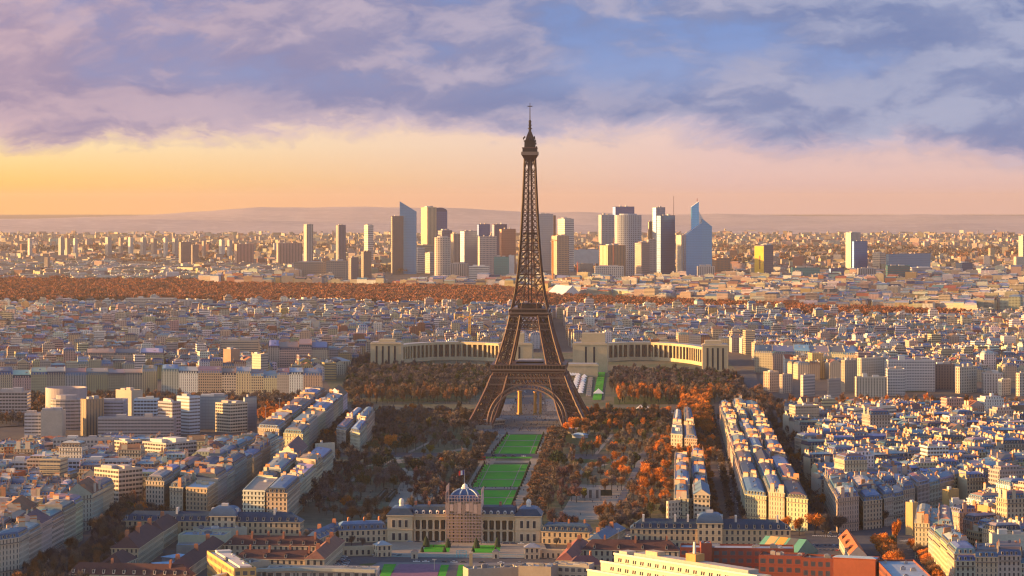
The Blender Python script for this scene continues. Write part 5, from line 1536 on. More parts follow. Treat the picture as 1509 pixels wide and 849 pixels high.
for x, lab in ((611, 'square stone sentry pier in the fence, left of two'), (731, 'square stone sentry pier in the fence, right of two')):
    G = Geo(); p = P(x, 824); G.box(-2.1, 2.1, -2, 2, 0, 4.6, 'plaster', (.48, .41, .31)); G.box(-2.4, 2.4, -2.3, 2.3, 4.6, 5.1, 'plaster', (.45, .4, .34)); G.frust([(-2.2, -2), (2.2, -2), (2.2, 2), (-2.2, 2)], 5.1, [(-.6, -.5), (.6, -.5), (.6, .5), (-.6, .5)], 6.6, 'roof_sheet', (.12, .12, .13), True)
    G.box(-.6, .6, -2.05, -1.95, .8, 3.4, 'dark_glass', (0, 0, 0))
    tag(G.build('sentry_pier', None, (p[0], p[1] - 1, 0), TA), lab, 'pier')

# ---------------------------------------------------------------- the palace across the river
PST = (.50, .40, .25)


def palace_wing(label, top, z=26.0, ncol=24):
    pts = [P(x, y, z) for x, y in top]
    o = empty('palace_wing', *pts[0], 0, 0, label, 'building')
    org = pts[0]
    # resample the curve
    seg = [np.linalg.norm(b - a) for a, b in zip(pts, pts[1:])]; cum = np.concatenate(([0], np.cumsum(seg)))
    at = lambda s: np.array((np.interp(s, cum, [p[0] for p in pts]), np.interp(s, cum, [p[1] for p in pts]))) - org
    L = cum[-1]; n = 30
    G = Geo(); Rf = Geo()
    for i in range(n):
        a, b = at(L * i / n), at(L * (i + 1) / n); d = (b - a) / np.linalg.norm(b - a); nr = np.array((-d[1], d[0]))
        q = [a + nr * 2.4, b + nr * 2.4, b + nr * 20, a + nr * 20]
        G.prism([tuple(x) for x in q], 0, z - 3, 'stone_facade', (.09, .065, .05), top='', bay=4, floor=7)  # wall behind the pillars, recess shade put into its colour
        G.prism([tuple(x) for x in (a, b, b + nr * 4, a + nr * 4)], z - 3.4, z, 'plaster', PST, bottom=True)
        G.prism([tuple(x) for x in (a - nr * .6, b - nr * .6, b + nr * 2.4, a + nr * 2.4)], 0, 5.0, 'plaster', PST)
        Rf.face([(*(a + nr * .2), z + .05), (*(b + nr * .2), z + .05), (*(b + nr * 20), z + .05), (*(a + nr * 20), z + .05)], 'roof_sheet', (.38, .36, .33))
        HERO.append([tuple(x + org) for x in (a - nr * 6, b - nr * 6, b + nr * 24, a + nr * 24)])
    G.build('wall', o); Rf.build('roof', o)
    for i in range(ncol):
        c = at(L * (i + .5) / ncol); c2 = at(L * (i + .6) / ncol); d = (c2 - c) / np.linalg.norm(c2 - c); nr = np.array((-d[1], d[0]))
        Cg = Geo(); Cg.prism(ccw([tuple(c - d * 1.15 - nr * .2), tuple(c + d * 1.15 - nr * .2), tuple(c + d * 1.15 + nr * 1.8), tuple(c - d * 1.15 + nr * 1.8)]), 5.0, z - 3.4, 'plaster', PST); Cg.build('pillar', o)


def palace_block(label, x0, x1, yt, yb, depth, attic=None, cols=4):
    Y = CAM_H * F_PX / (yb - HOR); k = Y / F_PX; H = CAM_H - (yt - HOR) * k; Wm = (x1 - x0) * k
    o = empty('palace_pavilion', (x0 - CX) * k, Y, 0, TA, label, 'building')
    HERO.append([(o.location.x - 4, Y - 10), (o.location.x + Wm + 4, Y - 10), (o.location.x + Wm + 4, Y + depth + 4), (o.location.x - 4, Y + depth + 4)])
    G = Geo(); G.box(0, Wm, 0, depth, 0, H, 'plaster', PST); G.box(-.8, Wm + .8, -.8, depth + .8, H - 2.0, H - .9, 'plaster', (.54, .44, .29))
    G.build('wall', o)
    Rf = Geo(); Rf.box(1.5, Wm - 1.5, 1.5, depth - 1.5, H, H + .6, 'roof_sheet', (.36, .33, .3))
    if attic:
        a0, a1, ah = attic; Rf.box(Wm * a0, Wm * a1, depth * .2, depth * .8, H, H + ah, 'plaster', PST)
    Rf.build('roof', o)
    for i in range(cols):
        Wg = Geo(); u = Wm * (i + 1) / (cols + 1) if cols > 2 else Wm * (.5 + .12 * (i * 2 - 1)); Wg.box(u - 1.3, u + 1.3, -.15, .2, 6, H - 4.5, 'dark_glass', (0, 0, 0)); Wg.build('window', o)


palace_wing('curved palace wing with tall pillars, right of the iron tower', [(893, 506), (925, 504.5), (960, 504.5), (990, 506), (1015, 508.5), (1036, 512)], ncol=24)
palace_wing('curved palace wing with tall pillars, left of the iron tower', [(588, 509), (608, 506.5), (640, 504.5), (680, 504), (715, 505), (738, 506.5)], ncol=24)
palace_block('sunlit end pavilion of the right palace wing', 1035, 1073, 508, 552, 34, (.1, .75, 5), 4)
palace_block('end pavilion of the left palace wing', 546, 591, 505, 548, 34, (.25, .8, 4), 4)
palace_block('tall head pavilion of the right palace wing', 844, 895, 506, 549, 36, (.25, .93, 13), 2)
palace_block('head pavilion of left palace wing behind the iron tower', 735, 784, 506, 549, 36, (.1, .75, 13), 2)
palace_block('low beige terrace block below the right head pavilion', 831, 881, 537, 556, 30, None, 0)
palace_block('pale terrace block seen through the iron tower legs', 762, 800, 531, 553, 30, None, 3)
o, L = bh('museum_building', 'pale pedimented house with colonnade left of palace gardens', (487, 533), (517, 532), 16, 5, 22, (.55, .46, .32), (.42, .42, .42), mat='vertical_strip', bay=4)

# ---------------------------------------------------------------- the rest of the city
AV = [[P(x, y) for x, y in q] for q in (
    [(1080, 800), (1110, 800), (1066, 590), (1040, 600)], [(1190, 800), (1240, 800), (1152, 600), (1120, 600)],
    [(1290, 800), (1370, 780), (1430, 730), (1540, 692), (1540, 684), (1400, 722), (1330, 762)],
    [(1085, 600), (1130, 600), (1112, 535), (1092, 535)], [(385, 575), (440, 575), (424, 535), (414, 535)], [(770, 545), (845, 545), (835, 470), (815, 470)])]
for q in AV:
    HERO.append([tuple(p) for p in q])
fill('right rooftop quarter', [(1150, 596), (1236, 738), (1300, 730), (1350, 720), (1420, 700), (1545, 674), (1570, 592)], R(14), 'haus', 101, 105, 42, 10, 20, 3.0, 19, 20, tallp=.04)
fill('lower right rooftops', [(1400, 782), (1345, 750), (1420, 703), (1550, 686), (1550, 812), (1406, 812)], R(20), 'haus', 103, 70, 36, 9, 19, 4, 17, 20, tallp=.05)
fill('left rooftop quarter', [(-60, 708), (-60, 648), (250, 648), (384, 640), (380, 642), (322, 648), (215, 706), (168, 712), (120, 708)], R(-8), 'mix', 105, 70, 36, 9, 17, 4, 18, 18, tallp=.07)
fill('far left rooftops', [(-60, 800), (10, 785), (10, 740), (-60, 735)], R(-20), 'mix', 106, 46, 28, 7, 17, 3, 14, 20)
fill('hillside city', [(-80, 541), (500, 541), (548, 500), (740, 502), (850, 500), (1075, 501), (1112, 506), (1125, 538), (1600, 545), (1600, 460), (1250, 466), (1090, 454), (830, 452), (600, 448), (400, 446), (-80, 448)],
     R(5), 'mix', 107, 70, 36, 14, 19, 5.5, 15, 18, swirl=.55, tallp=.08)
fill('city beyond the woods', [(300, 413), (600, 420), (770, 423), (880, 432), (960, 438), (1100, 443), (1250, 450), (1600, 447), (1600, 398), (1100, 408), (900, 412), (560, 412), (300, 404)],
     R(-18), 'mix', 109, 110, 40, 24, 19, 6.0, 26, 15, gap=0.3, swirl=.6, tallp=.12)
fill('left plain city', [(-80, 409), (300, 411), (450, 405), (420, 390), (-80, 384)], R(14), 'modern', 111, 110, 34, 40, 17, 6.0, 38, 15, gap=0.3, swirl=1.0)
# the bright row facing the woods on the right
block('far bright row', [(868, 429), (1130, 438.5), (1132, 435), (872, 426)], 14, 1, h=16, hv=3.5, pal='haus', seed=61, cross=True, fix=('cream', 'zinc', 'mansard'))
block('far bright row', [(1132, 438.5), (1440, 450), (1440, 446), (1134, 435)], 18, 1, h=16, hv=3.5, pal='haus', seed=62, cross=True, fix=('cream', 'zinc', 'mansard'))

LOTS.sort(key=lambda l: l['d'])
vis = lambda l: abs(l['x']) < 0.1943 * l['y'] + 6 and PX(l['x'], l['y'], l['h'] + 4)[1] < 851
ind, rest = [], []
for l in LOTS:
    (ind if vis(l) and len(ind) < 296 and l['where'] != 'x' else rest).append(l)
rest = [l for l in rest if abs(l['x']) < 0.1943 * l['y'] + 60]
rows = {}
for l in ind:
    if isinstance(l['where'], tuple):
        rows.setdefault(l['where'][0], {}).setdefault(l['where'][1], []).append(l)
for zone, rr in rows.items():
    for i, rk in enumerate(sorted(rr)):
        for j, l in enumerate(sorted(rr[rk], key=lambda l: l['x'])):
            l['where'] = f"{ORD[min(j, 29)]} from left in {ORD[min(i, 29)]} row of {zone}"
for l in ind:
    o = empty('apartment_house', float(np.mean([p[0] for p in l['q']])), l['y'], 0, 0, f"{l['wall']} {l['roof'].replace(' ', '-')}-roofed house, {l['where']}", 'house', 'city houses near the park')
    parts = []

    def S(nm, new=False, parts=parts):
        if not new:
            for n, g in parts:
                if n == nm:
                    return g
        g = Geo(); parts.append((nm, g)); return g
    c = np.array(o.location[:2])
    house(S, [tuple(np.array(p) - c) for p in l['q']], l['h'], l['wall'], l['roof'], l['kind'], l['sides'], 0 if l['d'] < 1800 else 1, random.Random(l['seed']))
    for nm, g in parts:
        if g.f:
            g.build(nm, o)
G_near = Geo(); G_near.weld = False
for l in rest:
    lod = 1 if l['d'] < 3000 else 2 if l['d'] < 4300 else 3
    house(lambda nm, new=False: G_near, l['q'], l['h'], l['wall'], l['roof'], l['kind'], l['sides'], lod, random.Random(l['seed']))
tag(G_near.build('distant_houses'), 'dense mass of pale houses and blue roofs covering the hills behind', 'houses', None, 'stuff')
print('lots', len(ind), len(rest), len(G_near.f))

# suburbs out to the hills
Gs = Geo(); Gs.weld = False
rs = random.Random(77)
n = 0
while n < 10500:
    y = 338 + 72 * rs.random() ** 1.05; x = rs.uniform(-20, 1530)
    X, Y = P(x, y)
    if 560 < x < 1060 and y > 398 or inside_hero(X, Y):
        continue
    w, d = rs.uniform(9, 34), rs.uniform(9, 18); h = rs.choice((7, 8, 9, 12, 14, 17, 22)) * rs.uniform(.8, 1.2)
    if rs.random() < .03: h *= 2.0
    if rs.random() < .12: w *= 2
    a = rs.uniform(-.7, .7) ; ca, sa = math.cos(a), math.sin(a)
    q = [(X + u * ca - v * sa, Y + u * sa + v * ca) for u, v in ((-w / 2, -d / 2), (w / 2, -d / 2), (w / 2, d / 2), (-w / 2, d / 2))]
    wc = tuple(c * rs.uniform(.85, 1.1) for c in WALLS[rs.choice(('white', 'cream', 'cream', 'pinkish', 'pinkish', 'beige', 'sand', 'ochre', 'brick'))])
    rc = ROOFS[rs.choice(('red tiled', 'brown', 'flat reddish', 'flat grey', 'flat pale', 'red tiled'))] if h > 10 else ROOFS[rs.choice(('red tiled', 'red tiled', 'brown', 'slate'))]
    Gs.prism(q, 0, h, 'stone_facade' if h < 13 else 'office_strip', wc, 'roof_sheet', rc, bay=3.5, floor=3.3)
    n += 1
tag(Gs.build('distant_suburbs'), 'countless small pale suburban buildings on the plain below the hills', 'buildings', None, 'stuff')

# ---------------------------------------------------------------- trees
TCOL = {'mauve': (.105, .088, .098), 'brown': (.135, .100, .078), 'russet': (.22, .105, .052), 'orange': (.55, .18, .028), 'dark': (.058, .052, .064), 'evergreen': (.018, .036, .020), 'yellow-green': (.12, .11, .02), 'plum': (.085, .042, .052), 'wood red': (.215, .078, .036), 'wood dark': (.10, .05, .038), 'grey': (.125, .115, .112), 'olive': (.075, .085, .038)}  # orange: low sunlight on bare crowns put into the colour


def twig_cloud(seed, n, rx, rz, zc, size, width, up=.5, lobes=7):
    """small thin faces through an uneven crown volume: centre zc, radii rx and rz"""
    r = np.random.default_rng(seed)
    L = r.normal(size=(lobes, 3)); L /= np.linalg.norm(L, axis=1)[:, None]; L *= r.uniform(.35, .72, (lobes, 1)); L[:, 2] = L[:, 2] * .8 + .08
    rad = r.uniform(.34, .55, lobes)
    k = r.integers(0, lobes, n)
    d = r.normal(size=(n, 3)); d /= np.linalg.norm(d, axis=1)[:, None]
    p = L[k] + d * (rad[k] * r.random(n) ** .45)[:, None]
    nrm = p / (np.linalg.norm(p, axis=1)[:, None] + .1)
    ax = nrm + r.normal(size=(n, 3)) * .6; ax[:, 2] += up; ax /= np.linalg.norm(ax, axis=1)[:, None]
    sd = np.cross(ax, r.normal(size=(n, 3))); sd /= np.linalg.norm(sd, axis=1)[:, None]
    P3 = p * (rx, rx, rz) + (0, 0, zc)
    ln = size * r.uniform(.6, 1.5, n)[:, None]; wd = width * r.uniform(.6, 1.5, n)[:, None]
    V = np.stack([P3 - ax * ln / 2 - sd * wd / 2, P3 - ax * ln / 2 + sd * wd / 2, P3 + ax * ln / 2 + sd * wd * .35, P3 + ax * ln / 2 - sd * wd * .35], 1)
    return V          # n,4,3


def make_tree(kind, seed, shape):
    r = random.Random(seed)
    root = bpy.data.objects.new('tree', None); COL.objects.link(root); root.empty_display_size = 2
    col = TCOL[kind]
    rx, rz, zc, th = {'round': (4.6, 4.8, 9.0, 7.5), 'tall': (3.0, 7.2, 10.5, 10), 'wide': (5.8, 4.6, 9.2, 7.5), 'trimmed': (2.8, 2.2, 4.8, 3.6), 'dense': (4.0, 5.2, 6.4, 6)}[shape]
    T = Geo(); T.bar((0, 0, 0), (0, 0, th * .5), .34, 'bark', (.06, .045, .04), .26); T.bar((0, 0, th * .5), (0.2, 0, th), .26, 'bark', (.06, .045, .04), .12)
    for i in range(7):
        a = i * 2.4 + r.random(); e = rx * r.uniform(.5, .85); z0 = th * r.uniform(.4, .75)
        mid = (e * .45 * math.cos(a), e * .45 * math.sin(a), z0 + (zc - z0) * .6); end = (e * math.cos(a), e * math.sin(a), zc + rz * r.uniform(0, .55))
        T.bar((0, 0, z0), mid, .16, 'bark', (.06, .045, .04), .1); T.bar(mid, end, .1, 'bark', (.06, .045, .04), .04)
    tr = T.build('trunk', root)
    leafy = kind in ('evergreen', 'yellow-green')
    n, sz, wd = (900, 1.0, .7) if leafy else (1500, 1.7, .17) if kind != 'orange' else (1400, 1.1, .34)
    if shape == 'trimmed': n = int(n * .5)
    V = twig_cloud(seed, n, rx * 1.12, rz * 1.1, zc, sz, wd, .5, 9)
    rr = np.random.default_rng(seed)
    cc = np.array(col)[None, :] * rr.uniform(.7, 1.35, (n, 1))
    me = raw_mesh('crown', V.reshape(-1, 3), 4, ['twigs'], cc)
    cr = bpy.data.objects.new('crown', me); COL.objects.link(cr); cr.parent = root
    return root


PROTO = {}


def proto(kind, shape):
    if (kind, shape) not in PROTO:
        PROTO[(kind, shape)] = [make_tree(kind, 31 * len(PROTO) + 7 * i + 3, shape) for i in range(2)]
        for o in PROTO[(kind, shape)]:
            o['used'] = 0
    return PROTO[(kind, shape)]


def drop_tree(kind, shape, loc, rz, sc, label, group):
    pr = random.choice(proto(kind, shape))
    if not pr['used']:
        pr['used'] = 1; o = pr; o.location = loc; o.rotation_euler = (0, 0, rz); o.scale = (sc, sc, sc)
    else:
        o = copy_tree(pr, loc, rz, sc)
    if 'used' in o.keys() and o is not pr:
        del o['used']
    return tag(o, label, 'tree', group)


TREES = []


def grove(area, px, spacing, kinds, shapes, sc=(.8, 1.15), z=6, skip=(), seed=1, dens=1.0):
    rnd = random.Random(seed); poly = [tuple(P(x, y, z)) for x, y in px]
    sk = [[tuple(P(x, y, 3)) for x, y in q] for q in skip]
    xs = [p[0] for p in poly]; ys = [p[1] for p in poly]
    y = min(ys)
    while y < max(ys):
        x = min(xs) + rnd.random() * spacing
        while x < max(xs):
            u, v = x + rnd.uniform(-.4, .4) * spacing, y + rnd.uniform(-.4, .4) * spacing
            if inpoly(u, v, poly) and rnd.random() < dens and not any(inpoly(u, v, q) for q in sk) and not inside_hero(u, v):
                k = kinds(u, v, rnd) if callable(kinds) else rnd.choice(kinds)
                TREES.append((u, v, k, rnd.choice(shapes), rnd.uniform(*sc) * .88, area, rnd.random() * 6.28))
            x += spacing
        y += spacing


def tree_line(area, p0, p1, n, kinds, shapes, sc=(.8, 1.1), z=0, seed=1):
    rnd = random.Random(seed); a, b = P(*p0, z), P(*p1, z)
    for i in range(n):
        c = a + (b - a) * (i + rnd.uniform(-.15, .15)) / max(1, n - 1)
        if not inside_hero_av(c):
            TREES.append((c[0], c[1], rnd.choice(kinds), rnd.choice(shapes), rnd.uniform(*sc), area, rnd.random() * 6.28))


AVS = [[tuple(p) for p in q] for q in AV]
inside_hero_av = lambda c: any(inpoly(c[0], c[1], h) for h in HERO if h not in AVS)
RD = ['round', 'wide', 'round', 'tall']
clear_l = [[(533, 752), (600, 750), (600, 716), (535, 722)], [(566, 762), (612, 762), (612, 738), (560, 738)], [(655, 770), (678, 770), (752, 640), (733, 640)], [(575, 690), (600, 690), (612, 684), (590, 683)],
           [(662, 652), (692, 650), (697, 640), (668, 641)], [(480, 674), (985, 678), (985, 671), (480, 666)], [(672, 772), (764, 772), (800, 640), (742, 640)], [(590, 668), (700, 662), (702, 658), (600, 662)]]
paths = [[(450, 748), (462, 748), (643, 656), (634, 650)], [(518, 698), (528, 698), (692, 668), (686, 660)], [(598, 708), (610, 708), (562, 646), (555, 642)], [(868, 698), (880, 698), (983, 666), (974, 658)], [(846, 706), (858, 706), (908, 648), (900, 640)]]
clear_l += paths[:3]
clear_r = paths[3:] + [[(836, 768), (912, 768), (922, 722), (856, 720)], [(890, 775), (905, 775), (968, 640), (959, 640)], [(740, 775), (776, 775), (812, 640), (797, 640)], [(830, 657), (875, 657), (880, 640), (832, 640)],
           [(480, 674), (985, 678), (985, 671), (480, 666)], [(840, 683), (902, 686), (902, 678), (842, 675)], [(740, 772), (790, 772), (835, 630), (800, 630)], [(690, 640), (850, 640), (838, 588), (712, 588)]]
# the avenue rows at lower left
grove('lower-left avenue', [(5, 862), (165, 862), (222, 775), (258, 738), (208, 724), (172, 746), (122, 790), (48, 836)], 8.5, ['brown', 'mauve', 'brown', 'dark', 'brown', 'russet'], RD, (.75, 1.05), seed=2, dens=.85)
tree_line('pavement of the ornate left block', (218, 758), (330, 762), 9, ['russet', 'brown'], ['round'], (.55, .75), seed=3)
tree_line('pavement of the narrow left block', (360, 768), (425, 768), 5, ['russet', 'brown'], ['round'], (.5, .7), seed=4)
# left half of the park
def kl(u, v, r):
    x, y = PX(u, v, 6)
    e = x - np.interp(y, [600, 660, 690, 735, 770], [560, 505, 490, 435, 430])
    if e < 45: return r.choice(['dark', 'mauve', 'dark', 'dark'])
    if y > 742: return r.choice(['russet', 'brown', 'brown', 'mauve'])
    if y < 625: return r.choice(['mauve', 'brown', 'russet', 'brown', 'mauve'])
    if x > 590 and 700 < y: return r.choice(['plum', 'mauve', 'plum', 'brown'])
    return r.choice(['mauve', 'brown', 'grey', 'olive', 'dark', 'mauve', 'grey', 'evergreen' if r.random() < .7 else 'brown'])
grove('the left park', [(430, 738), (480, 752), (540, 764), (655, 760), (722, 648), (700, 628), (690, 606), (560, 604), (556, 652), (498, 662), (488, 692)], 9.2, kl, RD, (.55, 1.2), skip=clear_l, seed=5, dens=.6)
grove('trimmed avenue left of the lawns', [(634, 748), (656, 748), (733, 636), (716, 636)], 5.5, ['brown', 'brown', 'russet'], ['trimmed'], (.9, 1.1), z=5, seed=6)
grove('trimmed avenue right of the lawns', [(764, 764), (778, 764), (822, 630), (810, 630)], 5.5, ['brown', 'russet', 'brown'], ['trimmed'], (.95, 1.2), z=5, seed=7)
grove('trimmed avenue right of the lawns', [(783, 764), (797, 764), (836, 630), (826, 630)], 5.0, ['brown', 'russet', 'brown'], ['trimmed'], (.95, 1.2), z=5, seed=8)
def kr(u, v, r):
    x, y = PX(u, v, 6)
    if x > 875 and 655 < y < 745: return r.choice(['russet', 'orange', 'brown', 'grey', 'mauve', 'russet', 'dark', 'orange'])
    if x < 850 and y > 690: return r.choice(['plum', 'mauve', 'plum', 'brown'])
    if y < 635: return r.choice(['russet', 'brown', 'orange', 'evergreen', 'mauve', 'russet'])
    return r.choice(['brown', 'mauve', 'grey', 'dark', 'olive', 'evergreen' if r.random() < .5 else 'mauve', 'russet'])
grove('the right park', [(800, 742), (850, 738), (935, 768), (985, 752), (992, 640), (985, 604), (852, 604), (848, 640), (822, 690)], 9.4, kr, RD, (.55, 1.15), skip=clear_r, seed=9, dens=.56)
grove('the parade ground edge', [(880, 775), (930, 775), (936, 745), (884, 745)], 8.0, ['brown', 'russet', 'mauve'], RD, (.7, .95), seed=10, dens=.6)
for i, (x, y) in enumerate([(812, 780), (830, 783), (816, 765)]):
    pass
for x, y in ((813, 779), (829, 783), (846, 784)):
    c = P(x, y); TREES.append((c[0], c[1] , 'plum', 'round', .95, 'the parade ground', x))
grove('the big orange clump by the tower', [(1000, 628), (1062, 640), (1066, 605), (1042, 580), (1006, 592)], 8.5, ['orange', 'orange', 'russet', 'orange'], ['wide', 'round'], (1.0, 1.35), seed=11)
grove('orange trees round the small block', [(950, 668), (1058, 672), (1062, 645), (1028, 648), (985, 645), (955, 650)], 9, ['orange', 'russet', 'orange', 'brown'], RD, (.8, 1.05), seed=12, dens=.8)
# rows on the near quay and the garden rows beyond
grove('the near river quay', [(540, 616), (700, 618), (700, 608), (545, 606)], 9, ['russet', 'brown', 'brown', 'mauve'], RD, (.8, 1.0), seed=13, dens=.8)
grove('the near river quay', [(850, 622), (1100, 616), (1100, 606), (850, 608)], 10, ['russet', 'orange', 'brown', 'russet'], RD, (.8, 1.0), seed=14, dens=.7)
grove('poplar rows below left gardens', [(500, 588), (700, 588), (705, 578), (505, 576)], 11, ['brown', 'russet', 'brown'], ['tall'], (1.0, 1.3), seed=15, dens=.8)
grove('poplar rows below right gardens', [(905, 588), (1080, 588), (1085, 576), (908, 576)], 10, ['russet', 'orange', 'russet', 'brown'], ['tall'], (1.0, 1.25), seed=16, dens=.85)
grove('palace gardens left', [(510, 572), (700, 576), (730, 570), (742, 546), (600, 542), (545, 530), (520, 530)], 11, ['dark', 'mauve', 'dark', 'evergreen', 'mauve'], RD, (1.0, 1.35), seed=17, dens=.95)
grove('palace gardens right', [(896, 574), (1085, 574), (1082, 556), (1030, 550), (905, 546)], 11, ['dark', 'mauve', 'dark', 'evergreen', 'mauve', 'plum'], RD, (1.0, 1.3), seed=18, dens=.92)
_keep = HERO; HERO = [h for h in HERO if h not in AVS]; _hb.clear()
grove('palace end trees', [(1062, 606), (1168, 606), (1128, 578), (1098, 578), (1090, 556), (1076, 556)], 11, ['mauve', 'russet', 'dark'], RD, (.9, 1.2), seed=19, dens=.75)
HERO = _keep; _hb.clear()
# right avenues
tree_line('the wide right avenue, left side', (1056, 772), (1030, 640), 26, ['mauve', 'russet', 'brown', 'orange'], ['round'], (.7, .9), seed=20)
tree_line('the wide right avenue, middle', (1082, 792), (1048, 612), 34, ['dark', 'mauve', 'brown', 'dark'], ['round'], (.65, .85), seed=21)
tree_line('the wide right avenue, right side', (1100, 790), (1060, 622), 30, ['dark', 'mauve', 'brown'], ['round'], (.6, .8), seed=22)
tree_line('the second right avenue', (1218, 795), (1130, 612), 40, ['dark', 'mauve', 'dark', 'brown'], RD, (.85, 1.05), seed=23)
tree_line('the second right avenue', (1236, 790), (1146, 612), 40, ['dark', 'mauve', 'dark', 'russet'], RD, (.85, 1.05), seed=24)
tree_line('the lower right avenue, left row', (1292, 812), (1346, 880), 22, ['orange', 'orange', 'orange', 'russet'], ['round', 'wide'], (.7, .85), seed=25)
tree_line('the lower right avenue, left row', (1300, 808), (1356, 880), 22, ['orange', 'orange', 'russet'], ['round', 'wide'], (.7, .85), seed=26)
tree_line('the lower right avenue, right row', (1346, 815), (1392, 880), 18, ['orange', 'russet', 'orange', 'brown'], ['round', 'wide'], (.7, .85), seed=27)
tree_line('the lower right avenue, right row', (1354, 812), (1400, 880), 18, ['orange', 'russet', 'brown'], ['round'], (.65, .8), seed=28)
tree_line('the pavement before the dark terrace', (1250, 783), (1300, 777), 6, ['russet', 'brown'], ['round'], (.7, .9), seed=29)
grove('far right quay', [(1118, 614), (1550, 636), (1550, 603), (1380, 594), (1120, 596)], 11.5, ['russet', 'russet', 'brown', 'orange', 'brown'], ['round', 'tall', 'wide'], (.9, 1.3), seed=30, dens=.9)
grove('far left quay', [(-40, 622), (475, 604), (478, 590), (-40, 596)], 11, ['mauve', 'brown', 'mauve', 'russet'], RD, (.9, 1.2), seed=31, dens=.9)
grove('far left quay', [(-40, 592), (478, 592), (478, 584), (-40, 584)], 10, ['mauve', 'brown', 'mauve', 'russet'], RD, (.9, 1.1), seed=35, dens=.9)
grove('far left quay, orange end', [(375, 618), (440, 612), (448, 598), (380, 602)], 9, ['orange', 'russet', 'orange'], RD, (.9, 1.1), seed=32, dens=.9)
grove('trees right of the long left block', [(520, 606), (560, 650), (545, 600), (525, 585)], 10, ['brown', 'mauve', 'russet'], RD, (.8, 1.1), seed=33)
grove('street left of the blue-domed block', [(455, 672), (505, 655), (520, 612), (505, 600), (470, 640)], 10, ['mauve', 'dark', 'brown'], RD, (.7, .9), seed=34, dens=.8)

SINGLES = [
    (518, 806, 'grey', 'round', .6, 'small bare tree before the left school wing, left of two'), (534, 807, 'grey', 'round', .55, 'small bare tree before the left school wing, right of two'),
    (1150, 815, 'russet', 'round', .5, 'small russet tree before the right domed barracks'), (1316, 815, 'olive', 'round', .8, 'olive tree beside the orange-tiled house'), (452, 798, 'grey', 'round', .6, 'bare grey tree at the left barracks car park'), (820, 806, 'grey', 'round', .5, 'small bare tree before the right school wing'),
    (206, 772, 'orange', 'wide', 1.15, 'big orange tree at the bend of the lower-left avenue'), (190, 765, 'yellow-green', 'round', .9, 'olive tree left of the big orange avenue tree'), (222, 765, 'brown', 'round', .9, 'brown tree right of the big orange avenue tree'),
    (512, 756, 'orange', 'wide', .95, 'bright orange tree alone among brown trees, lower left park'), (478, 652, 'orange', 'wide', .95, 'orange tree crown before the blue-domed block, left of two'), (500, 652, 'orange', 'wide', .95, 'orange tree crown before the blue-domed block, right of two'),
    (575, 668, 'orange', 'wide', 1.25, 'broad orange-brown round tree in the middle of left park'), (553, 668, 'russet', 'round', 1.0, 'smaller reddish tree left of the broad orange park tree'), (607, 615, 'orange', 'wide', 1.15, 'tall spreading orange tree near quay, left of tower'),
    (845, 642, 'orange', 'wide', 1.35, 'bright orange tree at the right foot of the iron tower'), (858, 640, 'orange', 'wide', 1.2, 'second orange tree touching the right foot of tower'), (834, 640, 'orange', 'round', .9, 'low orange tree before the right foot of tower'),
    (880, 620, 'orange', 'tall', 1.2, 'slender orange tree on the quay right of the tower'), (895, 636, 'yellow-green', 'dense', 1.2, 'yellow-green tree right of the iron tower'), (867, 632, 'evergreen', 'dense', 1.1, 'dark evergreen close to the right foot of tower'),
    (896, 772, 'orange', 'round', 1.0, 'bright orange tree beside parade ground behind right school wing'), (884, 772, 'russet', 'round', 1.0, 'russet tree left of the bright parade-ground orange tree'), (862, 738, 'yellow-green', 'wide', .7, 'golden-topped tree at the parade ground centre edge'),
    (1160, 788, 'orange', 'round', .9, 'orange tree before the sunlit block front, leftmost of three'), (1178, 790, 'orange', 'round', .9, 'orange tree before the sunlit block front, middle of three'), (1201, 790, 'orange', 'wide', 1.15, 'large orange tree at the avenue crossing, rightmost of three'),
    (1321, 806, 'orange', 'tall', 1.15, 'tall orange tree standing in the right crossroads'), (1211, 752, 'orange', 'wide', .95, 'orange crown in the second right avenue, nearest one'), (1195, 730, 'russet', 'wide', .95, 'russet crown in the second right avenue, second nearest'), (1184, 708, 'russet', 'wide', .9, 'russet crown in the second right avenue, third nearest'), (1170, 690, 'orange', 'wide', .95, 'orange crown in the second right avenue, fourth nearest'), (1147, 642, 'russet', 'wide', 1.0, 'russet crown in the second right avenue, farthest one'),
    (655, 640, 'evergreen', 'dense', 1.4, 'dark evergreen left of the iron tower left foot'), (600, 668, 'evergreen', 'wide', 1.3, 'dark cedar right of the broad orange park tree'), (612, 706, 'evergreen', 'wide', 1.25, 'dark cedar in the centre of left park'), (560, 702, 'evergreen', 'wide', 1.35, 'dark cedar left in the middle of left park'), (665, 690, 'evergreen', 'dense', .9, 'small dark evergreen by the cross road in left park'), (652, 690, 'orange', 'round', .7, 'small orange tree beside evergreen at the cross road'),
    (634, 668, 'yellow-green', 'dense', .8, 'small lime-green bush tree in left park'), (668, 635, 'orange', 'round', .9, 'small pale orange tree left of iron tower foot'), (822, 694, 'evergreen', 'wide', 1.3, 'dark evergreen at left edge of right park'), (827, 656, 'evergreen', 'dense', .8, 'small dark conifer beside lawn right of tower'), (935, 690, 'evergreen', 'dense', 1.2, 'dark evergreen between orange trees in right park'), (990, 722, 'yellow-green', 'dense', .8, 'green bush tree beside the pale strip block'),
]
for x, y, k, s, sc, lab in SINGLES:
    c = P(x, y); drop_tree(k, s, (c[0], c[1], 0), x * 1.7, sc, lab, None)
TREES.sort(key=lambda t: math.hypot(t[0], t[1]))
near_t, far_t = [], []
for t in TREES:
    px = PX(t[0], t[1], 8)
    if len(near_t) < 258 and 0 < px[0] < 1509 and px[1] < 846:
        near_t.append(t)
    else:
        far_t.append(t)
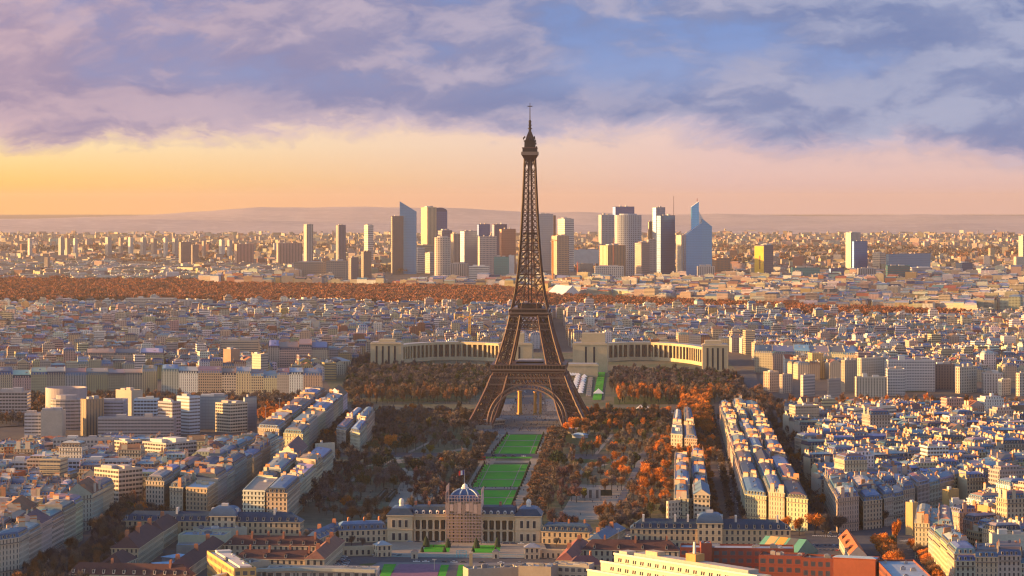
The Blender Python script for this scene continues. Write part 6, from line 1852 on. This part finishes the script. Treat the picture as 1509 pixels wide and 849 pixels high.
for u, v, k, s, sc, area, rz in near_t:
    drop_tree(k, s, (u, v, 0), rz, sc, f"{'dark' if k == 'evergreen' else 'bare' if k != 'orange' else 'sunlight-tinted'} {k} tree, {s} crown, one of several alike in {area}", f"{k} trees with {s} crowns in {area}")
for pr in PROTO.values():
    for o in pr:
        if not o['used']:
            for ch in list(o.children):
                bpy.data.objects.remove(ch)
            bpy.data.objects.remove(o)
        else:
            del o['used']
print('trees', len(near_t), len(far_t))


def mass(name, trees, nf, label, dims=None, trunks=True, var=(.6, 1.5)):
    """trees beyond counting: one mesh"""
    TP = {s: [twig_cloud(900 + i, nf, *d) for i in range(3)] for s, d in dims.items()}
    VV, CC = [], []
    r = np.random.default_rng(8)
    for u, v, k, s, sc, area, rz in trees:
        V = TP[s][int(rz * 100) % 3]; c, sn = math.cos(rz), math.sin(rz)
        M = np.array(((c, sn, 0), (-sn, c, 0), (0, 0, 1))) * sc
        VV.append(V @ M + (u, v, 0)); CC.append(np.array(TCOL[k])[None, :] * r.uniform(.6, 1.4, (nf, 1)) * r.uniform(*var))
        if trunks:
            t = .3 * sc; h = 8 * sc
            VV.append(np.array([[(u - t, v, 0), (u + t, v, 0), (u + t * .6, v, h), (u - t * .6, v, h)], [(u, v - t, 0), (u, v + t, 0), (u, v + t * .6, h), (u, v - t * .6, h)]]))
            CC.append(np.full((2, 3), .05))
    me = raw_mesh(name, np.concatenate(VV).reshape(-1, 3), 4, ['twigs'], np.concatenate(CC))
    o = bpy.data.objects.new(name, me); COL.objects.link(o)
    return tag(o, label, 'trees', None, 'stuff')


DIM = {'round': (5.2, 5.2, 9.0, 1.9, .34), 'tall': (3.3, 7.6, 10.5, 2.0, .32), 'wide': (6.4, 5.0, 9.2, 1.9, .36), 'trimmed': (3.0, 2.4, 4.8, 1.4, .3), 'dense': (4.4, 5.6, 6.4, 1.4, .6)}
mass('distant_trees', far_t, 420, 'mass of bare brown and orange trees filling parks and river quays', DIM)
# the wood beyond the city, and the wooded patches of the plain
TREES = []
_h = HERO; HERO = []
grove('wood', [(-80, 447), (-80, 408), (280, 411), (300, 418), (500, 421), (640, 421), (760, 424), (800, 431), (868, 438), (1000, 443), (1130, 448), (1300, 455), (1440, 461), (1440, 466), (1250, 466), (1090, 459), (830, 451), (600, 446), (400, 444), (190, 440)],
      16, ['wood red', 'wood red', 'wood red', 'wood dark'], ['round', 'wide'], (1.0, 1.5), z=8, seed=41, dens=.97)
for i, q in enumerate([[(110, 392), (240, 390), (230, 378), (130, 378)], [(270, 385), (330, 385), (345, 372), (290, 372)], [(-80, 404), (140, 404), (130, 398), (-80, 398)], [(540, 402), (600, 402), (600, 394), (545, 394)],
                       [(640, 372), (1509, 376), (1509, 368), (1000, 364)], [(-60, 372), (560, 370), (560, 364), (-60, 366)], [(800, 422), (960, 425), (960, 420), (800, 418)], [(1020, 392), (1509, 378), (1509, 372), (1060, 380)]]):
    grove('wood', q, 30 if i < 4 else 70, ['brown', 'mauve', 'russet', 'brown'], ['round', 'wide'], (1.2, 1.7) if i < 4 else (1.6, 2.6), z=6, seed=50 + i, dens=.8)
HERO = _h
mass('forest', TREES, 90, 'broad russet wood stretching across the view behind the city', {s: (d[0] * 1.15, d[1], d[2], 3.4, 1.1) for s, d in DIM.items()}, False, (.72, 1.2))
print('forest', len(TREES))

# clipped yews along the lawns
G = Geo(); G.lathe(0, 0, [(1.15, .2), (1.0, 1.2), (.6, 2.6), (.05, 3.6)], 9, 'grass', (.012, .028, .014)); G.bar((0, 0, 0), (0, 0, .4), .15, 'bark', (.06, .045, .04))
yew = G.build('clipped_yew', None, (0, 0, 0))
first = True
for p0, p1, nn, lab, gp in (((673, 746), (690, 720), 6, 'small dark clipped yew in left row of the nearest lawn', 'yews left of nearest lawn'), ((696, 716), (714, 685), 9, 'small dark clipped yew in left row of the middle lawn', 'yews left of middle lawn'), ((725, 669), (747, 641), 9, 'small dark clipped yew in left row of the farthest lawn', 'yews left of farthest lawn'),
                            ((755, 746), (765, 722), 7, 'small dark clipped yew in right row of the nearest lawn', 'yews right of nearest lawn'), ((768, 717), (781, 685), 9, 'small dark clipped yew in right row of the middle lawn', 'yews right of middle lawn'), ((790, 669), (801, 641), 9, 'small dark clipped yew in right row of the farthest lawn', 'yews right of farthest lawn')):
    a, b = P(*p0), P(*p1)
    for i in range(nn):
        c = a + (b - a) * i / (nn - 1)
        if first:
            o = yew; first = False
        else:
            o = yew.copy(); COL.objects.link(o)
        o.location = (c[0], c[1], 0); tag(o, lab, 'shrub', gp)
for i, (x, y, sc) in enumerate([(628, 807, 2.2), (660, 808, 1.9), (702, 809, 2.1), (733, 807, 2.0), (622, 815, 1.2), (655, 815, 1.3), (697, 815, 1.2), (730, 816, 1.3)]):
    o = yew.copy(); COL.objects.link(o); c = P(x, y); o.location = (c[0], c[1], 0); o.scale = (sc,) * 3
    tag(o, f"dark cone-shaped yew on the school forecourt, {ORD[i % 4]} from left, {'rear' if i < 4 else 'front'} row", 'shrub', 'yews on the school forecourt')

# ---------------------------------------------------------------- cars, crowd and small things
CARC = {'white': (.62, .62, .6), 'black': (.02, .02, .025), 'silver': (.34, .35, .37), 'dark blue': (.02, .03, .08), 'red': (.3, .02, .02)}


def make_car(cn):
    o = bpy.data.objects.new('car', None); COL.objects.link(o)
    G = Geo(); c = CARC[cn]
    fr = lambda x0, x1, w, z: [(x0, -w), (x1, -w), (x1, w), (x0, w)]
    G.frust(fr(-2.15, 2.15, .86, 0), .3, fr(-2.2, 2.2, .9, 0), .7, 'paint', c); G.frust(fr(-2.2, 2.2, .9, 0), .7, fr(-2.05, 2.0, .84, 0), .95, 'paint', c, True); G.frust(fr(-1.0, .75, .7, 0), 1.42, fr(-.9, .6, .62, 0), 1.5, 'paint', c, True)
    G.build('body', o)
    G = Geo(); G.frust(fr(-1.75, 1.3, .8, 0), .95, fr(-1.0, .75, .7, 0), 1.42, 'dark_glass', (0, 0, 0)); G.build('window', o)
    for x in (-1.35, 1.35):
        for y in (-.85, .85):
            G = Geo(); n = 10
            ring = [(x + .33 * math.cos(2 * math.pi * i / n), .33 + .33 * math.sin(2 * math.pi * i / n)) for i in range(n)]
            for i in range(n):
                a, b = ring[i], ring[(i + 1) % n]; G.face([(a[0], y - .1, a[1]), (b[0], y - .1, b[1]), (b[0], y + .1, b[1]), (a[0], y + .1, a[1])], 'bark', (.02, .02, .02))
            G.face([(a[0], y - .1, a[1]) for a in ring], 'bark', (.03, .03, .03)); G.face([(a[0], y + .1, a[1]) for a in ring[::-1]], 'bark', (.03, .03, .03)); G.build('wheel', o)
    return o


CARP = {k: make_car(k) for k in CARC}; used = set(); rc = random.Random(4)


def car_row(where, p0, p1, n, rzoff=0.0, skip=.15, z=.1, jit=0.0):
    a, b = P(*p0), P(*p1); d = b - a; rz = math.atan2(d[1], d[0]) + rzoff
    for i in range(n):
        if rc.random() < skip: continue
        k = rc.choice(['white', 'black', 'silver', 'silver', 'black', 'dark blue', 'white', 'red' if rc.random() < .3 else 'black'])
        c = a + d * i / max(1, n - 1) + np.array((rc.uniform(-jit, jit), rc.uniform(-jit, jit)))
        lab, gp = f'{k} car among the cars {where}', f'{k} cars {where}'
        if k not in used:
            used.add(k); o = CARP[k]; o.location = (c[0], c[1], z); o.rotation_euler = (0, 0, rz); tag(o, lab, 'car', gp)
        else:
            tag(copy_tree(CARP[k], (c[0], c[1], z), rz, 1.0), lab, 'car', gp)


car_row('parked before the left gate house', (540, 818), (588, 820), 9, R(90)); car_row('parked along the school front, left', (604, 800), (660, 800), 6, 0, .3); car_row('parked along the school front, right', (712, 802), (768, 803), 6, 0, .2)
car_row('in the car park left of the school fence', (494, 836), (507, 822), 7, R(75), .1); car_row('in the car park left of the school fence', (505, 838), (512, 828), 5, R(75), .2)
car_row('in the yard of the parallel barracks', (490, 812), (500, 800), 5, R(70), .1); car_row('along the road before the school fence', (600, 829), (780, 832), 14, 0, .45); car_row('in the yard behind the brick buildings', (1180, 805), (1235, 806), 10, R(85), .15); car_row('in the yard behind the brick buildings', (1184, 812), (1240, 813), 10, R(85), .15)
car_row('in the left barracks car park', (450, 784), (478, 784), 8, R(90), .1); car_row('in the left barracks car park', (448, 790), (476, 791), 8, R(90), .2)
car_row('in the right barracks car park', (902, 790), (930, 792), 7, R(90), .1); car_row('in the right barracks car park', (906, 800), (932, 802), 7, R(90), .2)
for p0, p1, n, w in (((1086, 780), (1052, 612), 46, 'along the wide right avenue'), ((1094, 778), (1058, 612), 46, 'along the wide right avenue'), ((1076, 775), (1050, 640), 30, 'along the wide right avenue'), ((1215, 790), (1205, 768), 6, 'at the right crossroads'), ((1225, 792), (1216, 770), 6, 'at the right crossroads'), ((1240, 800), (1234, 780), 5, 'at the right crossroads'),
                     ((1340, 820), (1366, 870), 8, 'on the lower right avenue'), ((110, 840), (190, 775), 12, 'on the lower-left avenue'), ((130, 842), (200, 775), 12, 'on the lower-left avenue'), ((700, 673), (785, 674), 7, 'on the road across the lawns')):
    car_row(w, p0, p1, n, 0, .35, .3, .6)
for p0, p1, n in (((755, 604), (772, 562), 18), ((765, 604), (780, 562), 18), ((790, 604), (792, 562), 18), ((800, 604), (798, 562), 18), ((860, 609), (1010, 610), 16), ((540, 610), (690, 610), 14)):
    car_row('on the river roads behind the tower', p0, p1, n, 0, .4, .6, 1.0)
def stripes(p0, p1, n, w, l, name='road_marking'):
    a, b = P(*p0), P(*p1); d = (b - a) / np.linalg.norm(b - a); nr = np.array((-d[1], d[0])); G = Geo()
    for i in range(n):
        c = a + (b - a) * i / max(1, n - 1)
        q = [c - d * w / 2 - nr * l / 2, c + d * w / 2 - nr * l / 2, c + d * w / 2 + nr * l / 2, c - d * w / 2 + nr * l / 2]
        G.face([(*x, 1.2) for x in q], 'plaster', (.6, .6, .58))
    tag(G.build(name), kind='structure')


stripes((1198, 792), (1232, 793), 14, .7, 5); stripes((1252, 778), (1288, 776), 14, .7, 5); stripes((1330, 800), (1352, 797), 9, .7, 5); stripes((205, 765), (240, 762), 12, .7, 5)
stripes((1090, 780), (1055, 612), 60, .25, 3); stripes((130, 842), (235, 745), 40, 3, .25); stripes((1360, 860), (1338, 806), 16, .25, 3)
# red double-deck bus by the lawns
b = empty('bus', *P(707, 679), 0.2, R(4), 'red open-top double-deck bus beside the long lawns', 'bus')
G = Geo(); G.box(-5.2, 5.2, -1.25, 1.25, .45, 3.9, 'paint', (.32, .03, .02)); G.build('body', b)
G = Geo(); G.box(-5.0, 5.0, -1.28, 1.28, 1.3, 2.1, 'dark_glass', (0, 0, 0)); G.box(-5.22, -4.0, -1.2, 1.2, 2.6, 3.5, 'dark_glass', (0, 0, 0)); G.build('window', b)
for x in (-3.4, 3.2):
    for y in (-1.15, 1.15):
        G = Geo(); G.prism([(x + .5 * math.cos(t), y) for t in (0, 1)] + [(x - .5, y + .01)], 0, .9, 'bark', (.02, .02, .02)); G = Geo()
        ring = [(x + .5 * math.cos(2 * math.pi * i / 10), .5 + .5 * math.sin(2 * math.pi * i / 10)) for i in range(10)]
        for i in range(10):
            p, q = ring[i], ring[(i + 1) % 10]; G.face([(p[0], y - .15, p[1]), (q[0], y - .15, q[1]), (q[0], y + .15, q[1]), (p[0], y + .15, p[1])], 'bark', (.02, .02, .02))
        G.face([(p[0], y - .15, p[1]) for p in ring], 'bark', (.02, .02, .02)); G.face([(p[0], y + .15, p[1]) for p in ring[::-1]], 'bark', (.02, .02, .02)); G.build('wheel', b)

# people on the paths and under the tower: far too many and small to count
G = Geo(); G.weld = False; rp = random.Random(6)


def walker(x, y, z=0.25):
    c = rp.choice(((.03, .03, .04), (.05, .05, .08), (.12, .04, .04), (.2, .2, .22), (.04, .06, .1), (.3, .25, .2)))
    a = rp.random() * 6.28; ca, sa = math.cos(a), math.sin(a)
    pt = lambda u, v, w: (x + u * ca - v * sa, y + u * sa + v * ca, z + w)
    for s in (-1, 1):
        G.bar(pt(s * .1, s * .15, 0), pt(s * .09, 0, .85), .07, 'cloth', (.03, .03, .05), .1)
        G.bar(pt(s * .24, 0, 1.42), pt(s * .3, .05, .8), .06, 'cloth', c, .045)
    G.bar(pt(0, 0, .82), pt(0, 0, 1.48), .17, 'cloth', c, .2); G.bar(pt(0, 0, 1.5), pt(0, 0, 1.76), .1, 'cloth', (.35, .22, .16), .1)


for (x0, y0), (x1, y1), (x2, y2), (x3, y3), nn in (((700, 636), (846, 636), (834, 592), (716, 592), 520), ((660, 765), (676, 765), (748, 642), (735, 642), 90), ((742, 770), (772, 770), (810, 642), (798, 642), 40), ((690, 722), (770, 722), (770, 719), (690, 719), 14), ((840, 762), (925, 762), (930, 715), (850, 715), 30), ((545, 738), (595, 735), (595, 722), (545, 725), 30), ((590, 820), (760, 822), (760, 802), (600, 800), 14), ((845, 585), (895, 585), (890, 555), (850, 555), 60)):
    for _ in range(nn):
        s, t = rp.random(), rp.random()
        x, y = (x0 * (1 - s) + x1 * s) * (1 - t) + (x3 * (1 - s) + x2 * s) * t, (y0 * (1 - s) + y1 * s) * (1 - t) + (y3 * (1 - s) + y2 * s) * t
        walker(*P(x, y))
tag(G.build('crowd'), 'tiny dark figures strolling the paths and the square under the tower', 'people', None, 'stuff')

# market tents, kiosks and pylons
def tent(label, group, x, y, w, d, h, rz=TA, col=(.72, .70, .68)):
    c = P(x, y); o = empty('tent', c[0], c[1], 0, rz, label, 'tent', group)
    G = Geo(); f = [(-w / 2, -d / 2), (w / 2, -d / 2), (w / 2, d / 2), (-w / 2, d / 2)]
    G.frust(f, h, [(-.1, -.1), (.1, -.1), (.1, .1), (-.1, .1)], h + w * .45, 'cloth', col, True); G.frust(f, h - .5, f, h, 'cloth', col); G.build('canopy', o)
    for sx in (-1, 1):
        for sy in (-1, 1):
            G = Geo(); G.bar((sx * w * .48, sy * d * .48, 0), (sx * w * .48, sy * d * .48, h), .06, 'paint', (.5, .5, .5)); G.build('pole', o)


for i in range(9):
    t = i / 8
    tent('white peaked market tent in left row of the palace market', 'market tents, left row', 845 + 7 * t, 581 - 25 * t, 7, 10, 3); tent('white peaked market tent in right row of the palace market', 'market tents, right row', 855 + 7 * t, 582 - 27 * t, 7, 10, 3)
for i in range(4):
    tent('white peaked market tent in the back row of palace market', 'market tents, back row', 836 + 4 * i, 556, 8, 8, 3)
tent('small white pointed tent by the orange quay trees', None, 944, 606, 9, 9, 3, col=(.7, .62, .55)); tent('second white pointed tent right of the small quay tent', None, 953, 607, 9, 9, 3, col=(.7, .62, .55))
tent('white parasol tent at the foot of the terrace lawn', None, 882, 583, 12, 7, 3)
for x, w, yt, lab in ((766, 5.0, 577, 'broad orange pylon seen under the tower arch, left of three'), (788.5, 3.6, 578, 'orange pylon seen under the tower arch, middle of three'), (796.5, 2.6, 580, 'slender orange pylon seen under the tower arch, right of three')):
    Y = CAM_H * F_PX / (611 - HOR); k = Y / F_PX
    G = Geo(); w *= k; h = CAM_H - (yt - HOR) * k; G.frust([(-w / 2, -w / 2), (w / 2, -w / 2), (w / 2, w / 2), (-w / 2, w / 2)], 0, [(-w * .44, -w * .44), (w * .44, -w * .44), (w * .44, w * .44), (-w * .44, w * .44)], h, 'plaster', (.55, .24, .05), True); G.box(-w * .6, w * .6, -w * .6, w * .6, h, h + .8, 'plaster', (.5, .24, .07)); G.box(-w * .7, w * .7, -w * .7, w * .7, 0, 2, 'plaster', (.4, .25, .12))
    tag(G.build('pylon', None, ((x - CX) * k, Y, 0), R(25)), lab, 'pylon')
bh('kiosk', 'pale low kiosk at the right foot of the iron tower', (831, 632), (866, 633), 4.5, 1.5, 8, (.40, .33, .26), (.36, .28, .22), mat='plaster')
bh('kiosk', 'striped pale kiosk beside left foot of the iron tower', (718, 620), (744, 618), 5, 1.5, 9, (.45, .4, .34), (.38, .36, .36), mat='office_strip')
bh('kiosk', 'blue-roofed park kiosk in right park', (843, 640), (860, 641), 4, 1.6, 8, (.3, .33, .36), (.3, .42, .52), mat='plaster')
bh('pavilion', 'open memorial pavilion with flat roof on the parade ground', (855, 722), (885, 722), 6.5, 0, 7, (.40, .36, .32), (.33, .36, .42), flat=True, mat='vertical_strip', bay=5)
bh('clipped_hedge', 'dark clipped hedge block left of the memorial pavilion', (835, 725), (857, 725), 3, 0, 6, (.02, .03, .02), (.02, .03, .02), flat=True, mat='grass', cat='hedge')
bh('clipped_hedge', 'dark clipped hedge block right of the memorial pavilion', (884, 725), (902, 725), 3, 0, 6, (.02, .03, .02), (.02, .03, .02), flat=True, mat='grass', cat='hedge')
bh('clipped_hedge', 'dark slanting hedge in left park clearing, left of two', (559, 735), (572, 721), 2.5, 0, 3, (.02, .03, .018), (.02, .03, .018), flat=True, mat='grass', cat='hedge')
bh('clipped_hedge', 'dark slanting hedge in left park clearing, right of two', (574, 735), (586, 722), 2.5, 0, 3, (.02, .03, .018), (.02, .03, .018), flat=True, mat='grass', cat='hedge')
bh('station_hall', 'long dark low hall roof among right rooftops', (1333, 612), (1470, 616), 16, 3, 22, (.16, .10, .11), (.13, .07, .08), mat='plaster')
bh('market_hall', 'wide white tent-like roof among the right rooftops', (1408, 608), (1462, 609), 17, 4, 26, (.5, .48, .48), (.55, .54, .54), mat='plaster')
Y = CAM_H * F_PX / (650 - HOR); k = Y / F_PX
c = empty('church_tower', (1404 - CX) * k, Y, 0, R(12), 'slim church tower with dark pointed spire among right rooftops', 'church'); h = CAM_H - (612 - HOR) * k
G = Geo(); G.box(-2.6, 2.6, -2.6, 2.6, 0, h, 'stone_facade', (.44, .37, .30)); G.build('wall', c)
G = Geo(); G.frust([(-3, -3), (3, -3), (3, 3), (-3, 3)], h, [(-.1, -.1), (.1, -.1), (.1, .1), (-.1, .1)], h + 10, 'roof_sheet', (.07, .06, .08), True); G.build('spire', c)


def crane(label, x, yt, yb, jib, col, rz):
    Y = CAM_H * F_PX / (yb - HOR); k = Y / F_PX; h = CAM_H - (yt - HOR) * k
    o = empty('tower_crane', (x - CX) * k, Y, 0, rz, label, 'crane')
    G = Geo()
    for sx in (-1, 1):
        for sy in (-1, 1):
            G.bar((sx * 1.2, sy * 1.2, 0), (sx * 1.2, sy * 1.2, h), .42, 'paint', col)
    z = 0; s = 1
    while z < h - 3:
        for y in (-1.2, 1.2):
            G.bar((-1.2 * s, y, z), (1.2 * s, y, z + 3), .3, 'paint', col); G.bar((y, -1.2 * s, z), (y, 1.2 * s, z + 3), .3, 'paint', col)
        z += 3; s = -s
    G.build('mast', o)
    G = Geo(); G.bar((-jib * .3, 0, h), (jib, 0, h), .6, 'paint', col); G.bar((0, 0, h), (0, 0, h + 5), .5, 'paint', col); G.bar((0, 0, h + 5), (jib * .8, 0, h + .5), .2, 'paint', col); G.bar((0, 0, h + 5), (-jib * .3, 0, h + .5), .2, 'paint', col)
    G.box(-jib * .3 - 1.5, -jib * .3 + 1.5, -1, 1, h - 3, h, 'plaster', (.4, .36, .32)); G.build('jib', o)


crane('yellow tower crane behind the left palace wing', 692, 467, 515, 16, (.62, .34, .03), R(170))
crane('orange tower crane right of the iron tower spire', 814.5, 355, 425, 30, (.55, .22, .07), R(60))
crane('thin red tower crane before the orange stepped office', 904, 353, 412, 30, (.5, .16, .1), R(80))
crane('second thin red crane left of the white gridded office', 851, 388, 414, 24, (.5, .14, .1), R(70))
bh('glass_hall', 'white curved sail-like glass hall in the wood right of tower', (802, 436), (826, 438), 6, 26, 60, (.6, .58, .56), (.62, .6, .6), mat='plaster', hip=False)
for x, yt, yb, lab in ((412, 587, 640, 'tall pale street mast near the left quay, right of two'), (391, 598, 645, 'thin street mast near the left quay, left of two'), (911, 779, 818, 'tall thin lamp mast behind the purple-brown hipped roof'), (640, 824, 842, 'white flagpole at the sports court edge')):
    Y = CAM_H * F_PX / (yb - HOR); k = Y / F_PX; h = CAM_H - (yt - HOR) * k
    G = Geo(); G.bar((0, 0, 0), (0, 0, h), .28, 'paint', (.5, .42, .36), .16); G.box(-1.3, 1.3, -.4, .4, h - .6, h, 'paint', (.5, .42, .36)); tag(G.build('lamp_mast', None, ((x - CX) * k, Y, 0)), lab, 'mast')

# ---------------------------------------------------------------- evening haze over the whole plain
hm = bpy.data.materials.new('haze'); hm.use_nodes = True
T = NT(hm.node_tree); T.n.clear()
v = T.new('ShaderNodeVolumePrincipled')
v.inputs['Color'].default_value = (.80, .70, .64, 1); v.inputs['Density'].default_value = HAZE_DENSITY
v.inputs['Density Attribute'].default_value = ''; v.inputs['Anisotropy'].default_value = 0.25
o = T.new('ShaderNodeOutputMaterial'); T.l.new(v.outputs[0], o.inputs['Volume'])
MATS['haze'] = hm
G = Geo(); G.box(-44500, 44500, -3500, 44500, -1.0, 345, 'haze', (1, 1, 1)); hz = G.build('haze'); tag(hz, 'pale evening haze lying over the whole city and plain', 'haze', None, 'stuff')
